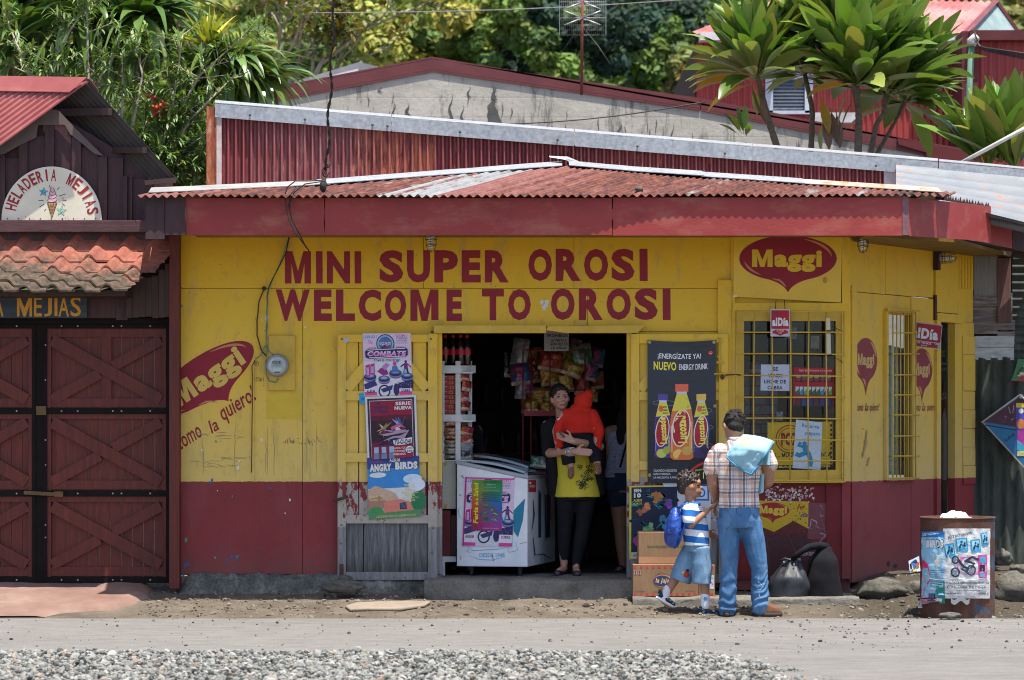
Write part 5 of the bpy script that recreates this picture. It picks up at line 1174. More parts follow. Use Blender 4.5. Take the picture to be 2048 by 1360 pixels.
def cards(cv, W, H):
    cv.rect(0, 0, W, H, S(222, 220, 222)); cv.rect(4, 4, W-4, H-2, S(70, 45, 65)); cv.rect(8, 8, W-8, H, S(215, 212, 216)); cv.rect(9, 9, W-9, H, S(150, 20, 52)); cv.rect(9, 38, W-9, 92, S(95, 22, 45)); cv.rect(9, 48, W-9, 90, S(52, 28, 42))
    cv.txt('EL', 23, 11, 32, 16, S(40, 45, 100), .04); cv.txt('COMBATE', 12, 19, 44, 25, S(40, 45, 100), .04); cv.txt('REGRESA', 13, 27, 45, 33, S(40, 45, 100), .04)
    cv.txt('SERIE', 59, 12, 89, 19, WHT, .045); cv.txt('NUEVA', 57, 21, 91, 28, WHT, .045)
    for k in range(11):
        a = rp.uniform(0, 2*PI); x, y = 34, 64; r = rp.uniform(12, 26); cv.pg([(x+3*math.cos(a+1.5), y+3*math.sin(a+1.5)), (x+r*math.cos(a), y+r*.9*math.sin(a)), (x-3*math.cos(a+1.5), y-3*math.sin(a+1.5))], rp.choice((S(205, 190, 120), S(170, 130, 90), S(110, 30, 60))))
    for k in range(13):
        a = rp.uniform(-2.6, -.4); x, y = 69, 60; r = rp.uniform(10, 24); cv.pg([(x+3, y), (x+r*math.cos(a), y+r*math.sin(a)), (x-2, y+4)], rp.choice((S(90, 130, 190), S(60, 85, 150), S(150, 170, 215))))
    cv.pg([(48, 62), (66, 54), (84, 70), (66, 84), (52, 74)], S(210, 90, 130)); cv.pg([(56, 64), (66, 60), (74, 70), (64, 78)], S(235, 200, 215))
    for _ in range(24): cv.pg([(rp.uniform(12, 88)+dx, rp.uniform(60, 92)+dy) for dx, dy in ((0, 0), (5, 2), (2, 6))], rp.choice((S(40, 30, 60), S(120, 40, 70), S(70, 60, 120), S(180, 150, 170))))
    cv.pg([(52, 88), (90, 84), (88, 96), (54, 100)], S(230, 225, 228)); cv.txt('YU-GI-OH!', 55, 87, 87, 97, BLK, .04, .1)
    cv.rect(9, 98, W-9, H, S(165, 22, 48))
    for x in (12, 27, 42): cv.rect(x, 96, x+13, H, S(90, 40, 75)); cv.rect(x+2, 100, x+11, 112, S(170, 180, 205)); cv.rect(x+1, 113, x+12, H, S(120, 130, 165))
    cv.txt('BUSCA TUS', 52, 102, 76, 106, WHT, .02); cv.txt('CUPONES', 53, 108, 75, 112, WHT, .02); cv.txt('PREMIADOS', 52, 114, 76, 118, WHT, .02); cv.oval(84, 108, 9, 8, BLK); cv.oval(84, 108, 8, 7, WHT); cv.txt('SOBRE', 78, 104, 90, 107, BLK, .02); cv.txt('150', 79, 109, 89, 113, BLK, .04)
poster('card_game_poster', 'maroon card game poster in the middle of the left shutter door', 'poster', surf(-.0790), [(730, 794), (832, 790), (836, 913), (735, 920)], cards)
def birds(cv, W, H):
    cv.rect(0, 0, W, 22, S(38, 70, 150)); cv.rect(0, 22, W, 60, S(60, 140, 205)); cv.oval(20, 34, 16, 5, WHT); cv.oval(86, 44, 18, 9, S(205, 225, 240)); cv.oval(94, 56, 16, 12, S(225, 232, 240))
    cv.txt('TU NUEVO...', 4, 6, 32, 10, S(190, 60, 70), .02); cv.txt('ALBUM', 43, 3, 63, 10, WHT, .04)
    for o, c in ((1.6, BLK), (.8, S(205, 180, 60)), (0, WHT)):
        for s, a, b, y0 in (('ANGRY', 5, 46, 13), ('BIRDS', 54, 96, 11)): cv.txt(s, a-o, y0-o, b+o, y0+14+o, c, .06)
    cv.pg([(0, 62), (14, 54), (30, 60), (52, 70), (64, 92), (58, H), (0, H)], S(205, 170, 140)); cv.pg([(0, 80), (22, 74), (38, 88), (36, 98), (0, 100)], S(175, 125, 105)); cv.pg([(30, 86), (62, 82), (84, 90), (92, 104), (60, 112), (30, 108)], S(220, 130, 110))
    cv.oval(96, 88, 14, 20, S(40, 120, 75)); cv.oval(14, 106, 15, 11, S(60, 150, 85)); cv.pg([(0, 108), (100, 104), (100, H), (0, H)], S(90, 140, 90)); cv.pg([(60, 90), (72, 88), (74, 102), (60, 102)], S(50, 55, 85))
    for y in range(5): cv.line([(62, 91+y*2.2), (72, 90+y*2.2)], .6, S(120, 125, 150))
    for k, s in enumerate(('SUERTE', 'RASPADOR', 'GRAN A', 'GRAN COLECCION', 'PREMIOS', 'PEDILO EN TU', 'LIBRO')): cv.txt(s, 70-(k in (3, 5))*4, 54+k*5, 90+(k in (3, 5))*6, 57.5+k*5, S(225, 220, 150), .02)
    cv.txt('ALBUM  150', 3, 73, 30, 77, S(225, 210, 120), .02); cv.txt('SOBRE  150', 3, 79, 30, 83, S(225, 210, 120), .02); cv.txt('COLECCIONA TODOS TUS ALBUMES EN PUNTO', 14, 112, 90, 116, S(210, 205, 110), .01)
poster('album_poster', 'blue sky sticker album poster, lowest on the left shutter door', 'poster', surf(-.0800), [(734, 916), (838, 911), (842, 1033), (738, 1039)], birds)
poster('paper_scrap', 'small torn cyan paper scrap on the left shutter door', 'paper', surf(-.0765), [(718, 787), (730, 785), (731, 806), (719, 808)], lambda c, W, H: (c.rect(0, 0, W, H, CY), c.txt('D', 40, 80, 75, 120, BLK, .03)))
poster('silver_tape', 'silver tape patch at the top corner of the left shutter door', 'tape', surf(-.0765), [(686, 679), (696, 674), (700, 681), (691, 687)], None, S(190, 190, 195))
# ---- energy drink banner
def bottle_pic(cv, x, y, w, h, cap, body, glow, lab):
    cv.rect(x+w*.22, y, x+w*.78, y+h*.10, cap); cv.rect(x+w*.28, y+h*.10, x+w*.72, y+h*.13, S(190, 200, 215))
    cv.pg([(x+w*.28, y+h*.13), (x+w*.72, y+h*.13), (x+w*.92, y+h*.34), (x+w, y+h*.5), (x+w*.96, y+h*.72), (x+w, y+h*.97), (x+w*.85, y+h), (x+w*.15, y+h), (x, y+h*.97), (x+w*.04, y+h*.72), (x, y+h*.5), (x+w*.08, y+h*.34)], body)
    cv.pg([(x+w*.28, y+h*.13), (x+w*.72, y+h*.13), (x+w*.92, y+h*.33), (x+w*.08, y+h*.36)], S(215, 200, 60)); cv.oval(x+w*.38, y+h*.23, w*.13, h*.05, S(215, 90, 60)); cv.txt('BODY', x+w*.5, y+h*.19, x+w*.74, y+h*.22, BLK, .02); cv.txt('& MIND', x+w*.5, y+h*.24, x+w*.78, y+h*.265, BLK, .02); cv.txt('ENERGY', x+w*.5, y+h*.285, x+w*.82, y+h*.31, BLK, .02)
    cv.line([(x+w*.06, y+h*.55), (x+w*.08, y+h*.9)], w*.06, glow); cv.line([(x+w*.93, y+h*.5), (x+w*.92, y+h*.9)], w*.05, glow)
    cv.oval(x+w*.47, y+h*.58, w*.40, h*.25, S(235, 225, 200), .12); cv.oval(x+w*.47, y+h*.58, w*.35, h*.235, S(165, 18, 40), .12)
    up = lambda u, v: (x+w*(.26+.40*(1-v))+w*.05-w*.10*u+w*.04, y+h*(.78-.42*u))
    cv.txt('Lucozade', 0, 0, 1, 1, S(235, 215, 90), .05, 0, warp=up); cv.txt('ENERGY', 0, 0, 1, 1, S(225, 200, 90), .03, 0, warp=lambda u, v: (x+w*(.80+.10*(1-v)), y+h*(.84-.20*u)))
    cv.oval(x+w*.42, y+h*.93, w*.30, h*.07, lab); cv.oval(x+w*.72, y+h*.88, w*.22, h*.06, mul(lab, .7))
def luco(cv, W, H):
    cv.rect(0, 0, W, H, S(24, 26, 34)); cv.pg([(0, 20), (60, 40), (100, 60), (100, 110), (0, 120)], S(36, 42, 56))
    cv.txt('¡ENERGÍZATE YA!', 15, 17, 78, 29, WHT, .012); cv.txt('NUEVO', 9, 32, 42, 45, S(235, 215, 40), .03); cv.txt('ENERGY DRINK', 46, 35, 88, 44, WHT, .012); cv.oval(92, 19, 3, 3, S(215, 50, 50)); cv.oval(92, 20.4, 2, .8, S(240, 160, 60))
    for k, (y, x0, x1) in enumerate(((96, 8, 42), (108, 70, 94), (134, 66, 96), (142, 10, 40), (162, 62, 95))): cv.ring((x0+x1)/2, y, (x1-x0)/2, 4, .7, S(120, 130, 145))
    bottle_pic(cv, 10, 82, 25, 99, S(70, 60, 140), S(80, 45, 130), S(150, 120, 200), S(190, 200, 80)); bottle_pic(cv, 66, 82, 25, 100, S(225, 180, 75), S(30, 40, 95), S(90, 120, 190), S(60, 40, 80)); bottle_pic(cv, 33, 66, 34, 118, S(225, 95, 50), S(215, 110, 50), S(245, 190, 130), S(235, 190, 90))
    for k, s in enumerate(('CUANDO NECESITO', 'MÁS ENERGÍA,', 'LA NECESITO RÁPIDO.')): cv.txt(s, 9, 199+k*5.2, (43, 34, 47)[k], 202.6+k*5.2, S(215, 215, 215), .008)
    q = [(100-46*math.cos(a), 222-38*math.sin(a)) for a in [PI/2*i/10 for i in range(11)]]+[(100, 222)]
    cv.pg(q, S(190, 40, 40)); q = [(100-43*math.cos(a), 222-34*math.sin(a)) for a in [PI/2*i/10 for i in range(11)]]+[(100, 222)]; cv.pg(q, BLK)
    cv.txt('Precio Sugerido', 0, 0, 1, 1, S(230, 220, 60), .02, warp=lambda u, v: (70+32*u, 203-8*u-3.5*v)); cv.txt('¢ 1985', 72, 203, 99, 216, S(235, 240, 120), .01)
bc = lambda x, y: (x, y)
def banner(sfY):
    def f(px, py, l): k = (px-1296)/136; m = (py-680)/275; return P(px, py+3.5*math.sin(PI*clamp(k))*(1-m), sfY-.012-.010*math.sin(k*6+m*2.5)*math.sin(PI*m)-.016*math.sin(PI*clamp(m))**2)+Vector((0, -l, 0))
    return f
t = thing('banner', 'black energy drink banner with three bottles on the right shutter door', 'banner', P(1362, 962, -.09)); bs = banner(-.078)
cv = Canvas(bs, .0016, .0004); cv.col = S(24, 26, 34); cv.grid(lambda u, v: bs(lerp(1295, 1432, u), lerp(680, 966, v), 0), 18, 34); W_ = 137.0
cv.xf = lambda x, y: (1295+x*1.37, 680+y*1.30)
def subd(fn):                                                # split long edges so that marks follow the sag
    def pg(pts, c=None):
        q = []
        for a, b in zip(pts, pts[1:]+pts[:1]):
            m = max(1, int(math.hypot(b[0]-a[0], b[1]-a[1])/8)); q += [(lerp(a[0], b[0], i/m), lerp(a[1], b[1], i/m)) for i in range(m)]
        fn(q, c)
    return pg
cv.pg = subd(cv.pg); W0 = cv.rect
def luco_body(): 
    base = cv.rect; sk = [0]
    def rect(x0, y0, x1, y1, c=None):
        if x1-x0 > 90: return
        base(x0, y0, x1, y1, c)
    cv.rect = rect; opg = cv.pg
    def pg(pts, c=None):
        if max(p[0] for p in pts)-min(p[0] for p in pts) > 90: return
        opg(pts, c)
    cv.pg = pg; luco(cv, 100, 222)
luco_body(); n = N('vinyl_banner', .35, .5); c = n.attr(); VINYL = n.out(c, n.noise(6, 4, .6), .3, .03); obj('sheet', cv, VINYL, t)
g = G()
for x, y in ((1299, 684), (1428, 684), (1430, 812), (1299, 950)): g.tube([bs(x, y, .004), bs(x, y, .007)], .014, 10)
obj('eyelet', g, M('brass_eyelet', (.35, .27, .12), metal=.7, rough=.4), t)
# ---- posters under the banner
def aliens(cv, W, H):
    cv.rect(0, 0, W, H, S(205, 200, 60)); cv.rect(4, 3, W-4, H-14, S(24, 34, 60)); cv.rect(4, H-14, W-4, H-2, S(215, 210, 200))
    for _ in range(46): x, y = rp.uniform(8, 92), rp.uniform(10, H-22); cv.line([(x+rp.uniform(-12, 12)*i*.4, y+rp.uniform(-8, 8)*i*.4) for i in range(4)], rp.uniform(2, 6), rp.choice((S(40, 110, 150), S(20, 60, 90), S(60, 150, 150), S(30, 90, 60))), True)
    for c, x, y in ((S(215, 130, 90), 30, 46), (S(225, 150, 80), 52, 24), (S(130, 80, 170), 74, 44), (S(120, 170, 110), 34, 88), (S(80, 150, 190), 70, 76), (S(170, 60, 150), 20, 112), (S(220, 190, 80), 84, 100)):
        for _ in range(6): blot(cv, x+rp.uniform(-9, 9), y+rp.uniform(-9, 9), rp.uniform(5, 9), mul(c, rp.uniform(.5, 1.2)), 9)
    cv.txt('BEN', 9, 6, 23, 13, WHT, .03); cv.txt('10', 9, 15, 23, 24, WHT, .05); cv.txt('ALIEN', 8, 27, 25, 32, S(200, 205, 70), .03); cv.txt('FORCE', 8, 34, 25, 38, S(200, 205, 70), .03); cv.txt('ALBUM 150  SOBRE 150', 8, H-11, 60, H-5, S(160, 40, 60), .02)
poster('cartoon_poster', 'dark blue green album poster behind the cardboard boxes', 'poster', surf(-.0775), [(1259, 972), (1358, 970), (1362, 1112), (1258, 1119)], aliens)
poster('blank_sheet', 'white paper sheet under the banner between the boy and the man', 'paper', surf(-.0780), [(1321, 958), (1422, 960), (1421, 1070), (1372, 1070)], lambda c, W, H: (c.rect(58, 10, 96, 46, S(40, 110, 190)), c.rect(62, 14, 92, 42, S(215, 225, 235)), c.ring(77, 28, 9, 9, 3, S(40, 110, 190)), [c.txt('AVISO', 20+0*k, 60+k*9, 85, 64+k*9, S(120, 120, 130), .0) for k in range(3)], c.rect(50, 92, 60, 104, S(200, 60, 140))), S(205, 210, 215))
def torn(cv, W, H): 
    for _ in range(14): blot(cv, rp.uniform(10, 90), rp.uniform(5, H-5), rp.uniform(4, 16), rp.choice((S(150, 120, 120), S(110, 60, 70), S(205, 205, 205))), 9)
poster('torn_sheet', 'tattered grey paper low on the right shutter door', 'paper', surf(-.0766), [(1420, 1012), (1440, 1010), (1437, 1072), (1420, 1072)], torn, S(160, 150, 148))
# ---- below the window: faded bill and worn patches
def faded(cv, W, H):
    cv.rect(0, 0, W, H, S(200, 165, 25)); cv.pg([(0, H), (0, H*.75), (30, H*.93), (70, H*.6), (100, H*.85), (100, H)], S(95, 30, 25)); balloon(cv, 27, 20, 68, 33, 10, S(160, 25, 30)); cv.txt('Maggi', 0, 10, 56, 31, S(220, 190, 60), .05); cv.txt('le', 76, 5, 92, 18, S(165, 40, 30), .02, .3); cv.txt('da', 84, 24, 99, 34, S(90, 60, 120), .02, .3)
    for _ in range(36): blot(cv, rp.uniform(55, 99), rp.uniform(2, H-4), rp.uniform(.6, 2.2), S(110, 40, 30), 6)
psf = surf(.004)
poster('faded_bill', 'faded yellow bill with red balloon emblem under the window', 'poster', psf, [(1519, 1001), (1617, 1003), (1616, 1067), (1519, 1069)], faded, l0=.0)
def wornp(cv, W, H):
    for _ in range(40): x, y = rp.uniform(5, 95), rp.uniform(5, H-5); cv.line([(x, y), (x+rp.uniform(-14, 14), y+rp.uniform(-14, 14)), (x+rp.uniform(-20, 20), y+rp.uniform(-20, 20))], rp.uniform(.6, 3), rp.choice((S(190, 170, 170), S(120, 50, 60), S(160, 120, 125))), True)
poster('worn_bill', 'worn out pinkish bill scraped almost blank under the window corner', 'poster', psf, [(1616, 1005), (1677, 1007), (1676, 1080), (1615, 1078)], wornp, S(120, 62, 66))
poster('brown_bill', 'large faded brown bill low on the wall behind the bags', 'poster', surf(.0041), [(1519, 1069), (1615, 1069), (1676, 1080), (1678, 1158)][:2]+[(1677, 1158), (1519, 1158)], lambda c, W, H: (c.txt('GERBER', 62, 36, 98, 44, S(170, 150, 150), .03), c.line([(60, 0), (60, H)], .7, S(120, 90, 80)), c.line([(15, 0), (14, H)], .7, S(110, 60, 60))), S(74, 34, 32))
cv = Canvas(psf, .001, .0004)
for _ in range(170):
    x = rp.uniform(1530, 1628); y = 985+rp.gauss(0, 9)+ (x-1530)*.06; blot(cv, x, y, rp.uniform(.8, 3.2), rp.choice((S(205, 195, 190), S(175, 150, 145))), 7)
obj('peeled_patch', cv, MARK, shop)
# ---- things in and on the window
wsf = surf(.058)
def leche(c, W, H): c.rect(0, 0, W, H, S(200, 208, 225)); [c.txt(s, a, y, b, y+13, BLK, .03) for s, a, b, y in (('SE', 41, 60, 9), ('VENDE', 25, 76, 32), ('LECHE DE', 12, 88, 53), ('CABRA', 24, 76, 74))]
poster('goat_milk_notice', 'pale printed notice SE VENDE LECHE DE CABRA inside the front window', 'notice', wsf, [(1522, 729), (1579, 729), (1579, 782), (1521, 781)], leche)
def chart(c, W, H):
    c.rect(0, 0, W, H, S(175, 32, 40)); c.txt('Super productos para ti y tu familia', 14, 3, 95, 11, S(235, 200, 190), .01); c.rect(4, 15, 97, 36, S(52, 44, 66)); c.rect(4, 46, 97, 68, S(70, 50, 50)); c.rect(4, 76, 97, 96, S(52, 46, 70))
    for k in range(6): c.oval(12+k*15, 29, 6, 5, S(150, 60, 50)); c.oval(12+k*15, 23, 6, 3, rp.choice((S(90, 120, 80), S(170, 150, 90)))); c.rect(6+k*15, 16, 18+k*15, 19, rp.choice((S(70, 110, 80), S(110, 90, 130))))
    for k in range(9): c.rect(5+k*10.2, 47, 13.5+k*10.2, 67, S(210, 205, 200)); c.pg([(5+k*10.2, 60), (13.5+k*10.2, 52), (13.5+k*10.2, 67), (5+k*10.2, 67)], rp.choice((S(60, 110, 70), S(165, 40, 50), S(110, 170, 80), S(60, 150, 190))))
    for k in range(6): c.rect(6+k*15, 78, 16+k*15, 95, rp.choice((S(60, 60, 110), S(90, 60, 40), S(60, 80, 120))))
poster('product_chart', 'red product chart with three rows of packets inside the front window', 'poster', wsf, [(1587, 735), (1668, 736), (1668, 810), (1587, 810)], chart)
def pozu(c, W, H): c.rect(0, 0, W, H, S(195, 165, 35)); c.ring(34, 26, 21, 21, 2, S(130, 25, 25)); c.ring(34, 26, 17, 17, 1.4, S(130, 25, 25)); c.txt('POZ', 21, 16, 47, 36, S(130, 25, 25), .05); c.txt('TUS... MUUUY   CONTENTA', 0, 47, 98, 54, BLK, .03); c.rect(0, 66, W, H, BLK); c.txt('TABASCO  MEJOR', 2, 67, 98, H-2, S(205, 180, 60), .05); [c.rect(96.5, 4+k*7, 99, 8+k*7, BLK) for k in range(9)]
poster('yellow_window_card', 'yellow card with red ring emblem low in the front window', 'sign', wsf, [(1535, 845), (1665, 843), (1665, 938), (1535, 940)], pozu)
def recarga(c, W, H):
    B = S(50, 140, 180); c.rect(0, 0, W, H, S(198, 212, 222)); c.txt('Recarga', 24, 12, 88, 30, B, .02); c.txt('prepago', 36, 42, 92, 58, B, .02); c.oval(38, 86, 8, 8, B); c.pg([(30, 94), (50, 90), (58, 120), (44, 126), (32, 112)], B); c.line([(32, 98), (16, 96), (24, 84)], 7, B); c.line([(46, 120), (20, 134), (8, 128)], 9, B); c.line([(52, 118), (64, 150), (62, 172)], 9, B)
poster('phone_credit_notice', 'white phone top up notice with blue running figure in the window', 'notice', surf(.052), [(1592, 839), (1645, 845), (1641, 940), (1585, 936)], recarga)
poster('brown_tag', 'small beige tag hanging high inside the front window', 'tag', surf(.2), [(1622, 672), (1638, 672), (1638, 697), (1621, 697)], lambda c, W, H: [c.txt('ABIERTO', 10, 30+k*20, 90, 40+k*20, BLK, 0) for k in range(3)], S(150, 140, 120))
poster('grey_note', 'small grey note at the window top beside the hanging tag', 'paper', surf(.1), [(1570, 655), (1594, 655), (1593, 678), (1570, 678)], None, S(120, 118, 112))
t = thing('newspaper_sign', 'small upright red and white newspaper sign hung on the window grille', 'sign', P(1560, 673, -.1)); g = G(); sp_ = surf(-.112)
def aldia(cv):
    cv.rect(0, 0, 100, 139, S(200, 195, 200)); cv.rect(4, 4, 50, 100, S(160, 30, 50)); cv.rect(50, 4, 96, 100, S(185, 22, 42)); cv.txt('alDía', 9, 42, 93, 86, WHT, .055); cv.pg([(20, 104), (82, 104), (82, 110), (94, 110), (88, 116), (94, 124), (80, 124), (50, 136), (20, 124), (6, 124), (14, 116), (6, 110), (20, 110)], S(170, 26, 44)); cv.txt('SE VENDE', 32, 107, 70, 114, WHT, .01); cv.txt('AQUÍ', 40, 117, 60, 125, WHT, .01)
cv = Canvas(sp_, .0035, .0004); cv.col = S(200, 195, 200); cv.hexa([sp_(*p, 0) for p in ((1542, 673), (1579, 673), (1579, 618), (1542, 618))]+[sp_(*p, .003) for p in ((1542, 673), (1579, 673), (1579, 618), (1542, 618))]); cv.xf = lambda x, y: (1541+x*.385, 619+y*.388); aldia(cv); obj('panel', cv, PRINT, t); g = G(); g.tube([P(1551, 619, -.105), P(1552, 600, -.04)], .003, 5); g.tube([P(1570, 619, -.105), P(1569, 600, -.04)], .003, 5); obj('wire', g, IRON, t)
t = thing('newspaper_sign', 'larger tilted red and white newspaper sign projecting from the side wall', 'sign', P(1850, 700, .6)); q0 = cq(1835, 670)
sy = q0.y-.10; sp2 = surf(sy); cv = Canvas(sp2, .0035, .0004); cv.col = S(170, 165, 168); CR = [(1819, 642), (1885, 650), (1880, 699), (1813, 690)]
cv.hexa([sp2(*CR[i], 0) for i in (3, 2, 1, 0)]+[sp2(*CR[i], .003) for i in (3, 2, 1, 0)])
cv.xf = lambda x, y: (lerp(lerp(1819, 1885, x/100), lerp(1813, 1880, x/100), y/100), lerp(lerp(642, 650, x/100), lerp(690, 699, x/100), y/100))
def aldia2(cv):
    cv.rect(3, 4, 40, 74, S(140, 34, 48)); cv.rect(40, 4, 98, 74, S(160, 22, 38)); cv.txt('alDía', 12, 22, 90, 66, S(215, 215, 215), .055); cv.pg([(16, 78), (84, 78), (84, 84), (94, 84), (90, 90), (94, 96), (60, 98), (30, 98), (6, 96), (10, 90), (6, 84), (16, 84)], S(150, 26, 40)); cv.txt('SE VENDE', 30, 79, 72, 86, WHT, .01); cv.txt('AQUÍ', 42, 89, 60, 95, WHT, .01)
aldia2(cv); obj('panel', cv, PRINT, t); g = G(); g.tube([sp2(1850, 660, -.006), cq(1850, 665)], .008, 6); obj('bracket', g, IRON, t)
t = thing('paper_strip', 'cream wooden strip wired to the window grille', 'slat', P(1656, 708, -.12)); g = G(); g.prism([P(1652, 636, -.125), P(1660, 636, -.125), P(1661, 660, -.12), P(1653, 660, -.12)], (0, .008, 0)); g.prism([P(1653, 667, -.125), P(1661, 667, -.125), P(1662, 708, -.12), P(1653, 708, -.12)], (0, .008, 0)); obj('slat', g, M('cream_slat', (.55, .48, .33), .2), t); g = G(); g.tube([P(1660, 650, -.12), P(1700, 671, .02)], .0025, 5); g.tube([P(1660, 708, -.12), P(1694, 730, .0)], .0025, 5); obj('wire', g, IRON, t)
# side door advert
cv = Canvas(plane_surf(A0-CN*.236, CN), .001, .001); cv.rect(1877, 655, 1898, 1130, S(40, 34, 36)); cv.pg([(1880, 800), (1888, 760), (1894, 800), (1896, 1000), (1879, 1000)], S(120, 36, 30)); cv.pg([(1884, 830), (1889, 815), (1893, 840), (1893, 960), (1884, 960)], S(205, 205, 205)); cv.txt('zero', 1876, 700, 1890, 715, WHT, .02); cv.txt('LA TAMBIÉN', 1876, 722, 1893, 730, WHT, .01); cv.txt('REFRÉSCATE', 1876, 734, 1893, 741, WHT, .01); cv.txt('250', 1882, 785, 1892, 799, WHT, .03); cv.line([(1899, 650), (1898, 900), (1893, 1040)], 2.2, S(150, 155, 160))
solo('door_advert', cv, PRINT, 'narrow dark drink advert seen in the side doorway', 'poster')
# ---- ice-cream parlour signs
t = thing('arched_sign', 'cream half round sign lettered HELADERIA MEJIAS with an ice cream cone', 'sign', P(103, 440, -.05)); g = G(); A = [(103+100*math.cos(PI*i/40), 440-107*math.sin(PI*i/40)) for i in range(41)]; g.pp(A, -.06, -.032)
n = N('cream_sign_paint', .5, .4); a = n.noise(3, 6, .7); b = n.noise(26, 6, .78); Z = n.xyz()[2]; col = n.ramp(a, [(.3, (.56, .50, .37)), (.7, (.70, .65, .52))]); zk = n.math('MULTIPLY', n.math('SUBTRACT', 3.30, Z), 2.2); col = n.mix(n.step(n.math('ADD', b, zk), .66, .75), col, (.12, .09, .035)); obj('board', g, n.out(col, b, .15, .004), t)
cv = Canvas(surf(-.06), .0012, .0006); SR = S(150, 35, 40)
def arc_text(s, a0, a1, r0, r1, rx=1.0, ry=1.03):
    n_ = len(s)
    for i, ch in enumerate(s):
        if ch == ' ': continue
        c0 = lerp(a0, a1, (i+.10)/n_); c1 = lerp(a0, a1, (i+.90)/n_)
        if ch == 'I': c0, c1 = lerp(c0, c1, .34), lerp(c0, c1, .66)
        def w(u, v, c0=c0, c1=c1):
            a = math.radians(lerp(c0, c1, u)); r = lerp(r0, r1, v); return (103+r*rx*math.cos(a), 436-r*ry*math.sin(a))
        if ch == 'I': cv.pg([w(0, 0), w(1, 0), w(1, 1), w(0, 1)], SR)
        else: cv.txt(ch, 0, 0, 1, 1, SR, .022, warp=w)
arc_text('HELADERIA', 170, 82, 72, 95); arc_text('MEJIAS', 68, 4, 72, 95)
def star(x, y, r, c, rot=0): cv.pg([(x+(r*1.12 if i % 2 == 0 else r*.5)*math.sin(PI*i/5+rot), y-(r*1.12 if i % 2 == 0 else r*.5)*math.cos(PI*i/5+rot)) for i in range(10)], BLK); cv.pg([(x+(r if i % 2 == 0 else r*.43)*math.sin(PI*i/5+rot), y-(r if i % 2 == 0 else r*.43)*math.cos(PI*i/5+rot)) for i in range(10)], c); cv.ring(x, y, r*.28, r*.28, .7, BLK, 0, 12, 0, 5)
star(87, 384, 9, S(90, 165, 195), .1); star(123, 422, 10, S(150, 200, 175), .1)
cv.pg([(94, 405), (115, 405), (104, 437)], BLK); cv.pg([(95.5, 406), (113.5, 406), (104, 434)], S(190, 140, 85))
for k in range(3): cv.line([(97+k*5, 407), (104+k*2.4, 428-k*3)], .7, BLK); cv.line([(112-k*5, 407), (104-k*2.4, 428-k*3)], .7, BLK)
for y, r in ((400, 10), (393, 8.5), (386, 6.5), (380, 4)): cv.oval(105, y, r, 5.2, BLK, -.2); cv.oval(105, y, r-1, 4.2, S(215, 165, 180), -.2)
cv.pg([(102, 379), (105, 373), (108, 379)], S(215, 165, 180))
for a, b in (((99, 371), (101, 376)), ((119, 374), (114, 380)), ((131, 388), (118, 392)), ((133, 401), (124, 400)), ((130, 411), (124, 407)), ((77, 401), (87, 401)), ((79, 414), (88, 408)), ((89, 422), (92, 418)), ((128, 396), (124, 396))): cv.line([a, b], 1.2, BLK)
obj('lettering', cv, MARK, t)
g = G()
for k in range(9): g.ell(P(15+k*22, 437, -.062), (.006, .004, .006), seg=6, rings=4)
obj('screw', g, M('dull_nail'  , (.16, .15, .14)), t)
t = thing('name_board', 'slate blue name board with yellow letters above the barn doors', 'sign', P(60, 636, -.1)); g = G(); g.bp(-230, 588, 174, 636, -.10, -.05); obj('board', g, stained('slate_blue_board', (.030, .045, .06), (.06, .08, .10), (.7, 9, 9)), t); cv = Canvas(surf(-.10), .0012, .0006); OY = S(205, 145, 45)
for ch, a, b in (('M', 34, 64), ('E', 68, 84), ('I', 110, 114), ('A', 117, 138), ('S', 141, 162), ('A', -14, 7)):
    if ch == 'I': cv.rect(109, 594, 115, 632, OY)
    else: cv.txt(ch, a, 593, b, 633, OY, .012)
cv.txt('J', 88, 593, 104, 633, OY, .012); cv.txt('HELADERI', -190, 593, -22, 633, OY, .012); obj('lettering', cv, MARK, t)
# ---- hanging kite-shaped poster and scrap on the shack
t = thing('hanging_poster', 'blue and purple square poster hung by its corner on the dark sheet', 'poster', P(2030, 930, 2.1)); ksf = surf(2.06); cv = Canvas(ksf, .0035, .0006); cv.col = S(150, 150, 155); K = [(1964, 845), (2040, 790), (2110, 860), (2048, 936)]
cv.hexa([ksf(*p, 0) for p in K[::-1]]+[ksf(*p, .002) for p in K[::-1]]); K2 = [(1968, 845), (2040, 794), (2105, 860), (2048, 930)]; cv.pg(K2, S(35, 110, 150)); cv.pg([(1968, 844), (2040, 793), (2070, 822), (2040, 855)], S(75, 35, 50)); cv.line([(1970, 850), (2044, 862)], 2, BLK)
for _ in range(16): x, y = rp.uniform(2000, 2046), rp.uniform(820, 850); cv.line([(x, y), (x+rp.uniform(-8, 8), y+rp.uniform(-18, 2))], 2, rp.choice((S(160, 160, 165), S(110, 60, 110), S(60, 50, 60))), True)
cv.txt('ALBUM', 0, 0, 1, 1, S(20, 50, 70), .02, warp=lambda u, v: (2010+20*u-3*v, 885-14*u-6*v)); cv.rect(2032, 806, 2052, 912, S(70, 70, 160)); cv.rect(2032, 806, 2052, 815, S(210, 190, 60)); cv.oval(2042, 822, 5, 5, WHT); cv.oval(2042, 848, 9, 10, S(200, 120, 60)); cv.pg([(2034, 862), (2050, 858), (2050, 890), (2036, 886)], S(160, 50, 140)); cv.pg([(2034, 880), (2050, 892), (2048, 904), (2034, 900)], S(60, 160, 190)); cv.rect(2034, 902, 2050, 912, S(200, 200, 120))
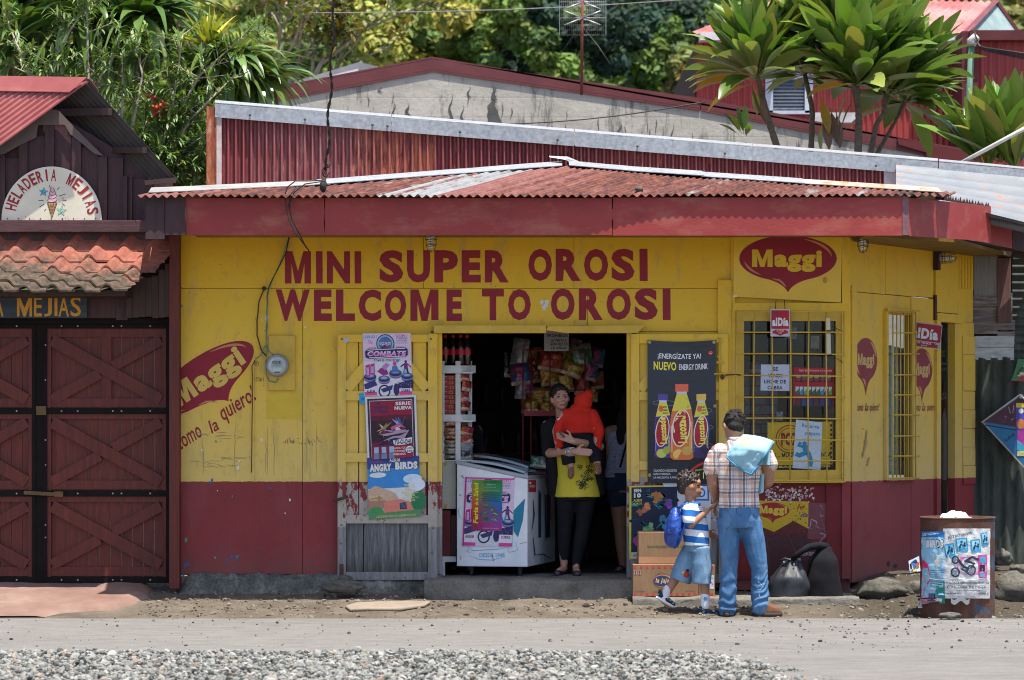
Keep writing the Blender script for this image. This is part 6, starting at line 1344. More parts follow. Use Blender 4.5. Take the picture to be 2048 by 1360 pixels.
obj('sheet', cv, PRINT, t); g = G(); g.tube([P(1963, 845, 2.05), P(2040, 789, 2.05), P(2111, 860, 2.05)], .008, 6); g.ell(P(2042, 793, 2.04), .02); obj('edge_cord', g, M('pale_cord', (.5, .5, .48)), t)
cv = Canvas(ksf, .001, .0006); cv.pg([(2036, 718), (2060, 718), (2060, 763), (2022, 762), (2030, 740)], S(60, 120, 70)); [cv.oval(rp.uniform(2034, 2048), rp.uniform(728, 758), 4, 3, rp.choice((S(180, 60, 60), S(40, 80, 50), S(200, 190, 160)))) for _ in range(12)]; cv.line([(2022, 761), (2060, 762)], 2, S(170, 40, 40)); solo('torn_bag', cv, PRINT, 'torn green and red snack wrapper on the shack at the right edge', 'wrapper')
# ================================================================ THINGS IN THE DOORWAY
WM = N('white_enamel', .35, .5); a_ = WM.noise(4, 6, .7); WHITE = WM.out(WM.ramp(a_, [(.3, (.58, .60, .62)), (.7, (.74, .75, .76))]), WM.noise(30, 3), .05, .003)
GREYP = M('grey_plastic', (.30, .32, .35), .2, 5, .4, .5); WHP = M('white_painted_wood', (.60, .60, .58), .25, 8, .6)
RUB = M('dark_rubber', (.03, .03, .03), .3)
# freezer: its slanted end faces the street, the long side runs back into the shop
fz = thing('ice_cream_freezer', 'white chest freezer on castors with slanted glass lids in the doorway', 'freezer', P(985, 1150, .3))
C0 = P(1055, 1134, .10); fe = Vector((-.975, .22, 0)).normalized(); fs = Vector((.215, .977, 0)).normalized(); W0 = .61
zb = C0.z; ztr = P(0, 951, .1).z; ztl = P(0, 921, .1).z
def fp(e, z, s=0): q = Vector((C0.x, C0.y, 0))+fe*e+fs*s; return Vector((q.x, q.y, z))
g = G(); g.prism([fp(0, zb), fp(W0, zb), fp(W0, ztl-.03), fp(0, ztr-.03)], fs*1.15); bevel(obj('body', g, WHITE, fz), .006)
g = G(); g.prism([fp(-.008, ztr-.03, -.008), fp(W0+.008, ztl-.03, -.008), fp(W0+.008, ztl, -.008), fp(-.008, ztr, -.008)], fs*1.166); bevel(obj('rim', g, GREYP, fz), .006)
g = G()
for s0, s1, e0, e1, h in ((.06, .60, .03, .50, .02), (.50, 1.1, .10, .58, .045)):
    g.grid(lambda u, v: fp(lerp(e0, e1, u), lerp(ztr, ztl, lerp(e0, e1, u)/W0)+h+.018*math.sin(PI*u), lerp(s0, s1, v)), 10, 2)
    g.grid(lambda u, v: fp(lerp(e0, e1, u), lerp(ztr, ztl, lerp(e0, e1, u)/W0)+h-.02*v+.018*math.sin(PI*u)+.006, s0-.004), 10, 1)
obj('lid', g, M('bluish_lid', (.30, .37, .40), .2, 3, .15, .6), fz)
g = G()
for e, s in ((.08, .08), (.50, .08), (.08, 1.05), (.50, 1.05)):
    g = G(); q = fp(e, .30, s); g.tube([q+Vector((-.012, 0, -.005)), q+Vector((.012, 0, -.005))], .034, 12); g.box(q.x-.018, q.x+.018, q.y-.02, q.y+.02, q.z, zb); obj('castor', g, RUB, fz)
fsf = plane_surf(fp(0, 1), Vector((-fs.x, -fs.y, 0))); ssf = plane_surf(fp(-.001, 1), Vector((-fe.x, -fe.y, 0)))
cv = Canvas(fsf, .0012, .0005); TEAL = S(30, 120, 145)
cv.pg([(1027, 1021), (1050, 997), (1046, 1040), (1036, 1075), (1027, 1062)], TEAL)
for q in ([(937, 1093), (945, 1101), (1000, 1098), (1016, 1094)], [(1016, 1094), (1018, 1105), (1030, 1102), (1036, 1100), (1030, 1082)], [(922, 1012), (917, 1020), (919, 1033), (926, 1039)], [(937, 1093), (935, 1103), (942, 1105)], [(940, 1112), (960, 1119), (985, 1120), (1012, 1112)]): cv.line(q, 1.2, S(90, 160, 200), True)
cv.txt('DESDE 1948', 959, 1106, 1009, 1114, S(110, 170, 205), .01); cv.line([(918, 990), (923, 990)], 1.5, BLK); cv.line([(1040, 1087), (1053, 1085)], 1.6, S(120, 115, 105), True); cv.line([(921, 1112), (922, 1120)], 2, S(150, 130, 105), True); cv.pg([(1055, 944), (1045, 950), (1055, 956)], S(140, 140, 145))
cv.line([(924, 950), (928, 957), (922, 953)], 1.2, BLK); cv.line([(1024, 958), (1032, 955)], 1.2, BLK); cv.line([(985, 1110), (987, 1122)], 1.0, BLK)
obj('front_print', cv, MARK, fz)
cv = Canvas(ssf, .0012, .0005); cv.rect(1057, 960, 1072, 984, S(160, 40, 50)); cv.txt('OFERTA', 1059, 970, 1070, 975, WHT, .0); cv.oval(1060, 966, 2, 2, WHT)
for q in ([(1066, 1000), (1068, 1030), (1064, 1060)], [(1078, 980), (1078, 1070)], [(1066, 1075), (1070, 1110), (1085, 1108), (1104, 1118)], [(1090, 990), (1092, 1080)]): cv.line(q, 3, S(35, 70, 90), True)
cv.rect(1077, 985, 1082, 1075, S(20, 60, 85)); cv.rect(1093, 990, 1100, 1075, S(20, 60, 85)); cv.rect(1056, 948, 1112, 956, S(40, 38, 38)); obj('side_print', cv, MARK, fz)
def combate2(cv, W, H): combate(cv, W, H); cv.rect(0, 0, W, 3, PK); cv.rect(0, 0, 3, H, MG)
poster('combate_poster', 'pink and navy games album poster on the freezer, half covered by a health fair poster', 'poster', fsf, [(931, 954), (1029, 957), (1025, 1094), (925, 1092)], combate2, l0=.002)
def feria(cv, W, H):
    pal = [(0, (190, 40, 40)), (.18, (170, 170, 40)), (.25, (60, 150, 70))]
    for k in range(14):                                     # rainbow ground printed in bands
        t = k/13; top = [(40, 130, 60), (40, 140, 90), (30, 120, 170), (70, 90, 180), (140, 70, 170), (170, 50, 130)]; lft = [(120, 150, 50), (160, 140, 40), (190, 100, 40), (190, 60, 40), (170, 40, 60), (150, 30, 90)]
        i = min(int(t*5), 4); f = t*5-i; R_ = tuple(lerp(a, b, f) for a, b in zip(top[i], top[i+1])); L_ = tuple(lerp(a, b, f) for a, b in zip(lft[i], lft[i+1]))
        for m in range(5): cv.rect(m*20, H*k/14, m*20+20, H*(k+1)/14, S(*tuple(lerp(a, b, min(1, m/3)) for a, b in zip(L_, R_))))
    for s, u0, u1 in (('Feria', 0.0, .40), ('de la', .45, .62), ('Salud', .66, 1.0)): cv.txt(s, 0, 0, 1, 1, S(230, 220, 40), .04, .15, warp=lambda u, v: (22-16*v*(1 if s != 'de la' else .75), H*(.86-.80*lerp(u0, u1, u))))
    cv.txt('CENTRO DE SALUD DE OROSI', 34, 5, 97, 10, S(20, 50, 40), .0); cv.txt('INVITA', 50, 14, 78, 18, S(180, 220, 190), .01); cv.txt('A LA COMUNIDAD', 44, 23, 80, 26, S(170, 200, 210), .0); cv.txt('A PARTICIPAR', 38, 33, 90, 36, S(220, 180, 60), .0)
    for k in range(5): cv.rect(30+rp.uniform(0, 8), 42+k*6.5, 97-rp.uniform(0, 8), 44.5+k*6.5, S(25, 45, 60))
    for x, y in ((30, 78), (56, 88), (28, 103), (66, 106), (34, 121), (62, 125)):
        cv.rect(x, y, x+27, y+15, rp.choice((S(90, 100, 90), S(70, 75, 90), S(110, 90, 130)))); [cv.pg([(x+rp.uniform(1, 26), y+rp.uniform(1, 14)) for _ in range(3)], rp.choice((S(190, 180, 160), S(40, 50, 40), S(60, 90, 140), S(150, 110, 70)))) for _ in range(5)]
    cv.txt('VIERNES 13 ENERO', 36, H-10, 90, H-6, S(220, 190, 220), .0)
poster('health_fair_poster', 'rainbow coloured Feria de la Salud poster on the white freezer', 'poster', plane_surf(fp(0, 1)-fs*.006, Vector((-fs.x, -fs.y, 0))), [(944, 959), (1005, 960), (1004, 1062), (943, 1061)], feria)
# white display rack
rk = thing('display_rack', 'white wooden display rack full of red sweet boxes at the left of the doorway', 'rack', P(915, 1040, .35)); g = G(); RY = .30
for x0, x1, y in ((911, 921, RY), (936, 944, RY+.22), (882, 889, RY)): g.bp(x0, 722, x1, 925, y, y+.04)
obj('post', g, WHP, rk); g = G()
for y0, y1 in ((731, 746), (829, 843)): g.bp(882, y0, 921, y1, RY-.02, RY-.001); g.prism([P(921, y0, RY-.02), P(921, y1, RY-.02), P(949, y1, RY+.2), P(949, y0, RY+.2)], (.01, .01, 0))
obj('rail', g, WHP, rk); g = G()
for y in (744, 841, 920): g.box(P(882, 0, RY).x, P(946, 0, RY+.2).x, RY+.005, RY+.28, P(0, y, RY).z-.012, P(0, y, RY).z)
obj('shelf', g, WHP, rk)
SREP = M('red_box_print', (.30, .02, .025), .25, 14, .45, .4, local=True)
def sweetbox(): 
    t = thing('sweet_box', '', 'box', P(900, 760, RY+.02), 'sweet boxes on the display rack'); g = G(); g.bp(887, 751, 910, 760, RY+.02, RY+.2); obj('carton', g, SREP, t)
    cv = Canvas(surf(RY+.02), .0015, .0006); cv.rect(899, 752.5, 906, 758.5, S(200, 140, 40)); cv.oval(902.5, 755.5, 2.2, 2.2, S(150, 30, 30)); cv.rect(888, 753, 894, 754.2, S(210, 150, 150)); obj('label_print', cv, PRINT, t); return t
sb = sweetbox(); pt = 10.4/sc_at(RY); names = ['topmost', 'second from the top', 'third from the top', 'fourth from the top', 'fourth from the bottom', 'third from the bottom', 'second from the bottom', 'lowest']
for k in range(8):
    lab = 'red sweet box with yellow emblem, %s in the rack stack' % names[k]
    if k == 0: sb['label'] = lab
    else: dup(sb, sb.location+Vector(((k % 3-1)*.004, 0, -pt*k*.93)), 0, lab)
def pillow(w, h, d, seed=0, n=10):
    """crinkled foil packet, sealed at both ends; centred on the origin, facing -Y"""
    g = G(); r = random.Random(seed)
    for sgn in (-1, 1):
        def f(u, v):
            x, z = u*2-1, v*2-1; b = (max(0, 1-abs(x)**2.5)*max(0, 1-abs(z)**3))**.6
            return Vector((x*w/2*(1-.10*b+.03*nz(v*5, seed)), sgn*d/2*b*(1+.45*nz(u*5+seed, v*5))+.01*nz(u*3, v*3+seed), z*h/2))
        g.grid(f, n, n)
    return g
def foil(name, c1, c2, seed):
    n = N(name, .28, .6, .35); v = n.obj(); b = n.voro(9, n.scale(v, (1, 1, 1), (seed*.37, 0, 0)), out='Color'); a = n.noise(14, 3, .5, v=v, off=(seed, 0, 0)); Z = n.xyz(v)[2]
    col = n.mix(n.step(a, .48, .52), c1, c2); col = n.mix(n.step(n.math('ABSOLUTE', n.math('SUBTRACT', Z, .0)), .03, .032), n.mix(.5, c2, (.6, .55, .4)), col); return n.out(col, n.noise(22, 4, .6, v=v), .6, .02)
FO = [foil('foil_red', (0.21, 0.012, 0.015), (0.33, 0.06, 0.012), 1), foil('foil_silver', (0.21, 0.21, 0.228), (0.3, 0.3, 0.312), 2), foil('foil_orange', (0.27, 0.072, 0.012), (0.33, 0.18, 0.018), 3), foil('foil_yellow', (0.3, 0.204, 0.018), (0.24, 0.072, 0.018), 4), foil('foil_green', (0.018, 0.12, 0.042), (0.24, 0.252, 0.24), 5), foil('foil_blue', (0.018, 0.072, 0.18), (0.21, 0.03, 0.072), 6), foil('foil_navy', (0.012, 0.015, 0.036), (0.18, 0.18, 0.204), 7)]
def packet(px, py, Y, w, h, mi, lab, rz=0, tilt=0, name='snack_bag', cat='snack bag', group='snack bags hung in the doorway', d=None):
    s = sc_at(Y); o = solo(name, pillow(w/s, h/s, d or min(w, h)/s*.35, int(px+py)), FO[mi], lab, cat, group); o.location = P(px, py+h/2, Y); o.rotation_euler = (RN.uniform(-.15, .15), math.radians(tilt), math.radians(rz)); return o
for k, (x, y, w, h, m, tl) in enumerate(((932, 772, 24, 22, 0, 8), (931, 792, 24, 20, 0, -6), (932, 812, 24, 20, 0, 4), (930, 752, 24, 22, 0, 0))): packet(x, y, RY+.10, w, h, m, 'small red packet %s on the rack upper right shelf' % ('second from the top', 'second from the bottom', 'at the bottom', 'at the top')[k], 40, tl, 'sweet_packet', 'packet', 'packets on the display rack')
for k in range(6): packet(899, 849+k*8.6, RY+.05, 30, 10, 0 if k < 5 else 6, 'flat striped packet, %s in the rack lower pile' % ('topmost', 'second', 'third', 'fourth', 'fifth', 'sixth')[k], 0, (-3, 2, -2, 3, 1, 0)[k], 'sweet_packet', 'packet', 'packets on the display rack', .16)
for k in range(3): packet(899, 898+k*7.5, RY+.05, 30, 9, 6, 'navy white packet, %s of the dark layer low on the rack' % ('top', 'middle', 'bottom')[k], 0, (2, -2, 0)[k], 'sweet_packet', 'packet', 'packets on the display rack', .16)
for k, (x, y, m) in enumerate(((932, 862, 0), (936, 878, 0), (932, 896, 1), (933, 910, 6))): packet(x, y, RY+.12, 28, 20, m, ('red packet under the lower rail', 'red packet with pointed corner sticking out of the rack', 'pale pink packet above the dark one', 'dark packet lowest on the right')[k], 30, (12, -18, 6, -4)[k], 'sweet_packet', 'packet', 'packets on the display rack')
t = thing('cola_bottle', 'dark cola bottle with red cap, leftmost of four on the rack', 'bottle', P(890, 728, RY+.08), 'cola bottles on the display rack'); bz = P(0, 730, RY+.08).z; q = P(890, 0, RY+.08); q.z = 0
g = G(); g.lathe([(.030, bz), (.034, bz+.01), (.032, bz+.07), (.034, bz+.13), (.030, bz+.17), (.013, bz+.225), (.013, bz+.235)], (q.x, q.y, 0), 14); obj('bottle', g, M('cola_plastic', (.02, .008, .006), .2, 5, .1, .6), t)
g = G(); g.lathe([(.0350, bz+.085), (.0352, bz+.086), (.0352, bz+.134), (.0350, bz+.135)], (q.x, q.y, 0), 14); obj('label_band', g, M('red_label', (.42, .02, .03), .3, 40, .4, local=True), t)
g = G(); g.lathe([(.0155, bz+.232), (.0155, bz+.256), (.013, bz+.258)], (q.x, q.y, 0), 12); obj('cap', g, M('red_cap', (.45, .02, .025), .1), t)
for k, (dx, dy) in enumerate(((.068, .02), (.13, -.01), (.185, .03))): dup(t, t.location+Vector((dx, dy, 0)), 0, 'dark cola bottle with red cap, %s of four on the rack' % ('second from left', 'third from left', 'rightmost')[k])
cb_ = thing('cabinet', 'pale cream cabinet under the display rack', 'cabinet', P(900, 1045, .4)); g = G(); g.bp(884, 922, 912, 1018, RY+.02, RY+.4); bevel(obj('body', g, M('cream_cabinet', (.46, .45, .36), .2, 4, .5), cb_), .006); g = G(); g.bp(889, 924, 894, 931, RY+.012, RY+.019); g.bp(889, 1009, 894, 1017, RY+.012, RY+.019); obj('hinge_label', g, M('yellow_tag', (.5, .36, .06)), cb_)
t = thing('drinks_crate', 'dark red drinks crate standing below the cream cabinet', 'crate', P(900, 1120, .4)); g = G(); g.bp(884, 1021, 901, 1112, RY+.03, RY+.4); obj('body', g, M('crate_red', (.13, .012, .016), .3, 6, .5), t); g = G(); g.bp(884, 1113, 912, 1124, RY, RY+.4); g.bp(884, 1124, 890, 1156, RY, RY+.05); obj('plinth', g, WHP, t); g = G(); g.bp(902, 1030, 912, 1110, RY+.1, RY+.4); obj('carton_fill', g, M('brown_board', (.12, .07, .04), .4, 8), t)
# snack bags hanging in the dark
for x, y, w, h, m, tl, dy, lab in ((1035, 705, 34, 58, 1, 8, .3, 'silver grey snack bag hanging highest at the left'), (1043, 748, 40, 44, 5, -6, .25, 'blue banded snack bag under the silver one'), (1040, 775, 22, 46, 1, 4, .35, 'narrow white bag lowest on the left strip'), (1098, 722, 46, 40, 0, 10, .2, 'shiny red orange foil bag with bright creases'), (1100, 752, 36, 40, 2, -5, .3, 'brown orange snack bag under the shiny red one'), (1128, 712, 44, 50, 3, 14, .4, 'large yellow bag right of the notice'), (1140, 738, 42, 30, 3, 22, .2, 'tilted yellow snack bag above the woman'), (1132, 765, 34, 40, 2, -8, .35, 'orange snack bag just over the woman\'s head'), (1168, 712, 40, 52, 4, -6, .25, 'green and white snack bag, highest on the right'), (1180, 745, 24, 34, 5, 10, .2, 'small blue and pink bag at the right of the cluster'), (1163, 770, 30, 40, 0, 0, .4, 'dark red bag right of the woman\'s hair'), (1068, 790, 38, 34, 2, 5, .45, 'orange bag at the top of the red wire rack'), (1094, 792, 30, 34, 3, -7, .48, 'yellow brown bag beside the orange one on the wire rack'), (1060, 812, 34, 28, 2, -3, .4, 'lower orange bag on the red wire rack'), (1092, 815, 34, 28, 2, 6, .44, 'lower tawny bag at the right of the red wire rack')):
    packet(x, y, 1.05+dy, w, h, m, lab, RN.uniform(-15, 15), tl)
FO += [foil('foil_dark_red', (.16, .012, .02), (.30, .20, .03), 8), foil('foil_bronze', (.18, .09, .03), (.25, .03, .02), 9), foil('foil_pink', (.40, .05, .18), (.05, .12, .25), 10)]
for x, y, w, h, m, tl, dy, lab in ((1062, 715, 34, 44, 7, 5, .5, 'dark red snack bag between the silver and the shiny red ones'), (1078, 745, 30, 40, 8, -9, .5, 'bronze snack bag under the dark red one'), (1118, 690, 34, 34, 8, 4, .55, 'bronze bag tucked behind the age notice'), (1150, 700, 30, 38, 7, -12, .5, 'dark red bag behind the green and white one'), (1192, 715, 28, 40, 5, 8, .5, 'blue bag at the far upper right of the cluster'), (1196, 760, 26, 36, 8, -5, .5, 'bronze bag at the lower right of the cluster'), (1180, 785, 30, 36, 7, 7, .55, 'dark red bag low on the right'), (1020, 730, 26, 50, 6, 3, .5, 'navy packet at the far left of the cluster'), (1056, 770, 26, 34, 9, -8, .4, 'pink packet over the wire rack'), (1112, 778, 28, 30, 4, 6, .4, 'green packet between orange bags above the woman'), (1148, 690, 24, 26, 9, 14, .35, 'small pink packet by the notice')):
    packet(x, y, 1.05+dy, w, h, m, lab, RN.uniform(-25, 25), tl)
t = thing('wire_rack', 'thin red wire rack behind the freezer holding snack bags', 'rack', P(1075, 1000, .9)); g = G()
for x in (1046, 1062, 1100, 1170): g.tube([P(x, 700, .95), P(x, 1040, .95)], .006, 6)
for y in (700, 780, 830, 950): g.tube([P(1046, y, .95), P(1170, y, .95)], .005, 6)
g.bp(1048, 822, 1110, 832, .85, .9); g.bp(1050, 944, 1110, 960, .8, .9); obj('frame', g, M('red_wire', (.22, .012, .02), .3, 9, .5), t)
packet(1082, 925, .85, 44, 26, 4, 'green and pink packet on the low shelf of the wire rack', 0, 5)
poster('age_limit_notice', 'dim white notice about age limits hanging at the top of the doorway', 'notice', surf(.75), [(1088, 662), (1138, 662), (1137, 702), (1088, 702)], lambda c, W, H: [c.txt(s, a, y, b, y+12, BLK, .04) for s, a, b, y in (('PROHIBIDA', 13, 97, 12), ('LA VENTA A', 28, 92, 31), ('MENORES DE', 26, 96, 46), ('18 AÑOS', 30, 92, 61))], S(150, 150, 150))
bs_ = thing('back_shelf', 'dark shelving with dim bottles along the back wall of the shop', 'shelving', (0, 3.9, .262)); g = G()
for z in (.8, 1.25, 1.7, 2.15): g.box(-1.9, 2.3, 3.7, 4.15, z, z+.03)
for x in (-1.9, -.6, .7, 2.27): g.box(x, x+.03, 3.7, 4.15, .262, 2.5)
obj('boards', g, M('dark_shelf', (.05, .04, .03), .3), bs_); g = G()
for z in (.83, 1.28, 1.73):
    for k in range(26): c = Vector((-1.8+k*.155, 3.85, z)); r = RN.uniform(.025, .05); h = RN.uniform(.14, .30); g.lathe([(r, c.z), (r, c.z+h*.7), (r*.4, c.z+h)], (c.x, c.y, 0), 8)
obj('goods', g, M('dim_goods', (.10, .05, .05), .6, 5, .4), bs_); bpy.data.objects['goods']['kind'] = 'stuff'
# sill goods inside the front window
t = thing('red_lattice_display', 'pale packets behind red lattice inside the front window', 'display', P(1520, 940, .35)); g = G(); g.bp(1489, 747, 1555, 941, .40, .42); obj('packets', g, M('pale_blue_packets', (.16, .19, .23), .7, 12), t); g = G(); r_ = random.Random(2)
for k in range(10): g.bp(1490, 752+k*19, 1554, 754+k*19, .385, .399)
for k in range(26): x = r_.uniform(1495, 1552); y = 752+19*r_.randrange(9); g.bp(x, y, x+1.6, y+19, .383, .399)
obj('lattice', g, M('red_lattice', (.22, .02, .04)), t)
packet(1512, 735, .3, 26, 22, 5, 'turquoise packet on top of the lattice display in the window', 0, 0, 'window_packet', 'packet', 'window goods'); packet(1559, 832, .2, 14, 18, 1, 'small white packet over the yellow window card', 0, 0, 'window_packet', 'packet', 'window goods')
# ================================================================ METER, LAMPS, CABLES
t = thing('electricity_meter', 'round glass electricity meter on a yellow board with loose wires', 'meter', P(563, 780, -.03)); g = G(); g.bp(537, 671, 590, 781, -.028, -.001); bevel(obj('board', g, YEL, t), .003)
mc = P(555, 731, -.03); rot = Matrix.Rotation(PI/2, 4, 'X')
def dial(prof, seg=28):
    g = G(); g.lathe(prof, (0, 0, 0), seg); g.v = [tuple(rot @ Vector(v)+mc) for v in g.v]; return g
obj('case', dial([(.094, 0), (.096, .02), (.09, .05), (.085, .052)]), M('meter_grey', (.25, .26, .27), .2, 9, .4, .5, .3), t)
obj('face', dial([(.078, .05), (.08, .055), (.076, .085), (.06, .10)]), M('meter_face', (.42, .46, .44), .2, 9, .15, .6), t)
cv = Canvas(surf(mc.y-.1005), .001, .0006); cv.oval(555, 731, 13, 13, S(160, 170, 165)); cv.rect(545, 722, 562, 727, BLK); cv.txt('04271', 547, 723, 561, 726, WHT, .0); cv.rect(546, 735, 564, 742, S(190, 200, 195)); cv.line([(547, 730), (562, 730)], 1, BLK); cv.line([(548, 745), (560, 745)], 1.2, BLK); obj('register', cv, PRINT, t)
WIREG = M('teal_wire', (.08, .22, .20), .3, 20); WIRED = M('dark_wire', (.03, .025, .02), .3, 20, .5)
def wob_t(pts, k=3):
    q = []
    for a, b in zip(pts, pts[1:]):
        for i in range(k): q.append(lerp(a, b, i/k)+Vector((nz(a.x*9, i*1.7)*.006, nz(i*3.1, a.z*9)*.004, 0)))
    return q+[pts[-1]]
t2 = thing('meter_wiring', 'tangle of dark and teal wires dropping to the electricity meter', 'wires', P(530, 700, -.02)); g = G()
g.tube(wob_t([P(x, y, -.03) for x, y in ((578, 475), (566, 510), (545, 560), (535, 590), (533, 640), (532, 690), (540, 705), (552, 712), (556, 722))]), .004, 5); g.tube(wob_t([P(x, y, -.035) for x, y in ((535, 600), (534, 650), (533, 700), (531, 745), (538, 762), (552, 765), (557, 757))]), .0045, 5); g.tube(wob_t([P(x, y, -.03) for x, y in ((531, 690), (520, 712), (510, 718))]), .005, 5); obj('teal_run', g, WIREG, t2)
g = G(); g.tube(wob_t([P(x, y, -.03) for x, y in ((580, 470), (572, 505), (552, 545), (537, 575), (534, 600))]), .005, 5); g.tube(wob_t([P(x, y, -.03) for x, y in ((528, 578), (518, 602), (514, 640), (514, 670), (522, 700), (532, 712))]), .006, 5); g.tube(wob_t([P(x, y, -.03) for x, y in ((510, 720), (504, 732), (505, 780), (504, 860), (503, 945))]), .004, 5); g.ell(P(528, 577, -.03), .018); obj('dark_run', g, WIRED, t2)
def cage_lamp(p, down, lab):
    t = thing('cage_lamp', lab, 'lamp', p, 'caged lamps under the eave'); q = Vector((0, 0, 1)).rotation_difference(Vector(down)); T = lambda v: q @ Vector(v)+p
    g = G(); g.tube([T((0, 0, 0)), T((0, 0, .03))], [.05, .045], 14); obj('socket', g, M('lamp_socket', (.28, .25, .2)), t); g = G()
    g.tube([T((.020*math.cos(k*1.1), .020*math.sin(k*1.1), .03+k*.0034)) for k in range(30)], .008, 6); obj('bulb', g, M('spiral_bulb', (.75, .75, .70), .1, 9, .2, .5), t); g = G()
    for k in range(6): a = k*PI/3; g.tube([T((.05*math.cos(a), .05*math.sin(a), .02)), T((.047*math.cos(a), .047*math.sin(a), .10)), T((.03*math.cos(a), .03*math.sin(a), .145)), T((0, 0, .155))], .0025, 5)
    for z, r in ((.055, .05), (.10, .047)): g.tube([T((r*math.cos(k*PI/8), r*math.sin(k*PI/8), z)) for k in range(17)], .0025, 5)
    obj('cage', g, M('lamp_cage', (.12, .10, .08), .3, 20, .5, .4, .5), t)
cage_lamp(P(862, 466, -.16), (0, 0, -1), 'caged lamp hanging under the eave above the painted shop name'); cage_lamp(P(1726, 468, -.2), (0, 0, -1), 'caged lamp hanging under the eave right of the panel sign'); cage_lamp(cq(1872, 516)+CN*.03, (.95, -.3, 0), 'caged lamp sticking out sideways from the side wall')
t = thing('service_cable', 'twisted black service cable dropping from above to the porch roof edge', 'cable', P(652, 370, -.8)); g = G(); A_ = P(672, -60, -1.3); B_ = P(653, 340, -.72)
for ph in (0, PI): g.tube([lerp(A_, B_, i/60)+Vector((.007*math.cos(i*1.1+ph)+.012*math.sin(i*.4), .007*math.sin(i*1.1+ph), 0)) for i in range(61)], .0065, 5)
for r in range(3): g.tube([P(653+6*math.cos(k*.7+r)*(1+r*.3), 340+14*math.sin(k*.5+r), -.72) for k in range(9)], .004, 5)
g.tube(wob_t([P(x, y, -.85) for x, y in ((650, 360), (620, 362), (590, 362), (575, 375), (570, 392))]), .005, 5); obj('twisted_pair', g, WIRED, t)
g = G(); g.tube([P(x, y, -1.01) for x, y in ((570, 392), (572, 410), (578, 440), (590, 465), (602, 480))]+[P(617, 500, -.5), P(618, 504, -.2)], .006, 6); g.tube([P(x, y, -1.0) for x, y in ((596, 372), (582, 388), (577, 410), (584, 440), (600, 470))]+[P(612, 495, -.5)], .005, 6); g.tube([P(x, y, -1.0) for x, y in ((650, 362), (610, 368), (588, 385), (580, 405), (579, 420))], .005, 6); obj('loop', g, WIRED, t)
g = G(); g.ell(P(647, 372, -.86), (.03, .03, .05), seg=10, jit=.3); g.ell(P(648, 362, -.84), (.02, .02, .03), jit=.3); obj('splice_lump', g, M('tarry_lump', (.035, .03, .025), .4, 30), t)
solo('roof_stone', (lambda g: (g.ell(P(1278, 379, -.78), (.034, .03, .028), jit=.35, seed=3), g)[1])(G()), M('dark_stone', (.10, .085, .07), .5, 14), 'small dark stone lying on the rusty porch roof', 'stone')
t = thing('tv_antenna', 'wire grid television antenna on a thin red mast behind the shop roof', 'antenna', P(1163, 180, 6.5)); g = G(); g.tube([P(1163, 190, 6.5), P(1164, 60, 6.5), P(1166, -50, 6.5)], [.017, .015, .014], 8); obj('mast', g, M('rusty_mast', (.22, .06, .04), .4, 12), t); ALU = M('dull_aluminium', (.4, .4, .4), .2, 9, .4, .5, .6); g = G()
for y in (-28, 4, 36):
    for sx in (-1, 1):
        for sy in (-1, 1): g.tube([P(1165, y, 6.38), P(1165+sx*36, y+sy*14, 6.30)], .007, 5)
for y in (-28, 4, 36): g.tube([P(1120, y, 6.42), P(1212, y, 6.42)], .004, 5)
obj('dipoles', g, ALU, t); g = G()
for k in range(24): x = 1119+k*4; g.tube([P(x, -40, 6.62), P(x, 70, 6.62)], .0012, 4)
for k in range(12): y = -40+k*10; g.tube([P(1119, y, 6.62), P(1212, y, 6.62)], .0012, 4)
g.bp(1118.6, -40, 1119.4, 70, 6.61, 6.63); g.bp(1211.6, -40, 1212.4, 70, 6.61, 6.63); obj('reflector_grid', g, ALU, t); g = G(); g.tube([P(1166, 55, 6.5), P(1195, 90, 6.4), P(1220, 128, 6.2)], .005, 5); g.tube([P(1150, 66, 6.5), P(1120, 110, 6.4)], .003, 5); obj('lead', g, WIRED, t)
t = thing('conduit_mast', 'green conduit mast with pale weather head by the red sheet house', 'conduit', P(1937, 230, 8)); g = G(); g.tube([P(1937, 330, 8), P(1937, 230, 8), P(1943, 90, 8)], .035, 10); obj('pipe', g, M('green_conduit', (.10, .20, .14), .3, 10), t); g = G(); g.tube([P(1943, 92, 8), P(1944, 82, 8), P(1950, 76, 7.98), P(1956, 80, 7.96)], [.05, .06, .055, .03], 10); obj('weather_head', g, M('pale_cap', (.5, .5, .46)), t); g = G()
for k in range(4): g.tube([P(1952, 80, 7.95)]+[P(1958+k*3, 92+k*3, 7.9), P(1972, 96+k*2, 7.8), P(2110, 115+k*5, 7)], .008, 5)
g.tube([P(1955, 82, 7.9), P(1950, 66, 7.95), P(1946, 60, 8)], .007, 5); obj('wires', g, WIRED, t)
t = solo('steel_pipe', (lambda g: (g.tube([P(1900, 338, 1.85), P(2110, 224, 1.6)], .019, 10), g)[1])(G()), M('flaking_white_pipe', (.50, .47, .43), .35, 8, c2=(.6, .58, .55)), 'flaking white steel pipe slanting up at the right over the roof cap', 'pipe')
solo('overhead_wire', (lambda g: (g.tube([P(960+450*u, 250-46*u+10*math.sin(PI*u), 6.2) for u in [i/20 for i in range(21)]], .007, 5), g)[1])(G()), WIRED, 'thin black wire sagging across the grey rendered gable', 'wire')
solo('overhead_wire', (lambda g: (g.tube([P(620+800*u, 26-30*u+8*math.sin(PI*u), 11) for u in [i/20 for i in range(21)]], .006, 5), g)[1])(G()), M('grey_wire', (.22, .22, .22)), 'faint grey wire high in front of the wooded hillside', 'wire')
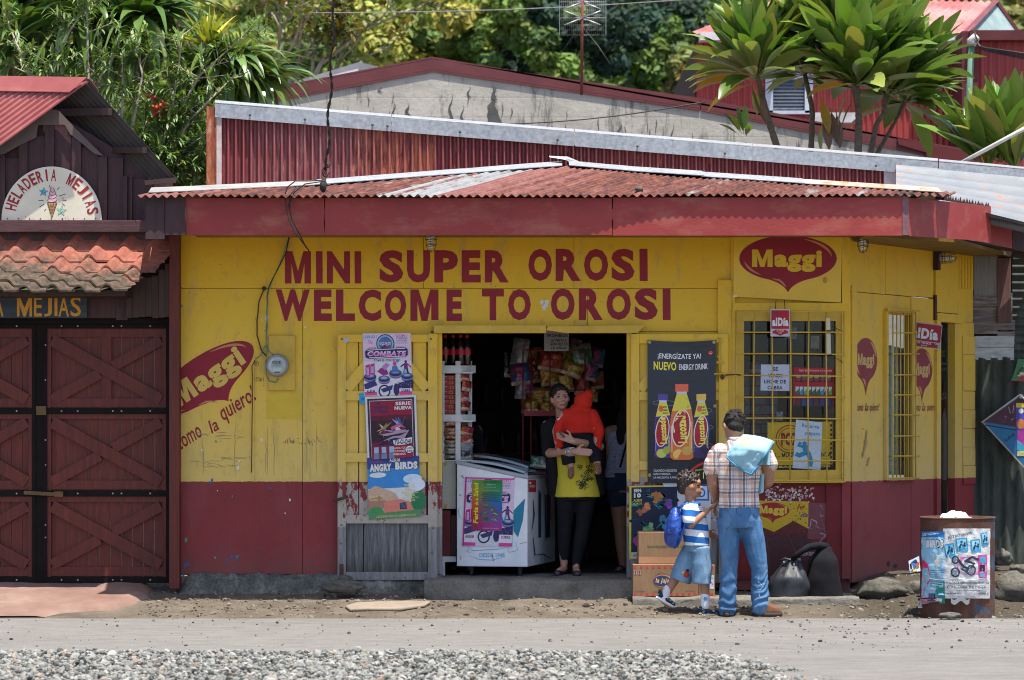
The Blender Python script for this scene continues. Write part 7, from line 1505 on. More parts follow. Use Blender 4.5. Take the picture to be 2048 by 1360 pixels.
# ================================================================ ON THE PAVEMENT
n = N('corrugated_board', .85, .15); v = n.obj(); a = n.noise(5, 5, .65, v=v); b = n.noise(60, 3, .7, (1, 1, .1), v); CARD = n.out(n.mix(.3, n.ramp(a, [(.3, (.21, .125, .066)), (.7, (.29, .18, .10))]), n.ramp(b, [(.3, (.18, .10, .055)), (.7, (.32, .21, .125))])), b, .15, .004)
def carton(label, r, Y, dep, print_fn, seam=None):
    t = thing('cardboard_box', label, 'box', P((r[0]+r[2])/2, r[3], Y+dep/2), 'cardboard boxes by the right shutter door'); g = G(); g.bp(*r, Y, Y+dep); bevel(obj('carton', g, CARD, t), .004)
    cv = Canvas(surf(Y), .001, .0005); print_fn(cv); obj('print', cv, MARK, t)
    return t
GRN = S(70, 90, 60); REDP = S(190, 60, 55); NB = S(50, 60, 90)
def p_up(cv): cv.txt('MANEJESE CON CUIDADO', 1295, 1091, 1402, 1097, GRN, .02); cv.rect(1277, 1112, 1421, 1113, S(120, 80, 45)); cv.rect(1277.5, 1113, 1421, 1127, S(166, 124, 90))
def p_lo(cv):
    for k in range(11):
        x = 1268+k*12; cv.rect(x, 1131.5, x+5, 1137, REDP); cv.rect(x, 1186, x+5, 1191.5, REDP)
    for x in (1268, 1276): cv.rect(x, 1140, x+6.5, 1150, NB); cv.rect(x+.7, 1140.7, x+5.8, 1149.3, S(190, 140, 100)); cv.line([(x+3.2, 1149), (x+3.2, 1142)], 1.4, NB); cv.pg([(x+1, 1144), (x+3.2, 1141), (x+5.4, 1144)], NB)
    cv.oval(1326, 1162, 20, 14, S(150, 60, 50)); cv.oval(1326, 1162, 19, 13, S(180, 138, 100)); cv.oval(1324, 1162, 17, 11, NB); cv.txt('la jaja', 1311, 1156, 1338, 1168, S(215, 180, 150), .02, .2); cv.ring(1322, 1150, 8, 4, 1, S(120, 60, 50), 0, 12, PI, 2*PI); cv.txt('www.jaja.cr', 1316, 1178, 1345, 1181, NB, .0); cv.txt('Industria alimenticia, S.A.', 1306, 1182, 1345, 1185, NB, .0); cv.txt('No. 200 unidades', 1270, 1181, 1290, 1184, NB, .0); cv.txt('Peso neto 4 kg', 1370, 1181, 1390, 1184, NB, .0)
carton('upper cardboard box printed MANEJESE CON CUIDADO behind the boy', (1277, 1064, 1421, 1128), -.50, .30, p_up); carton('lower cardboard box with red printed squares and oval emblem', (1266, 1129, 1397, 1193), -.56, .30, p_lo)
carton('cardboard box mostly hidden behind the boy\'s front leg, white label at its corner', (1398, 1130, 1430, 1193), -.50, .28, lambda cv: (cv.rect(1420, 1150, 1428, 1178, S(200, 205, 215)), cv.line([(1421, 1156), (1427, 1156)], 1, NB), cv.line([(1421, 1162), (1426, 1170)], 1, NB), cv.rect(1420, 1131, 1426, 1137, REDP), cv.rect(1420, 1186, 1426, 1191, REDP)))
def bagmesh(f, nu=28, nv=18): g = G(); g.grid(f, nu, nv, True, True); g.Fc([i for i in range(nu)][::-1]); g.Fc([nv*nu+i for i in range(nu)]); return g
def bagf(px0, px1, yb, yt, Y, dep, prof, seed, cr=.06, pl=0):
    c = P((px0+px1)/2, yb, Y); w = (px1-px0)/sc_at(Y)/2; h = (yb-yt)/sc_at(Y)
    def f(u, v):
        a = u*2*PI; k, sx = prof(v); rr = 1+cr*nz(math.cos(a)*2.2+seed, math.sin(a)*2.2, v*3)+cr*.6*nz(math.cos(a)*6, math.sin(a)*6+seed, v*4)+pl*sst(.1, .9, v)*math.sin(a*9+2.5*nz(v*3, seed))
        return Vector((c.x+sx*w+math.copysign(abs(math.cos(a))**.8, math.cos(a))*w*k*rr, c.y+math.copysign(abs(math.sin(a))**.8, math.sin(a))*dep*min(k*1.2, 1)*rr, c.z+h*v*(1+.02*nz(a, seed))))
    return f
t = thing('handbag', 'gathered dark grey leather handbag slumped beside the black tote', 'bag', P(1575, 1194, -.45)); n = N('grey_leather', .5, .4); v = n.obj(); a = n.noise(4, 3, .5, (1.6, 1.6, .45), v, .4); LEA = n.out(n.ramp(a, [(.3, (.012, .014, .017)), (.7, (.030, .034, .040))]), a, .6, .03)
obj('body', bagmesh(bagf(1533, 1618, 1195, 1117, -.45, .15, lambda v: (lerp(.90, 1.0, sst(0, .2, v))*(1-.62*sst(.25, 1.02, v)), .0+.22*v), 3, .12, .10)), LEA, t); g = G(); g.tube([P(1560, 1122, -.5), P(1570, 1117, -.52), P(1584, 1121, -.52), P(1590, 1130, -.53)], .010, 6); obj('strap', g, LEA, t); g = G(); g.ell(P(1568, 1125, -.56), (.006, .006, .012)); g.ell(P(1588, 1130, -.55), (.006, .006, .014)); obj('buckle', g, M('steel_buckle', (.5, .5, .5), metal=.8, rough=.3), t)
t = thing('tote_bag', 'tall black cloth tote bag with a looping padded strap', 'bag', P(1645, 1197, -.45)); n = N('black_cloth', .92, .15); v = n.obj(); a = n.noise(6, 5, .6, v=v); BCL = n.out(n.ramp(a, [(.3, (.006, .006, .008)), (.7, (.013, .013, .016))]), a, .35, .02)
obj('body', bagmesh(bagf(1606, 1686, 1198, 1093, -.42, .14, lambda v: (1-.40*v-.28*sst(.72, 1, v), .0-.10*v+.20*v*v), 8, .07, .02)), BCL, t); g = G(); g.tube([P(x, y, Yq) for x, y, Yq in ((1585, 1119, -.52), (1600, 1105, -.54), (1618, 1094, -.52), (1636, 1091, -.48), (1652, 1093, -.44), (1660, 1106, -.42))], [.020, .024, .028, .032, .035, .03], 10); obj('strap', g, BCL, t)
# oil drum used as a litter bin
DY = -1.02; dc = P(1915, 0, DY); dr = 74/sc_at(DY); zt, zb_ = P(0, 1036, DY-dr*.3).z, -.02; DH = zt-zb_
n = N('rusted_drum', .75, .3); v = n.obj(); a = n.noise(4, 6, .75, (1, 1, .6), v); b = n.noise(11, 5, .75, (1, 1, .8), v, off=(3, 1, 2)); X, Y_, Z = n.xyz(v)
rs = n.ramp(a, [(.3, (.035, .016, .012)), (.55, (.10, .042, .026)), (.75, (.17, .08, .05))]); bl = n.math('ADD', b, n.math('MULTIPLY', n.math('SUBTRACT', X, .05), .35)); DRM = n.out(n.mix(n.step(bl, .60, .66), rs, (.03, .09, .15)), b, .4, .008)
drum = thing('oil_drum', 'rusty oil drum litter bin plastered with two torn posters', 'litter bin', (dc.x, dc.y, 0))
def dpt(a, z, r=0):                                         # a: angle from straight towards the camera
    h = (z-zb_)/DH; k = 1+.010*math.sin(h*40)*0
    dent = .055*math.exp(-((a-.15)/.55)**2-((z-.03)/.13)**2)+.02*math.exp(-((a+.5)/.3)**2-((z-.05)/.1)**2)
    R_ = dr*(1+.015*nz(a*1.3, z*3))+.006*max(0, math.sin(h*PI*3)-.93)*14*.1-dent+r
    return Vector((dc.x+R_*math.sin(a), dc.y-R_*math.cos(a), z))
g = G(); g.grid(lambda u, v: dpt(u*2*PI-PI, lerp(zb_, zt, v)), 72, 40, True, True); g.grid(lambda u, v: dpt(u*2*PI-PI, lerp(zt, zt-.35, v), -.006), 72, 8, True, True); obj('shell', g, DRM, drum)
g = G(); g.tube([dpt(k*2*PI/48, zt, -.002) for k in range(49)], .009, 8, False); obj('rim', g, DRM, drum)
g = G(); g.lathe([(dr*.97, 0), (dr*.97, .01)], (dc.x, dc.y, zt-.34), 32); obj('litter_floor', g, M('dark_litter', (.03, .03, .03)), drum)
def dsf(px, py, l):
    x = (px-CX)/F*(DC+DY-dr*.8)-dc.x; a = math.asin(clamp(x/(dr), -.97, .97)); q = dpt(a, HC+(HY-py)/F*(DC+DY-dr*math.cos(a)), l)
    return q
def drum_poster(name, label, x0, x1, y0, y1, fn, back, crinkle=1.0):
    sf = lambda px, py, l: dsf(px, py, l+.006+crinkle*.0045*(nz(px*.09, py*.07)+.6*nz(px*.25, py*.05)))
    cv = Canvas(sf, .0022, .0008); cv.sheet(x0, y0, x1, y1, back, 20, 24); W = 100.; H = 100.*(y1-y0)/(x1-x0); cv.xf = lambda x, y: (lerp(x0, x1, x/W), lerp(y0, y1, y/H)); p0 = cv.pg
    def pg(pts, c=None):
        q = []
        for a, b in zip(pts, pts[1:]+pts[:1]): m = max(1, int(math.hypot(b[0]-a[0], b[1]-a[1])/9)); q += [(lerp(a[0], b[0], i/m), lerp(a[1], b[1], i/m)) for i in range(m)]
        p0(q, c)
    cv.pg = pg
    def rect(x0_, y0_, x1_, y1_, c=None):
        l = cv.lev(cv.T([(x0_, y0_), (x1_, y1_)])); cv.col = c; cv.grid(lambda u, v: sf(*cv.xf(lerp(x0_, x1_, u), lerp(y0_, y1_, v)), l), max(1, int((x1_-x0_)/8)), max(1, int((y1_-y0_)/12)), False)
    cv.rect = rect; fn(cv, W, H); return solo(name, cv, PRINT, label, 'poster')
def d_birds(cv, W, H):
    cv.rect(0, 0, W, 24, S(40, 120, 190)); cv.rect(0, 24, W, H-10, S(150, 200, 225)); cv.txt('ALBUM', 12, 5, 36, 19, WHT, .03); [cv.pg([(rp.uniform(30, 95), rp.uniform(2, 22)) for _ in range(3)], S(180, 215, 230)) for _ in range(5)]
    for o, c in ((2, BLK), (0, WHT)): cv.txt('RY BIRDS', 0-o, 34-o, 95+o, 68+o, c, .06)
    cv.pg([(0, 130), (20, 110), (42, 140), (50, 200), (30, 240), (0, 250)], S(215, 60, 110)); cv.pg([(55, 100), (95, 95), (100, 140), (70, 150)], S(225, 220, 200)); cv.pg([(0, 190), (24, 180), (38, 220), (20, 270), (0, 280)], S(225, 190, 205)); cv.pg([(0, 250), (60, 240), (80, 290), (0, 310)], S(215, 140, 160)); cv.pg([(72, 215), (100, 205), (100, 300), (78, 300), (66, 260)], S(30, 130, 120)); cv.rect(44, 258, 66, 296, S(45, 45, 70)); [cv.line([(46+k*5, 260), (46+k*5, 294)], 1.5, S(110, 110, 150)) for k in range(4)]
    for k in range(9): cv.rect(48, 160+k*9, 96, 164+k*9, S(120, 150, 165))
    for _ in range(10): cv.pg([(rp.uniform(0, 100), rp.uniform(296, H-2)) for _ in range(3)], rp.choice((S(200, 150, 170), S(60, 60, 70), WHT)))
drum_poster('torn_album_poster', 'torn blue pink sticker album poster wrapped on the left of the drum', 1841, 1889, 1063, 1195, d_birds, S(200, 205, 210), 1.4)
def d_moto(cv, W, H):
    DK = S(60, 62, 72)
    for s, x0, x1, y0 in (('RETRO', 10, 34, 18), ('ORIGINAL', 36, 60, 12)): cv.txt(s, 0, 0, 1, 1, DK, .01, warp=lambda u, v: (lerp(x0, x1, u), y0+5-v*6-7*u))
    B = S(45, 150, 195)
    def pic(x, y, w, h, r):
        k = math.radians(r); R_ = lambda a, b: (x+a*math.cos(k)-b*math.sin(k), y+a*math.sin(k)+b*math.cos(k)); cv.pg([R_(-w, -h), R_(w, -h), R_(w, h), R_(-w, h)], B); cv.pg([R_(-w*.75, -h*.8), R_(w*.75, -h*.8), R_(w*.75, h*.6), R_(-w*.75, h*.6)], S(140, 200, 220))
        cv.line([R_(-w*.5, h*.4), R_(-w*.1, -h*.1), R_(w*.3, h*.2), R_(w*.55, -h*.3)], 3.4, S(20, 50, 75)); cv.oval(*R_(-w*.4, h*.35), w*.22, h*.18, S(20, 50, 75)); cv.oval(*R_(w*.45, h*.2), w*.2, h*.16, S(20, 50, 75)); cv.oval(*R_(0, -h*.45), w*.2, h*.16, S(20, 50, 75))
    pic(13, 46, 10, 14, -9); pic(37, 34, 12, 14, -6); pic(66, 36, 11, 13, -5); pic(86, 22, 7.5, 14, -8)
    cv.pg([(34, 60), (92, 56), (90, 92), (46, 98), (26, 84)], S(215, 120, 180)); cv.pg([(70, 56), (92, 55), (91, 104), (73, 106)], S(200, 70, 150))
    for x, y, r in ((24, 92, 9), (56, 88, 10), (24, 66, 7)): cv.ring(x, y, r*.85, r, 3, S(40, 55, 75)); cv.oval(x, y, r*.5, r*.55, S(130, 140, 160))
    cv.line([(30, 66), (40, 80), (54, 86), (62, 74), (46, 68)], 5, S(35, 50, 65)); cv.line([(42, 70), (58, 60), (72, 66)], 5, S(60, 40, 80)); cv.line([(36, 84), (50, 94)], 4, S(30, 80, 90)); cv.rect(74, 76, 86, 90, S(35, 35, 50)); cv.rect(75, 60, 88, 72, S(60, 160, 190)); cv.rect(75, 94, 86, 102, S(90, 160, 180))
    for s, x0, x1, y, h in (('DISFRUTA LA EMOCIÓN DEL FREESTYLE', 1, 96, 111, 5.5), ('COLECCIONA TUS POSTERS', 8, 90, 120, 6), ('BUSCA TUS CUPONES PREMIADOS', 28, 76, 129.5, 2.5), ('ALBUM ¢50', 6, 36, 135, 4), ('SOBRE 50', 74, 98, 135, 4)): cv.txt(s, x0, y, x1, y+h, DK, .01)
drum_poster('motocross_poster', 'white motocross album poster with blue snapshots on the right of the drum', 1886, 1981, 1057, 1197, d_moto, S(208, 208, 206), 1.0)
t = solo('rubbish_bag', (lambda g: (g.grid(lambda u, v: P(1880+63*u, 1036-16*math.sin(PI*min(1, u*1.05+.02))**.6*(1-.35*math.sin(u*8)**2*.6)*math.sin(PI*v*.5+.02), DY-.1+.35*v)+Vector((0, 0, .014*nz(u*7, v*5))), 26, 14), g)[1])(G()), M('white_plastic', (.74, .75, .76), .1, 6, .35, .5, bump=.6, bs=14, dist=.03), 'white plastic rubbish bag bulging over the rim of the drum', 'rubbish bag')
cv = Canvas(lambda x, y, l: P(x, y, DY-dr*.55-.04*math.sin((x-1816)*.2)-.02*nz(y*.2, 1)+.0)+Vector((0, -l, 0)), .001, .0008); cv.pg([(1817, 1122), (1838, 1112), (1841, 1142), (1820, 1146)], S(200, 205, 215)); cv.pg([(1822, 1125), (1832, 1118), (1836, 1126), (1828, 1140)], S(60, 110, 170)); cv.pg([(1830, 1130), (1840, 1122), (1840, 1136)], S(215, 110, 40)); cv.pg([(1819, 1128), (1823, 1126), (1824, 1138), (1821, 1140)], BLK); cv.pg([(1826, 1138), (1834, 1136), (1835, 1141), (1827, 1143)], S(230, 200, 90)); solo('poster_scrap', cv, PRINT, 'curled poster scrap sticking out left of the drum', 'paper')
g = G(); g.grid(lambda u, v: dsf(lerp(1838, 1850, u), lerp(1195, 1216, v), .02+.02*v*math.sin(u*5)), 6, 6); g.grid(lambda u, v: dsf(lerp(1900, 1938, u), lerp(1196, 1206, v)+4*math.sin(u*9), .012), 10, 3); g.tube([dsf(1840+k*9, 1158-2*math.sin(k), .012) for k in range(16)], .0016, 4); solo('clear_tape', g, M('clear_tape', (.55, .56, .55), .2, 9, .15, .6), 'loose clear packing tape round the lower edge of the drum posters', 'tape')
# stones
ST = N('field_stone', .9, .2); a = ST.noise(5, 6, .75); b = ST.noise(40, 4, .75); STN = ST.out(ST.mix(.4, ST.ramp(a, [(.3, (.05, .048, .038)), (.55, (.10, .092, .074)), (.75, (.15, .14, .115))]), ST.ramp(b, [(.3, (.04, .037, .03)), (.7, (.17, .16, .135))])), b, .7, .015)
def stone(px0, px1, py0, py1, Y, lab, seed, dep=None, name='stone', flat=0, mat=STN):
    s = sc_at(Y); w = (px1-px0)/s/2; h = (py1-py0)/s/2; g = G(); g.ell((0, 0, 0), (w*1.05, dep or w*.7, h*1.1), seg=26, rings=16, jit=.30, seed=seed); c = P((px0+px1)/2, (py0+py1)/2, Y)
    g.v = [(v[0]+c.x, v[1]+c.y, max(v[2], -h*.95)+c.z) for v in g.v]; return solo(name, g, mat, lab, 'stone')
stone(1717, 1808, 1158, 1203, -.35, 'long boulder lying at the foot of the side wall left of the drum', 4); stone(1812, 1850, 1163, 1203, -.3, 'smaller boulder tucked behind the left edge of the drum', 7); stone(1984, 2070, 1152, 1216, -.4, 'large dark boulder at the right edge behind the drum', 11); stone(1984, 2024, 1100, 1132, .9, 'rounded stone against the dark corrugated sheet', 13); stone(1880, 1922, 1225, 1238, -1.38, 'brown stone wedged under the dent of the drum', 17, .05)
stone(648, 728, 1160, 1187, -.30, 'grey slab stone leaning at the foot of the left shutter door', 19, .10); stone(676, 705, 1151, 1166, -.2, 'small stone on top of the grey slab by the left shutter', 23, .07); stone(1707, 1718, 1200, 1206, -.55, 'small blue grey pebble on the pavement right of the tote bag', 29); stone(1800, 1810, 1201, 1207, -.6, 'small dark pebble just left of the drum base', 31); stone(2020, 2075, 1128, 1150, .5, 'flat stone half buried in the mound at the right edge', 37)
g = G(); pts = [(690, 1220), (712, 1211), (760, 1206), (820, 1205), (862, 1210), (850, 1219), (800, 1225), (740, 1228), (700, 1226)]; ys = lambda py: -.55-(py-1203)*.016
g.prism([Vector((P(x, y, ys(y)).x, ys(y), gz(P(x, y, ys(y)).x, ys(y))+.004)) for x, y in pts], (0, 0, .022)); bevel(solo('paving_slab', g, M('pale_slab', (.24, .195, .15), .3, 5, .9, .1), 'pale flat slab sunk in the dirt before the doorstep', 'slab'), .008)
# ================================================================ PEOPLE
from mathutils.bvhtree import BVHTree
def loft(g, rings, seg=24, pw=1.0):
    """closed stack of ellipses: (centre, half width x, half depth y)"""
    ids = []
    for c, rx, ry in rings:
        r = []
        for k in range(seg):
            a = 2*PI*k/seg; ca, sa = math.cos(a), math.sin(a); r.append(g.V((c[0]+math.copysign(abs(ca)**pw, ca)*rx, c[1]+math.copysign(abs(sa)**pw, sa)*ry, c[2])))
        ids.append(r)
    for a, b in zip(ids, ids[1:]):
        for k in range(seg): j = (k+1) % seg; g.Fc((a[k], a[j], b[j], b[k]), True)
    g.Fc(ids[0][::-1], False); g.Fc(ids[-1], False)
def chain(g, pts, rad, seg=14):
    for a, b, r0, r1 in zip(pts, pts[1:], rad, rad[1:]): g.cone(a, r0, b, r1, seg)
def hand(g, wrist, d, nrm, k=1.0, curl=.5, thumb=1):
    """palm, four unequal fingers with two bends and a thumb from the palm's side; nrm points out of the back of the hand"""
    w = Vector(wrist); d = Vector(d).normalized(); n_ = Vector(nrm); n_ = (n_-d*n_.dot(d)).normalized(); s = d.cross(n_).normalized()*thumb
    for o in (-.026, -.009, .009, .026): g.cone(w+s*o*.7*k, .013*k, w+d*.082*k+s*o*k, .0115*k, 8)
    for o, L in ((-.028, .058), (-.0095, .072), (.0095, .078), (.028, .068)):
        p = w+d*.082*k+s*o*k; e = d
        for j in range(3):
            e = (Quaternion(s*thumb, 0) @ e); e = (e-n_*curl*(.35+.35*j)).normalized(); q = p+e*L*k*(.42, .33, .25)[j]; g.cone(p, .0093*k*(1-.08*j), q, .0086*k*(1-.08*j), 7); p = q
    p = w+d*.022*k+s*.026*k; q = p+(d*.55+s*.75-n_*.25*curl).normalized()*.040*k; g.cone(p, .0125*k, q, .0105*k, 8); r = q+(d*.85+s*.3-n_*.5*curl).normalized()*.032*k; g.cone(q, .0102*k, r, .0088*k, 8)
def on_mesh(o, back=False):
    off = origin_of(o.parent) if o.parent else o.location
    t = BVHTree.FromPolygons([v.co+off for v in o.data.vertices], [tuple(p.vertices) for p in o.data.polygons]); e = Vector((0, -DC, HC))
    def sf(px, py, l):
        d = (P(px, py, 0)-e).normalized(); h = t.ray_cast(e, d)
        if h[0] is None: h = t.find_nearest(P(px, py, origin_of(o).y))
        return h[0]-d*(l+.0012)
    return sf
def decal(sf):
    cv = Canvas(sf, .0008, .0006); p0 = cv.pg
    def pg(pts, c=None):
        q = []
        for a, b in zip(pts, pts[1:]+pts[:1]): m = max(1, int(math.hypot(b[0]-a[0], b[1]-a[1])/2.5)); q += [(lerp(a[0], b[0], i/m), lerp(a[1], b[1], i/m)) for i in range(m)]
        p0(q, c)
    cv.pg = pg; return cv
def folds(a=.004, fx=9, fz=5, sd=0): return lambda c, n: a*mn.noise(Vector((c.x*fx+sd, c.y*fx, c.z*fz)))+a*.5*mn.noise(Vector((c.x*fx*2.3, c.y*fx*2.3+sd, c.z*fz*2.5)))
def skinmat(name, c):
    n = N(name, .5, .4); v = n.obj(); a = n.noise(12, 4, .6, v=v); n.b.inputs['Subsurface Weight'].default_value = .12; n.b.inputs['Subsurface Radius'].default_value = (.02, .008, .004); n.b.inputs['Subsurface Scale'].default_value = .3
    return n.out(n.ramp(a, [(.3, mul(c, .85)), (.7, mul(c, 1.1))]), n.noise(120, 3, .6, v=v), .12, .002)
SKIN = skinmat('tan_skin', (.33, .165, .10)); SKINW = skinmat('warm_skin', (.42, .22, .15))
n = N('black_hair', .6, .2); v = n.obj(); a = n.noise(30, 4, .7, (3, 3, .6), v); HAIR = n.out(n.ramp(a, [(.3, (.006, .005, .005)), (.7, (.028, .022, .020))]), a, .9, .012)
def cloth(name, c, rough=.9, k=.8, var=.25, b=.35): n = N(name, rough, .15); v = n.obj(); a = n.noise(9, 5, .6, (1, 1, .6), v); f = n.noise(260, 2, .6, v=v); return n.out(n.mix(.15, n.ramp(a, [(.3, mul(c, 1-var)), (.7, mul(c, 1+var*.6))]), n.ramp(f, [(.3, mul(c, .6)), (.7, mul(c, 1.3))])), n.math('ADD', a, n.math('MULTIPLY', f, .15)), b, .012)
def denim(name, c, hi, lo):
    n = N(name, .85, .2); v = n.obj(); a = n.noise(5, 5, .65, (1, 1, .5), v); b = n.noise(14, 5, .7, (1.2, 1, .45), v); f = n.noise(220, 2, .7, (1, 1, .5), v)
    col = n.ramp(a, [(.3, mul(lo, 1)), (.5, c), (.72, hi)]); col = n.mix(n.math('MULTIPLY', n.step(b, .52, .68), .5), col, hi); col = n.mix(.2, col, n.ramp(f, [(.3, mul(c, .6)), (.7, mul(hi, 1.2))])); return n.out(col, n.math('ADD', b, n.math('MULTIPLY', f, .2)), .5, .012)
LEATH = M('tan_boot_leather', (.15, .060, .022), .35, 12, .5, .4, local=True); SOLE = M('dark_sole', (.03, .022, .018), .3, local=True); BLKC = cloth('black_knit', (.012, .012, .014))
def person(label, px, py, Y, group=None): return thing('person', label, 'person', P(px, py, Y), group)
# ---------------------------------------------------------------- man with a blanket on his shoulder, seen from behind
Y0 = -1.12
def q(px, py, dy=0): return P(px, py, Y0+dy)
def R(px, py): return None
man = person('man in plaid shirt and blue jeans seen from behind with pale blanket on his shoulder', 1490, 1234, Y0)
ZF = .034
g = G(); hd = q(1467, 852, .045); rot = Matrix.Rotation(math.radians(-34), 3, 'X') @ Matrix.Rotation(math.radians(18), 3, 'Z')
g.ell(hd, (.076, .096, .108), rot); g.ell(hd+rot @ Vector((0, .035, -.055)), (.056, .062, .062), rot); g.ell(hd+rot @ Vector((0, .102, -.025)), (.013, .018, .022), rot); g.ell(hd+rot @ Vector((-.078, .0, -.012)), (.012, .020, .032), rot); g.ell(hd+rot @ Vector((.078, .0, -.012)), (.012, .020, .032), rot)
chain(g, [q(1467, 866, .03), q(1473, 893, -.01)], [.056, .066])
loft(g, [(q(1478, 1052), .12, .085), (q(1478, 1030), .135, .10), (q(1478, 1000), .13, .09), (q(1478, 950), .165, .11), (q(1478, 915), .175, .105), (q(1478, 893), .12, .075)])
chain(g, [q(1434, 903), q(1425, 935, -.01), q(1424, 966, .0)], [.055, .050, .042]); chain(g, [q(1424, 966), q(1432, 1003, .14)], [.043, .030]); hand(g, q(1432, 1005, .15), (-.10, .75, -.65), (-.9, 0, .2), 1., .7, 1)
chain(g, [q(1527, 903), q(1536, 935, -.01), q(1537, 964, .02)], [.055, .050, .042]); chain(g, [q(1537, 964, .02), q(1514, 978, .22)], [.043, .030]); hand(g, q(1513, 979, .23), (-.8, .4, .2), (.1, .3, .9), 1., .6, -1)
for px_, kx, ax in ((1458, 1459, 1455), (1500, 1518, 1521)): chain(g, [q(px_, 1045), q((px_+kx)/2+(4 if px_ > 1480 else 0), 1090), q(kx, 1138, .0), q(ax, 1180, .0), q(ax, 1218, 0)], [.074, .064, .046, .044, .034])
g.cone(q(1455, 1224, .0), .032, q(1450, 1226, .16), .030); g.cone(q(1521, 1224, .0), .032, q(1545, 1226, .06), .030)
obj('body', remesh(g, .0062, 3), SKIN, man)
g = G(); g.ell(hd+rot @ Vector((0, -.018, .028)), (.085, .096, .100), rot, 20, 14); g.ell(hd+rot @ Vector((0, -.045, -.035)), (.068, .052, .052), rot)
r_ = random.Random(4)
for _ in range(110):
    d = Vector((r_.gauss(0, 1), r_.gauss(-.5, .8), r_.gauss(.6, .8))).normalized(); p = hd+rot @ Vector((d.x*.084, d.y*.096-.018, d.z*.100+.028)); t = Vector((r_.gauss(0, .6), r_.gauss(0, .5), r_.gauss(-.1, .6)))+rot @ d*.55; g.cone(p, .009, p+t.normalized()*r_.uniform(.008, .017), .0045, 6)
obj('hair', remesh(g, .0045, 1), HAIR, man)
g = G(); loft(g, [(q(1478, 1015, .0), .166, .128), (q(1478, 1008, .0), .166, .128), (q(1478, 985), .160, .120), (q(1478, 950), .176, .124), (q(1479, 920), .186, .122), (q(1479, 900), .165, .105), (q(1477, 888), .105, .085), (q(1474, 880), .070, .068)])
chain(g, [q(1440, 904), q(1430, 912), q(1424, 936, .0)], [.068, .066, .063]); g.cone(q(1424, 926), .064, q(1423, 938), .066); chain(g, [q(1521, 904), q(1532, 912), q(1540, 930, .0)], [.068, .066, .064])
n = N('plaid_cotton', .85, .2); v = n.obj(); X, Y_, Z = n.xyz(v); XX = n.math('ADD', X, n.math('MULTIPLY', Y_, .35)); wob_ = n.math('MULTIPLY', n.math('SUBTRACT', n.noise(6, 2, v=v), .5), .02); XX = n.math('ADD', XX, wob_); ZZ = n.math('ADD', Z, wob_)
fr = lambda s, k, o=0.: n.math('FRACT', n.math('MULTIPLY_ADD', s, k, o))
band = lambda s, k, a, b, o=0.: n.math('MULTIPLY', n.math('GREATER_THAN', fr(s, k, o), a), n.math('LESS_THAN', fr(s, k, o), b))
col = n.ramp(n.noise(8, 4, .6, v=v), [(.3, (.62, .58, .54)), (.7, (.72, .69, .66))])
for s_, k_, a_1, b_1, c_, f_1 in ((XX, 9.5, .05, .30, (.52, .24, .12), .55), (ZZ, 9.5, .05, .30, (.52, .24, .12), .55), (XX, 9.5, .36, .52, (.03, .03, .06), .72), (ZZ, 9.5, .36, .52, (.03, .03, .06), .62), (XX, 9.5, .62, .70, (.14, .20, .36), .6), (ZZ, 9.5, .66, .74, (.30, .08, .06), .6), (XX, 9.5, .78, .82, (.5, .2, .12), .6)):
    col = n.mix(n.math('MULTIPLY', band(s_, k_, a_1, b_1), f_1), col, c_)
PLAID = n.out(col, n.noise(7, 5, .6, (1, 1, .5), v), .6, .03)
def shf(c, n_): zz = (c.z-q(0, 1013).z); return folds(.009, 7, 3.2, 3)(c, n_)+.006*mn.noise(Vector((c.x*22, c.y*20, c.z*4)))*max(0, 1-zz*3)
mshirt = obj('shirt', remesh(g, .008, 3, shf), PLAID, man)
g = G(); loft(g, [(q(1475, 882, -.01), .078, .072), (q(1473, 874, .0), .070, .066)]); obj('collar', remesh(g, .006, 2), PLAID, man)
g = G(); loft(g, [(q(1479, 1056), .158, .13), (q(1479, 1040), .166, .136), (q(1478, 1020), .158, .125), (q(1478, 1006), .152, .118)])
chain(g, [q(1459, 1046), q(1459, 1076), q(1459, 1138, -.005), q(1456, 1185, .0), q(1454, 1219)], [.100, .087, .064, .069, .068]); chain(g, [q(1498, 1046), q(1507, 1078), q(1519, 1138, -.005), q(1520, 1185, .0), q(1521, 1217)], [.102, .092, .067, .070, .069])
def jf(c, n_): zz = c.z/.85; w = sst(.62, .12, zz); return folds(.005, 8, 5, 5)(c, n_)+w*.009*math.sin(c.z*95+5*mn.noise(Vector((c.x*9, c.y*9, c.z*5)))*2)*(.5+.5*mn.noise(Vector((c.x*7, c.y*7, c.z*9))))
JEAN = denim('blue_jeans', (.045, .125, .255), (.135, .25, .40), (.020, .062, .145)); mj = obj('jeans', remesh(g, .007, 3, jf), JEAN, man)
cv = decal(on_mesh(mj)); SD = (.02, .06, .14); 
for a in (([(1440, 1030), (1462, 1030), (1463, 1050), (1452, 1059), (1441, 1051), (1440, 1030)]), ([(1482, 1030), (1508, 1028), (1511, 1050), (1497, 1061), (1484, 1053), (1482, 1030)])): cv.line(a, 1.1, SD)
cv.line([(1484, 1052), (1506, 1034)], .9, (.25, .2, .12)); cv.line([(1473, 1016), (1474, 1045), (1477, 1066)], 1.2, SD); cv.line([(1438, 1017), (1520, 1017)], .9, SD); cv.line([(1486, 1036), (1508, 1034)], .8, SD)
for a in ([(1517, 1154), (1517, 1164), (1523, 1168), (1514, 1175), (1511, 1170)], [(1522, 1170), (1528, 1166), (1526, 1174), (1520, 1180), (1514, 1178)], [(1518, 1188), (1521, 1196)]): cv.line(a, 1.8, (.42, .55, .66), True)
obj('seam_print', cv, MARK, man)
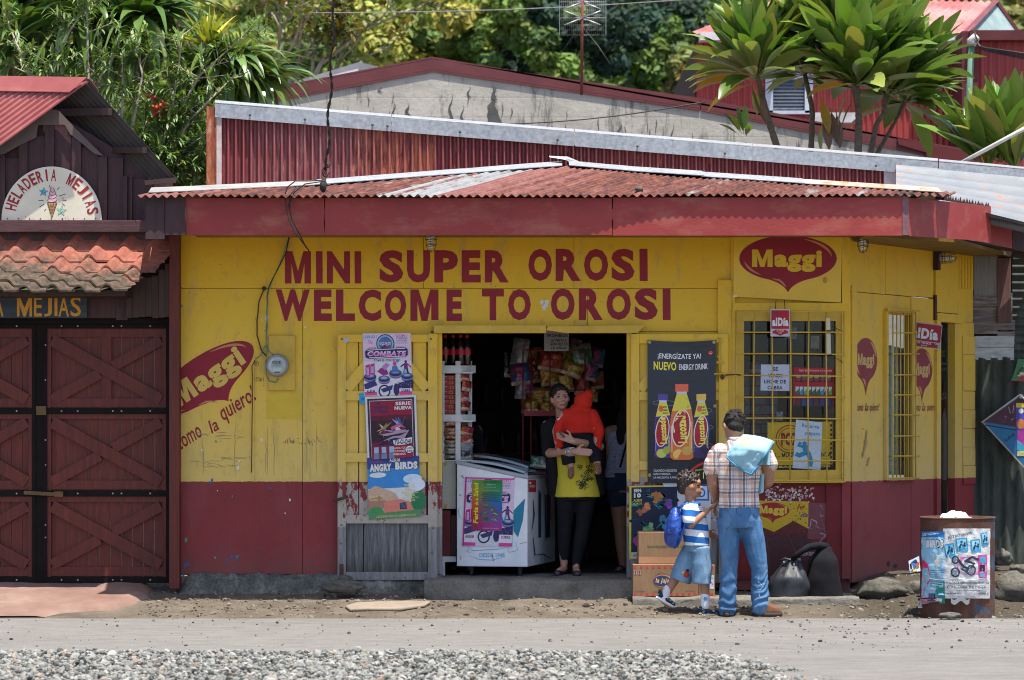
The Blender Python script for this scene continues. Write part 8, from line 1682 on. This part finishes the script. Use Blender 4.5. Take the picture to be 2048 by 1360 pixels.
g = G(); loft(g, [(Vector((q(1453, 0).x, Y0+.05, ZF+.012)), .048, .115), (Vector((q(1453, 0).x, Y0+.05, ZF+.045)), .046, .11), (Vector((q(1454, 0).x, Y0+.01, ZF+.09)), .045, .06)]); obj('boot', remesh(g, .006, 4), LEATH, man)
g = G(); c = q(1532, 0); loft(g, [(Vector((c.x+.01, Y0+.0, ZF+.012)), .118, .046), (Vector((c.x+.005, Y0, ZF+.045)), .108, .044), (Vector((c.x-.04, Y0, ZF+.095)), .055, .044)]); obj('boot', remesh(g, .006, 4), LEATH, man)
g = G(); loft(g, [(Vector((q(1453, 0).x, Y0+.05, .004)), .050, .118), (Vector((q(1453, 0).x, Y0+.05, ZF+.012)), .050, .118)]); loft(g, [(Vector((c.x+.01, Y0, .004)), .121, .048), (Vector((c.x+.01, Y0, ZF+.012)), .121, .048)]); obj('sole', g, SOLE, man)
# the blanket rests on the shoulder: a thing of its own
bl = thing('blanket', 'folded pale blue fleece blanket over the shoulder of the man in plaid', 'blanket', q(1502, 950, -.13)); A, B, C, D = (1483, 865), (1554, 880), (1504, 955), (1447, 913)
def blay(k, inset, wave):
    def f(u, v, side):
        u2, v2 = lerp(inset, 1-inset, u), lerp(inset, 1-inset*.3, v); a_, b_ = u2*2-1, v2*2-1; u2, v2 = .5+.5*a_*math.sqrt(1-.20*b_*b_), .5+.5*b_*math.sqrt(1-.20*a_*a_)
        px = lerp(lerp(A[0], B[0], u2), lerp(D[0], C[0], u2), v2); py = lerp(lerp(A[1], B[1], u2), lerp(D[1], C[1], u2), v2)-4*math.sin(PI*v2)*u2
        dy = lerp(.045, -.145, sst(0, .5, v2))-.045*math.sin(PI*u2)-.017*k+.030*nz(u*2.4+wave, v*2.2)+.012*nz(u*6+wave, v*5)
        e = 4*min(u, 1-u, v, 1-v, .16)/.64; th = .036*math.sqrt(clamp(e)); return q(px, py, dy)+Vector((0, -th*side*.5, th*side*.35))
    return f
def fleece(name, c): n = N(name, .98, .05); v = n.obj(); f = n.noise(150, 3, .7, v=v); a = n.noise(6, 4, v=v); n.b.inputs['Sheen Weight'].default_value = .3; return n.out(n.ramp(a, [(.3, mul(c, .9)), (.7, mul(c, 1.06))]), n.math('ADD', n.math('MULTIPLY', f, .4), a), .5, .012)
FL = fleece('pale_blue_fleece', (.26, .46, .53)); FLD = fleece('blue_piping', (.05, .22, .37)); FLC = fleece('cream_fleece', (.60, .55, .36)); g = G()
for k, (ins, wv_) in enumerate(((.0, 0), (.04, 3), (.02, 6))):
    f = blay(k, ins, wv_)
    for s_ in (1, -1): g.grid(lambda u, v: f(u, v, s_), 30, 30)
ob = obj('folded_cloth', g, FL, bl); g = G(); f0, f1 = blay(2, .02, 6), blay(0, 0, 0)
for f in (f0, f1): g.tube([f(u, 1, 0)+Vector((0, -.006, -.004)) for u in [i/16 for i in range(17)]]+[f(1, 1-v, 0)+Vector((0, -.006, 0)) for v in [i/14 for i in range(1, 15)]], .007, 6)
obj('piping', g, FLD, bl); cv = decal(on_mesh(ob)); cv.l0 = .003; OR = (.70, .28, .15)
cv.pg([(1480, 886), (1488, 876), (1497, 874), (1501, 880), (1494, 889), (1484, 892)], OR); cv.pg([(1494, 888), (1502, 879), (1503, 884), (1496, 891)], (.6, .5, .42)); obj('motif', cv, MARK, bl)
g = G(); g.grid(lambda u, v: q(lerp(1513, 1529, u)-2*v, lerp(948, 986, v)+2*math.sin(u*4), -.02+.02*math.sin(u*6)), 10, 12); g.grid(lambda u, v: q(lerp(1520, 1540, u), lerp(900, 930, v), -.10+.02*math.sin(u*6)), 8, 8); obj('hanging_end', g, FL, bl); g = G(); g.grid(lambda u, v: q(lerp(1524, 1533, u)-14*v, lerp(905, 926, v), -.155+.01*math.sin(u*6)), 6, 8); obj('cream_corner', g, FLC, bl)
# ---------------------------------------------------------------- boy with a blue backpack
Y0 = -.98
boy = person('small boy in blue and white striped polo shirt and denim shorts', 1385, 1226, Y0)
g = G(); hd = q(1379, 969); g.ell(hd, (.090, .072, .096)); g.ell(hd+Vector((.045, 0, -.052)), (.048, .052, .052)); g.ell(hd+Vector((.094, 0, -.026)), (.016, .013, .014)); g.ell(hd+Vector((.080, 0, -.062)), (.018, .022, .012)); g.ell(hd+Vector((.068, 0, -.085)), (.024, .026, .02)); g.ell(hd+Vector((.012, -.073, -.025)), (.018, .010, .028)); g.ell(hd+Vector((.012, .073, -.025)), (.018, .010, .028)); g.ell(hd+Vector((.070, 0, .015)), (.022, .052, .03))
chain(g, [q(1381, 990), q(1382, 1010)], [.042, .046]); loft(g, [(q(1394, 1100), .085, .10), (q(1394, 1085), .09, .10), (q(1390, 1050), .088, .10), (q(1386, 1022), .082, .115), (q(1383, 1009), .055, .07)])
chain(g, [q(1377, 1019, -.10), q(1382, 1050, -.135)], [.036, .030]); chain(g, [q(1382, 1050, -.135), q(1414, 1022, -.11)], [.030, .022]); hand(g, q(1415, 1021, -.11), (.85, .05, .5), (.35, -.3, -.8), .72, .55, -1)
chain(g, [q(1388, 1019, .10), q(1394, 1052, .13)], [.036, .030]); chain(g, [q(1394, 1052, .13), q(1412, 1064, .10)], [.030, .022]); hand(g, q(1413, 1065, .10), (.8, 0, -.4), (0, .9, .2), .72, .5, 1)
chain(g, [q(1386, 1098, .05), q(1355, 1150, .05), q(1334, 1185, .05), q(1329, 1196, .05)], [.062, .040, .033, .030]); chain(g, [q(1402, 1098, -.05), q(1408, 1160, -.05), q(1411, 1195, -.05), q(1411, 1210, -.05)], [.062, .040, .034, .030])
g.cone(q(1326, 1201, .05), .024, q(1341, 1212, .05), .022); g.cone(q(1409, 1216, -.05), .024, q(1428, 1219, -.05), .022)
bb = obj('body', remesh(g, .0055, 3), SKIN, boy)
g = G(); g.ell(hd+Vector((-.016, 0, .026)), (.088, .077, .084), None, 20, 14); g.ell(hd+Vector((-.052, 0, -.02)), (.052, .066, .062)); g.ell(hd+Vector((.028, 0, .056)), (.052, .062, .036)); r_ = random.Random(8)
for _ in range(130): d = Vector((r_.gauss(-.3, .8), r_.gauss(0, 1), r_.gauss(.6, .7))).normalized(); p = hd+Vector((d.x*.091-.016, d.y*.08, d.z*.09+.028)); g.cone(p, .008, p+(d+Vector((.3, 0, -.3))).normalized()*.006, .005, 6)
obj('hair', remesh(g, .0048, 1), M('dark_brown_hair', (.030, .020, .016), .5, 30, .45, .4, st=(1, 1, 3), bump=.8, local=True), boy)
cv = decal(on_mesh(bb)); cv.oval(1396, 971, 1.8, 1.3, BLK); cv.line([(1392, 965.5), (1396, 964), (1400, 965.5)], 1.3, (.02, .012, .01), True); cv.line([(1395, 988), (1399, 987.4)], 1.2, (.24, .07, .06)); cv.oval(1384, 977, 1.6, 2.6, (.20, .08, .05)); obj('face_marks', cv, MARK, boy)
g = G(); loft(g, [(q(1394, 1090.5), .102, .122), (q(1394, 1086), .102, .122), (q(1392, 1060), .100, .118), (q(1389, 1040), .102, .122), (q(1386, 1020), .096, .130), (q(1383, 1010), .068, .085), (q(1382, 1005), .056, .062)]); chain(g, [q(1379, 1020, -.10), q(1379, 1040, -.125)], [.055, .055]); chain(g, [q(1388, 1020, .10), q(1391, 1040, .125)], [.055, .055])
n = N('striped_jersey', .85, .2); v = n.obj(); X, Y_, Z = n.xyz(v); zz = n.math('ADD', Z, n.math('MULTIPLY', X, .10)); st_ = n.math('GREATER_THAN', n.math('FRACT', n.math('MULTIPLY', n.math('ADD', zz, n.math('MULTIPLY', n.noise(8, 2, v=v), .012)), 9.6)), .5); a = n.noise(8, 4, v=v)
STRP = n.out(n.mix(st_, n.ramp(a, [(.3, (.66, .67, .70)), (.7, (.74, .75, .78))]), n.ramp(a, [(.3, (.015, .10, .34)), (.7, (.025, .15, .44))])), a, .5, .02); obj('polo_shirt', remesh(g, .007, 3, folds(.007, 9, 5, 2)), STRP, boy)
g = G(); loft(g, [(q(1383, 1012), .064, .074), (q(1382, 1003), .058, .066)]); g.prism([q(1386, 1012, -.06), q(1401, 1005, -.05), q(1402, 1016, -.04), q(1393, 1022, -.06)], (0, .05, 0)); obj('collar', remesh(g, .006, 2), cloth('blue_collar', (.02, .12, .38)), boy)
g = G(); loft(g, [(q(1393, 1104), .105, .115), (q(1393, 1090), .100, .112), (q(1393, 1083), .098, .108)]); g.tube([q(1388, 1094, .05), q(1372, 1128, .05), q(1360, 1162, .05)], [.084, .088, .090], 20); g.tube([q(1402, 1094, -.05), q(1404, 1130, -.05), q(1403, 1168, -.05)], [.080, .080, .080], 20)
SHD = denim('pale_denim', (.13, .24, .36), (.26, .38, .48), (.08, .16, .26)); bsh = obj('shorts', remesh(g, .007, 3, folds(.006, 9, 6, 7)), SHD, boy)
cv = decal(on_mesh(bsh)); cv.oval(1373, 1149, 6, 6.5, (.45, .03, .03)); cv.oval(1366, 1145, 3, 2.6, (.6, .4, .05)); cv.oval(1375, 1141, 3.4, 3, (.02, .015, .015)); cv.line([(1399, 1105), (1412, 1108), (1414, 1122)], .8, (.06, .12, .2)); cv.line([(1366, 1100), (1380, 1104)], .8, (.06, .12, .2)); cv.line([(1346, 1158), (1374, 1168)], .8, (.07, .14, .24)); cv.line([(1385, 1170), (1420, 1166)], .8, (.07, .14, .24)); cv.line([(1372, 1091), (1420, 1091)], 2, (.05, .035, .025)); obj('patch', cv, MARK, boy)
SOCK = cloth('white_sock', (.66, .66, .68)); g = G(); chain(g, [q(1336, 1178, .05), q(1328, 1197, .05)], [.037, .036]); obj('sock', remesh(g, .006, 2), SOCK, boy); g = G(); chain(g, [q(1410, 1190, -.05), q(1411, 1212, -.05)], [.037, .036]); os_ = obj('sock', remesh(g, .006, 2), SOCK, boy); cv = decal(on_mesh(os_)); cv.oval(1411, 1198, 4, 4, (.12, .25, .5)); cv.line([(1407, 1204), (1416, 1200)], 1.5, (.12, .25, .5)); obj('sock_print', cv, MARK, os_)
n = N('patterned_canvas', .8, .2); v = n.obj(); vo = n.voro(45, v); SHO = n.out(n.mix(n.step(vo, .30, .36), (.30, .36, .40), (.02, .035, .05)), n.noise(40, 2, v=v), .2, .004); RUBW = M('white_rubber', (.66, .66, .64), .1, local=True)
def shoe(a, b, w, tilt):
    a, b = Vector(a), Vector(b); d = (b-a).normalized(); up = Vector((0, -1, 0)).cross(d) if False else d.cross(Vector((0, 1, 0)))*-1; up = up if up.z > 0 else -up; g1, g2 = G(), G(); L = (b-a).length
    for i in range(9): t = i/8; ww = w*(.82+.35*math.sin(PI*min(1, t*1.1))**.7)*(1 if t < .9 else .85); hh = lerp(.058, .028, t)*(1 if t > .12 else 1.1); g1.ell(a+d*L*t+up*(.014+hh*.45), (.020, ww, hh*.62)); g2.ell(a+d*L*t+up*.008, (.022, ww*1.10, .013))
    sh = obj('shoe', remesh(g1, .005, 3), SHO, boy); obj('sole', remesh(g2, .005, 2), RUBW, sh)
shoe(q(1315, 1197, .05), q(1343, 1214, .05), .032, 0); z = .02; a = q(1402, 1222, -.05); b = q(1434, 1224, -.05); shoe((a.x, a.y, .012), (b.x, b.y, .012), .032, 0)
bp_ = thing('backpack', 'bright blue nylon backpack worn by the small boy', 'backpack', q(1345, 1095)); g = G(); r3 = Matrix.Rotation(math.radians(6), 3, 'Y'); c = q(1348, 1054)
g.ell(c, (.062, .115, .165), r3); g.ell(c+Vector((-.022, 0, -.055)), (.060, .10, .105), r3); g.ell(c+Vector((.02, 0, -.03)), (.05, .12, .15), r3); NYL = N('blue_nylon', .4, .5); v = NYL.obj(); a = NYL.noise(9, 4, .6, v=v); NYM = NYL.out(NYL.ramp(a, [(.3, (.012, .045, .24)), (.7, (.02, .085, .40))]), NYL.noise(14, 4, .6, v=v), .8, .03); obj('bag', remesh(g, .007, 3, folds(.008, 10, 6, 1)), NYM, bp_)
g = G(); g.tube([q(1356, 1018, -.06), q(1366, 1009, -.085), q(1378, 1006, -.10), q(1372, 1040, -.145), q(1362, 1078, -.13), q(1356, 1090, -.08)], .014, 8, flat=.5); g.tube([q(1350, 1020, .0), q(1354, 1012, .0), q(1358, 1018, .0)], .008, 6); obj('strap', g, NYM, bp_); g = G(); g.tube([c+Vector((-.055+.02*math.sin(k*.3), -.1+.0*k, .05)) if False else q(1336+k*.8, 1032-6*math.sin(k*.3), -.06-.01*k) for k in range(8)], .004, 5); g.tube([q(1334, 1070, -.08), q(1342, 1068, -.11), q(1352, 1070, -.115)], .004, 5); obj('zip', g, M('dark_zip', (.01, .015, .05)), bp_)
g = G(); g.prism([q(1425, 1010, -.10), q(1436, 1003, -.09), q(1438, 1006, -.09), q(1427, 1014, -.10)], (0, .004, 0)); solo('paper_note', g, M('white_paper', (.6, .6, .58)), 'small white paper passed between the boy and the man', 'paper')
# ---------------------------------------------------------------- woman in the doorway with a child on her arm
Y0 = .42; ZW = .264
wom = person('woman in yellow top and black leggings in the doorway holding a child', 1145, 1152, Y0)
g = G(); hd = q(1120, 795, -.03); rw = Matrix.Rotation(math.radians(-14), 3, 'Z') @ Matrix.Rotation(math.radians(6), 3, 'Y') @ Matrix.Rotation(math.radians(8), 3, 'X') ; T = lambda x, y, z: hd+rw.inverted() @ Vector((x, y, z)); rwi = rw.inverted()
g.ell(hd, (.073, .092, .105), rwi); g.ell(T(0, -.035, -.055), (.053, .055, .058), rwi); g.ell(T(0, -.06, -.095), (.026, .022, .02), rwi); g.ell(T(0, -.098, -.022), (.011, .014, .026), rwi); g.ell(T(0, -.104, -.035), (.015, .013, .010), rwi); g.ell(T(0, -.086, -.066), (.024, .013, .010), rwi)
for s_ in (-1, 1): g.ell(T(s_*.034, -.070, -.032), (.024, .02, .022), rwi); g.ell(T(s_*.074, .005, -.015), (.010, .020, .030), rwi); g.ell(T(s_*.028, -.083, .018), (.022, .012, .008), rwi)
chain(g, [q(1121, 812, .0), q(1124, 842, .01)], [.046, .054]); loft(g, [(q(1153, 1000), .155, .11), (q(1153, 975), .17, .12), (q(1152, 930), .135, .10), (q(1146, 885), .155, .11), (q(1142, 855), .165, .10), (q(1138, 838), .09, .07)])
chain(g, [q(1094, 852), q(1097, 905, -.03)], [.050, .042]); chain(g, [q(1099, 906, -.05), q(1148, 903, -.34)], [.041, .028]); hand(g, q(1150, 903, -.345), (.95, -.12, -.05), (.1, -1, .25), .92, .25, -1)
chain(g, [q(1191, 852), q(1199, 893, -.04)], [.050, .042]); chain(g, [q(1199, 893, -.06), q(1146, 882, -.34)], [.041, .028]); hand(g, q(1144, 881, -.345), (-.85, -.1, .35), (-.1, -1, .2), .92, .45, 1)
chain(g, [q(1134, 985), q(1129, 1052), q(1128, 1090), q(1128, 1128)], [.09, .056, .052, .032]); chain(g, [q(1172, 985), q(1166, 1052), q(1158, 1092, -.03), q(1152, 1132, -.06)], [.09, .056, .052, .032])
g.cone(q(1128, 1136, .0), .030, q(1117, 1143, -.12), .026); g.cone(q(1152, 1139, -.06), .030, q(1155, 1144, -.19), .026)
wb = obj('body', remesh(g, .0058, 2), SKINW, wom)
g = G(); g.ell(T(0, .012, .030), (.080, .092, .095), rwi, 20, 14); g.ell(T(0, -.040, .066), (.060, .045, .034), rwi); g.ell(T(0, .08, .0), (.05, .04, .06), rwi); 
for s_ in (-1, 1): g.ell(T(s_*.062, .0, .035), (.018, .05, .05), rwi)
obj('hair', remesh(g, .005, 2), HAIR, wom)
cv = decal(on_mesh(wb)); LIP = (.30, .07, .07); BR = (.02, .013, .012)
fx = lambda x, y: (1123.5+x*1.0, 793+y)
for s_, ex in ((-1, -6.6), (1, 6.4)): cv.oval(*fx(ex, 1.2), 2.8, 1.15, (.36, .32, .30), .08); cv.oval(*fx(ex+.5, 1.3), 1.35, 1.5, BLK); cv.line([fx(ex-3.2, 1.0), fx(ex, -.4), fx(ex+3.2, .7)], 1.1, BLK); cv.line([fx(ex-3.8, -3.2), fx(ex+.2, -5.0), fx(ex+3.8, -3.4)], 1.3, BR, True)
cv.line([fx(-4.2, 16.6), fx(-1.5, 15.4), fx(.6, 15.9), fx(2.4, 15.4), fx(5.0, 16.6)], 1.6, LIP); cv.line([fx(-3.6, 17.8), fx(.5, 18.6), fx(4.4, 17.6)], 2.0, (.38, .11, .10)); cv.line([fx(-1.4, 10.3), fx(.4, 11.0), fx(2.4, 10.2)], .9, (.16, .07, .05)); obj('face_marks', cv, MARK, wom)
g = G(); loft(g, [(q(1155, 994), .196, .135), (q(1155, 985), .192, .132), (q(1153, 945), .160, .118), (q(1148, 890), .166, .120), (q(1144, 856), .160, .105), (q(1142, 846), .115, .08)]); n = N('yellow_jersey', .85, .2); v = n.obj(); a = n.noise(7, 4, v=v); wt = obj('top', remesh(g, .0075, 3, folds(.006, 8, 4, 4)), n.out(n.ramp(a, [(.3, (.50, .40, .035)), (.7, (.60, .49, .05))]), a, .5, .02), wom)
cv = decal(on_mesh(wt)); r_ = random.Random(6)
for k in range(16):
    x, y = 1172+r_.gauss(0, 8), 945+r_.uniform(-25, 22)
    for m in range(5): a = m*2*PI/5+k; cv.oval(x+2.6*math.cos(a), y+2.6*math.sin(a), 1.6, 1.0, (.02, .02, .012), a, 8)
cv.line([(1183, 918), (1176, 940), (1168, 955), (1160, 972)], 1.2, (.02, .02, .012)); cv.line([(1190, 950), (1178, 955), (1168, 966)], 1.2, (.02, .02, .012))
for k in range(18): x, y = 1162+r_.gauss(0, 7), 966+r_.gauss(0, 6); cv.line([(x, y), (x+r_.uniform(-8, 8), y+r_.uniform(-4, 8)), (x+r_.uniform(-10, 10), y+r_.uniform(0, 12))], r_.uniform(1, 2.6), (.025, .025, .015), True)
obj('floral_print', cv, MARK, wt)
g = G(); chain(g, [q(1105, 850, .0), q(1094, 856), q(1096, 905, -.025)], [.066, .062, .052]); chain(g, [q(1182, 850, .0), q(1193, 856), q(1201, 893, -.03)], [.066, .062, .052]); loft(g, [(q(1108, 990, .04), .062, .075), (q(1106, 940, .04), .060, .085), (q(1103, 880, .03), .060, .10), (q(1104, 846, .02), .060, .085)]); loft(g, [(q(1198, 990, .05), .050, .07), (q(1196, 930, .05), .058, .085), (q(1192, 880, .04), .060, .10), (q(1186, 846, .02), .060, .085)]); obj('cardigan', remesh(g, .0075, 3, folds(.005, 9, 5, 9)), BLKC, wom)
g = G(); loft(g, [(q(1153, 1000), .168, .115), (q(1153, 970), .172, .12)]); chain(g, [q(1134, 990), q(1129, 1052), q(1128, 1085), q(1128, 1118)], [.093, .061, .057, .038]); chain(g, [q(1172, 990), q(1166, 1052), q(1159, 1090, -.03), q(1152, 1128, -.055)], [.093, .061, .057, .038]); obj('leggings', remesh(g, .0075, 3, folds(.003, 14, 14)), BLKC, wom)
FLT = M('black_flat_shoe', (.018, .017, .02), .3, 9, .4, .5, local=True)
for a, b in ((q(1128, 1143, .03), q(1115, 1147, -.15)), (q(1152, 1146, -.03), q(1155, 1148, -.22))):
    g = G(); a.z = ZW+.026; b.z = ZW+.020; g.cone(a, .034, b, .032); g.cone(lerp(a, b, .5), .037, b, .034); g.v = [(x, y, max(z, ZW+.001)) for x, y, z in g.v]; me = remesh(g, .006, 3)
    for vt in me.vertices:
        t = (vt.co-a).dot((b-a).normalized())/(b-a).length
        if vt.co.z > ZW+.034 and t < .75: vt.co.z = ZW+.034
    obj('shoe', me, FLT, wom)
g = G()
for k, (t, c) in enumerate(((.80, 0), (.86, 0), (.92, 0), (.97, 0))): p = lerp(q(1099, 906, -.05), q(1148, 903, -.34), t); ax = (q(1148, 903, -.34)-q(1099, 906, -.05)).normalized(); u = ax.orthogonal().normalized(); w = ax.cross(u); rr = lerp(.041, .028, t)+.006; g.tube([p+(u*math.cos(a)+w*math.sin(a))*rr for a in [i*PI/10 for i in range(21)]], .0038, 5)
obj('bracelet', g, M('silver_bracelet', (.6, .58, .55), .3, 60, .25, .6, .6), wom)
g = G(); g.prism([q(1116, 864, -.40), q(1119, 862, -.40), q(1131, 873, -.39), q(1128, 876, -.39)], (0, .03, .0)); solo('phone', g, M('plum_phone', (.08, .015, .03), .2, 9, .3, .5), 'dark plum mobile phone in the woman\'s raised hand', 'phone')
# ---------------------------------------------------------------- child in a red hooded top
Y0 = .25
kid = person('small child in red hooded top carried by the woman in yellow', 1160, 945, Y0)
g = G(); hd = q(1165, 804, .02); g.ell(hd, (.070, .070, .076)); chain(g, [q(1160, 818, .03), q(1158, 830, .03)], [.05, .06]); loft(g, [(q(1157, 885, .03), .09, .06), (q(1155, 850, .02), .10, .065), (q(1155, 828, .02), .085, .06)]); chain(g, [q(1128, 832), q(1114, 862, -.01), q(1117, 885, -.03)], [.05, .042, .036]); hand(g, q(1117, 888, -.03), (.1, -.2, -1), (0, -1, 0), .5, .5, 1); chain(g, [q(1184, 832), q(1198, 865, -.01), q(1193, 892, -.03)], [.05, .042, .036]); hand(g, q(1192, 898, -.03), (-.1, -.1, -1), (0, -1, 0), .5, .5, -1)
chain(g, [q(1143, 882, .03), q(1136, 912, -.04), q(1141, 930, -.04)], [.045, .038, .032]); chain(g, [q(1176, 882, .03), q(1188, 908, -.04), q(1194, 924, -.04)], [.045, .038, .032]); g.cone(q(1142, 938, -.05), .028, q(1142, 950, -.06), .026); g.cone(q(1195, 930, -.05), .028, q(1195, 943, -.06), .026); obj('body', remesh(g, .006, 2), SKINW, kid)
g = G(); g.ell(q(1166, 803, .0), (.082, .085, .088)); g.ell(q(1176, 791, -.0), (.045, .055, .050)); g.ell(q(1152, 818, .0), (.060, .075, .050)); loft(g, [(q(1158, 866, .01), .125, .078), (q(1157, 845, .0), .145, .088), (q(1157, 828, .0), .140, .085), (q(1159, 816, .01), .090, .075)]); chain(g, [q(1134, 828, -.0), q(1119, 846, -.02), q(1116, 868, -.03)], [.050, .042, .042]); chain(g, [q(1116, 868, -.03), q(1120, 890, -.04)], [.042, .032]); chain(g, [q(1184, 830), q(1199, 860, -.02), q(1193, 901, -.03)], [.055, .048, .036])
def kf(c, n_): return folds(.009, 8, 5, 11)(c, n_)+.006*math.sin((c.z*1.0+c.x*.5)*70)*mn.noise(Vector((c.x*8, c.y*8, c.z*6)))
khood = obj('hooded_top', remesh(g, .0068, 2, kf), cloth('red_fleece', (.52, .025, .014), .95, var=.2), kid); cv = decal(on_mesh(khood)); cv.txt('9', 1112, 830, 1121, 841, WHT, .05); cv.line([(1140, 826), (1152, 832), (1168, 832), (1182, 824)], 1.1, (.30, .012, .008)); cv.line([(1130, 836), (1127, 850), (1130, 868)], 1.1, (.28, .012, .008), True); cv.line([(1186, 838), (1188, 856), (1183, 872)], 1.2, (.28, .012, .008), True); cv.line([(1165, 785), (1172, 800), (1168, 818)], .9, (.32, .014, .009), True); cv.line([(1134, 863), (1158, 866), (1180, 862)], 1.2, (.30, .012, .008)); obj('number', cv, MARK, khood)
g = G(); loft(g, [(q(1157, 886, .03), .115, .075), (q(1157, 866, .02), .118, .08)]); g.tube([q(1142, 880, .03), q(1134, 904, -.03), q(1138, 928, -.04)], [.066, .062, .056], 18); g.tube([q(1176, 880, .03), q(1188, 902, -.03), q(1192, 924, -.04)], [.066, .060, .052], 18); obj('trousers', remesh(g, .007, 2, folds(.006, 10, 6, 3)), cloth('black_trousers', (.012, .012, .016)), kid)
KS = M('brown_child_shoe', (.15, .065, .03), .3, 20, .6, local=True); KS2 = M('pale_stitching', (.40, .24, .14))
for x, y, r in ((1142, 946, .1), (1196, 937, -.25)):
    g = G(); rr = Matrix.Rotation(r, 3, 'Y'); g.ell(q(x, y, -.07), (.030, .026, .053), rr); g.ell(q(x, y-3, -.04), (.028, .04, .035), rr); sh = obj('shoe', remesh(g, .005, 3), KS, kid); cv = decal(on_mesh(sh)); cv.ring(x+.3, y, 4.6, 9.6, .7, KS2[0] if False else (.40, .24, .14), r); cv.ring(x-.5, y+2, 1.6, 3.6, .7, (.4, .24, .14), r, 14, .5, 5.4); obj('sole_pattern', cv, MARK, sh)
# ---------------------------------------------------------------- woman half hidden behind the right door jamb
Y0 = 1.2
w2 = person('dark haired woman in grey patterned tank top half hidden by the right door jamb', 1250, 1150, Y0)
g = G(); hd = q(1258, 812); g.ell(hd, (.075, .092, .105)); g.ell(hd+Vector((.02, .05, -.05)), (.05, .05, .055)); chain(g, [q(1256, 830), q(1254, 850)], [.048, .055]); loft(g, [(q(1250, 985), .15, .115), (q(1250, 950), .16, .12), (q(1252, 905), .13, .10), (q(1252, 868), .16, .11), (q(1253, 850), .13, .08)])
for x, s_ in ((1220, -1), (1288, 1)): chain(g, [q(x, 862), q(x-s_*1, 905, .02)], [.048, .040]); chain(g, [q(x-s_*1, 905, .02), q(x+s_*2, 940, .18)], [.040, .028]); hand(g, q(x+s_*2, 941, .19), (0, .8, -.5), (s_, 0, 0), .92, .5, s_)
chain(g, [q(1238, 990), q(1240, 1055), q(1243, 1090), q(1246, 1130)], [.092, .058, .054, .034]); chain(g, [q(1268, 985), q(1272, 1055), q(1272, 1090), q(1272, 1130)], [.092, .058, .054, .034]); g.cone(q(1246, 1136), .032, q(1236, 1139, -.10), .026); g.cone(q(1272, 1136), .032, q(1280, 1139, -.10), .026); obj('body', remesh(g, .007, 2), SKIN, w2)
g = G(); g.ell(hd+Vector((0, -.02, .02)), (.085, .10, .10)); g.ell(q(1246, 845, -.08), (.06, .05, .13)); g.ell(q(1242, 870, -.09), (.045, .04, .10)); obj('hair', remesh(g, .006, 2), HAIR, w2)
g = G(); loft(g, [(q(1247, 955), .168, .13), (q(1250, 905), .142, .112), (q(1251, 870), .165, .118), (q(1253, 856), .13, .09)]); n = N('patterned_tank', .9, .1); v = n.obj(); a = n.noise(30, 4, .7, (.5, 1, 2.5), v); obj('tank_top', remesh(g, .007, 2, folds(.005)), n.out(n.ramp(a, [(.42, (.22, .25, .36)), (.55, (.42, .45, .52)), (.62, (.30, .12, .16))]), a, .2, .005), w2)
g = G(); loft(g, [(q(1250, 980), .180, .14), (q(1250, 945), .172, .132)]); chain(g, [q(1238, 975), q(1238, 998)], [.112, .104]); chain(g, [q(1268, 975), q(1270, 998)], [.112, .104]); obj('shorts', remesh(g, .007, 2, folds(.004)), denim('dark_denim', (.02, .03, .06), (.04, .06, .10), (.01, .015, .03)), w2)
g = G(); g.tube([q(1262, 850, -.10), q(1252, 890, -.13), q(1240, 935, -.14)], .012, 6, flat=.4); obj('bag_strap', g, BLKC, w2); g = G(); g.box(q(1226, 0).x, q(1256, 0).x, Y0-.16, Y0+.05, .262, .280); g.tube([q(1232, 1137, -.12), q(1240, 1132, -.08), q(1250, 1138, -.06)], .010, 6); obj('sandal', g, SOLE, w2)
# ---------------------------------------------------------------- shopkeeper leaning behind the freezer
Y0 = 1.55
sk = person('person in dark clothes behind the freezer with only a forearm and hand catching light', 930, 1150, Y0)
g = G(); hd = q(920, 800); g.ell(hd, (.075, .092, .105)); chain(g, [q(920, 822), q(922, 845)], [.05, .06]); loft(g, [(q(922, 1000), .15, .11), (q(922, 930), .14, .10), (q(922, 870), .17, .11), (q(921, 846), .10, .08)])
chain(g, [q(954, 860), q(962, 905, -.12)], [.048, .04]); chain(g, [q(950, 914, -.12), q(974, 913, -.20)], [.04, .03]); hand(g, q(976, 912, -.21), (.9, -.2, -.1), (0, -.4, .9), 1., .5, 1); chain(g, [q(890, 860), q(884, 910, -.05), q(890, 940, -.2)], [.048, .04, .03]); hand(g, q(890, 942, -.2), (.1, -.7, -.5), (0, -.3, .9), 1., .5, 1)
for x in (906, 938): chain(g, [q(x, 985), q(x, 1060), q(x, 1125)], [.09, .06, .04]); g.cone(q(x, 1132), .035, q(x, 1136, -.14), .03)
obj('body', remesh(g, .007, 2), SKIN, sk); g = G(); g.ell(hd+Vector((0, .01, .025)), (.082, .098, .10)); obj('hair', remesh(g, .007, 2), HAIR, sk)
g = G(); loft(g, [(q(922, 1010), .165, .13), (q(922, 930), .155, .115), (q(922, 870), .182, .125), (q(921, 850), .12, .09)]); chain(g, [q(950, 862), q(962, 905, -.12)], [.06, .055]); chain(g, [q(894, 862), q(884, 908, -.05)], [.06, .055]); obj('shirt', remesh(g, .008, 2, folds(.005)), cloth('charcoal_shirt', (.02, .02, .022)), sk); g = G(); chain(g, [q(906, 990), q(906, 1128)], [.10, .06]); chain(g, [q(938, 990), q(938, 1128)], [.10, .06]); obj('trousers', remesh(g, .008, 2), BLKC, sk)
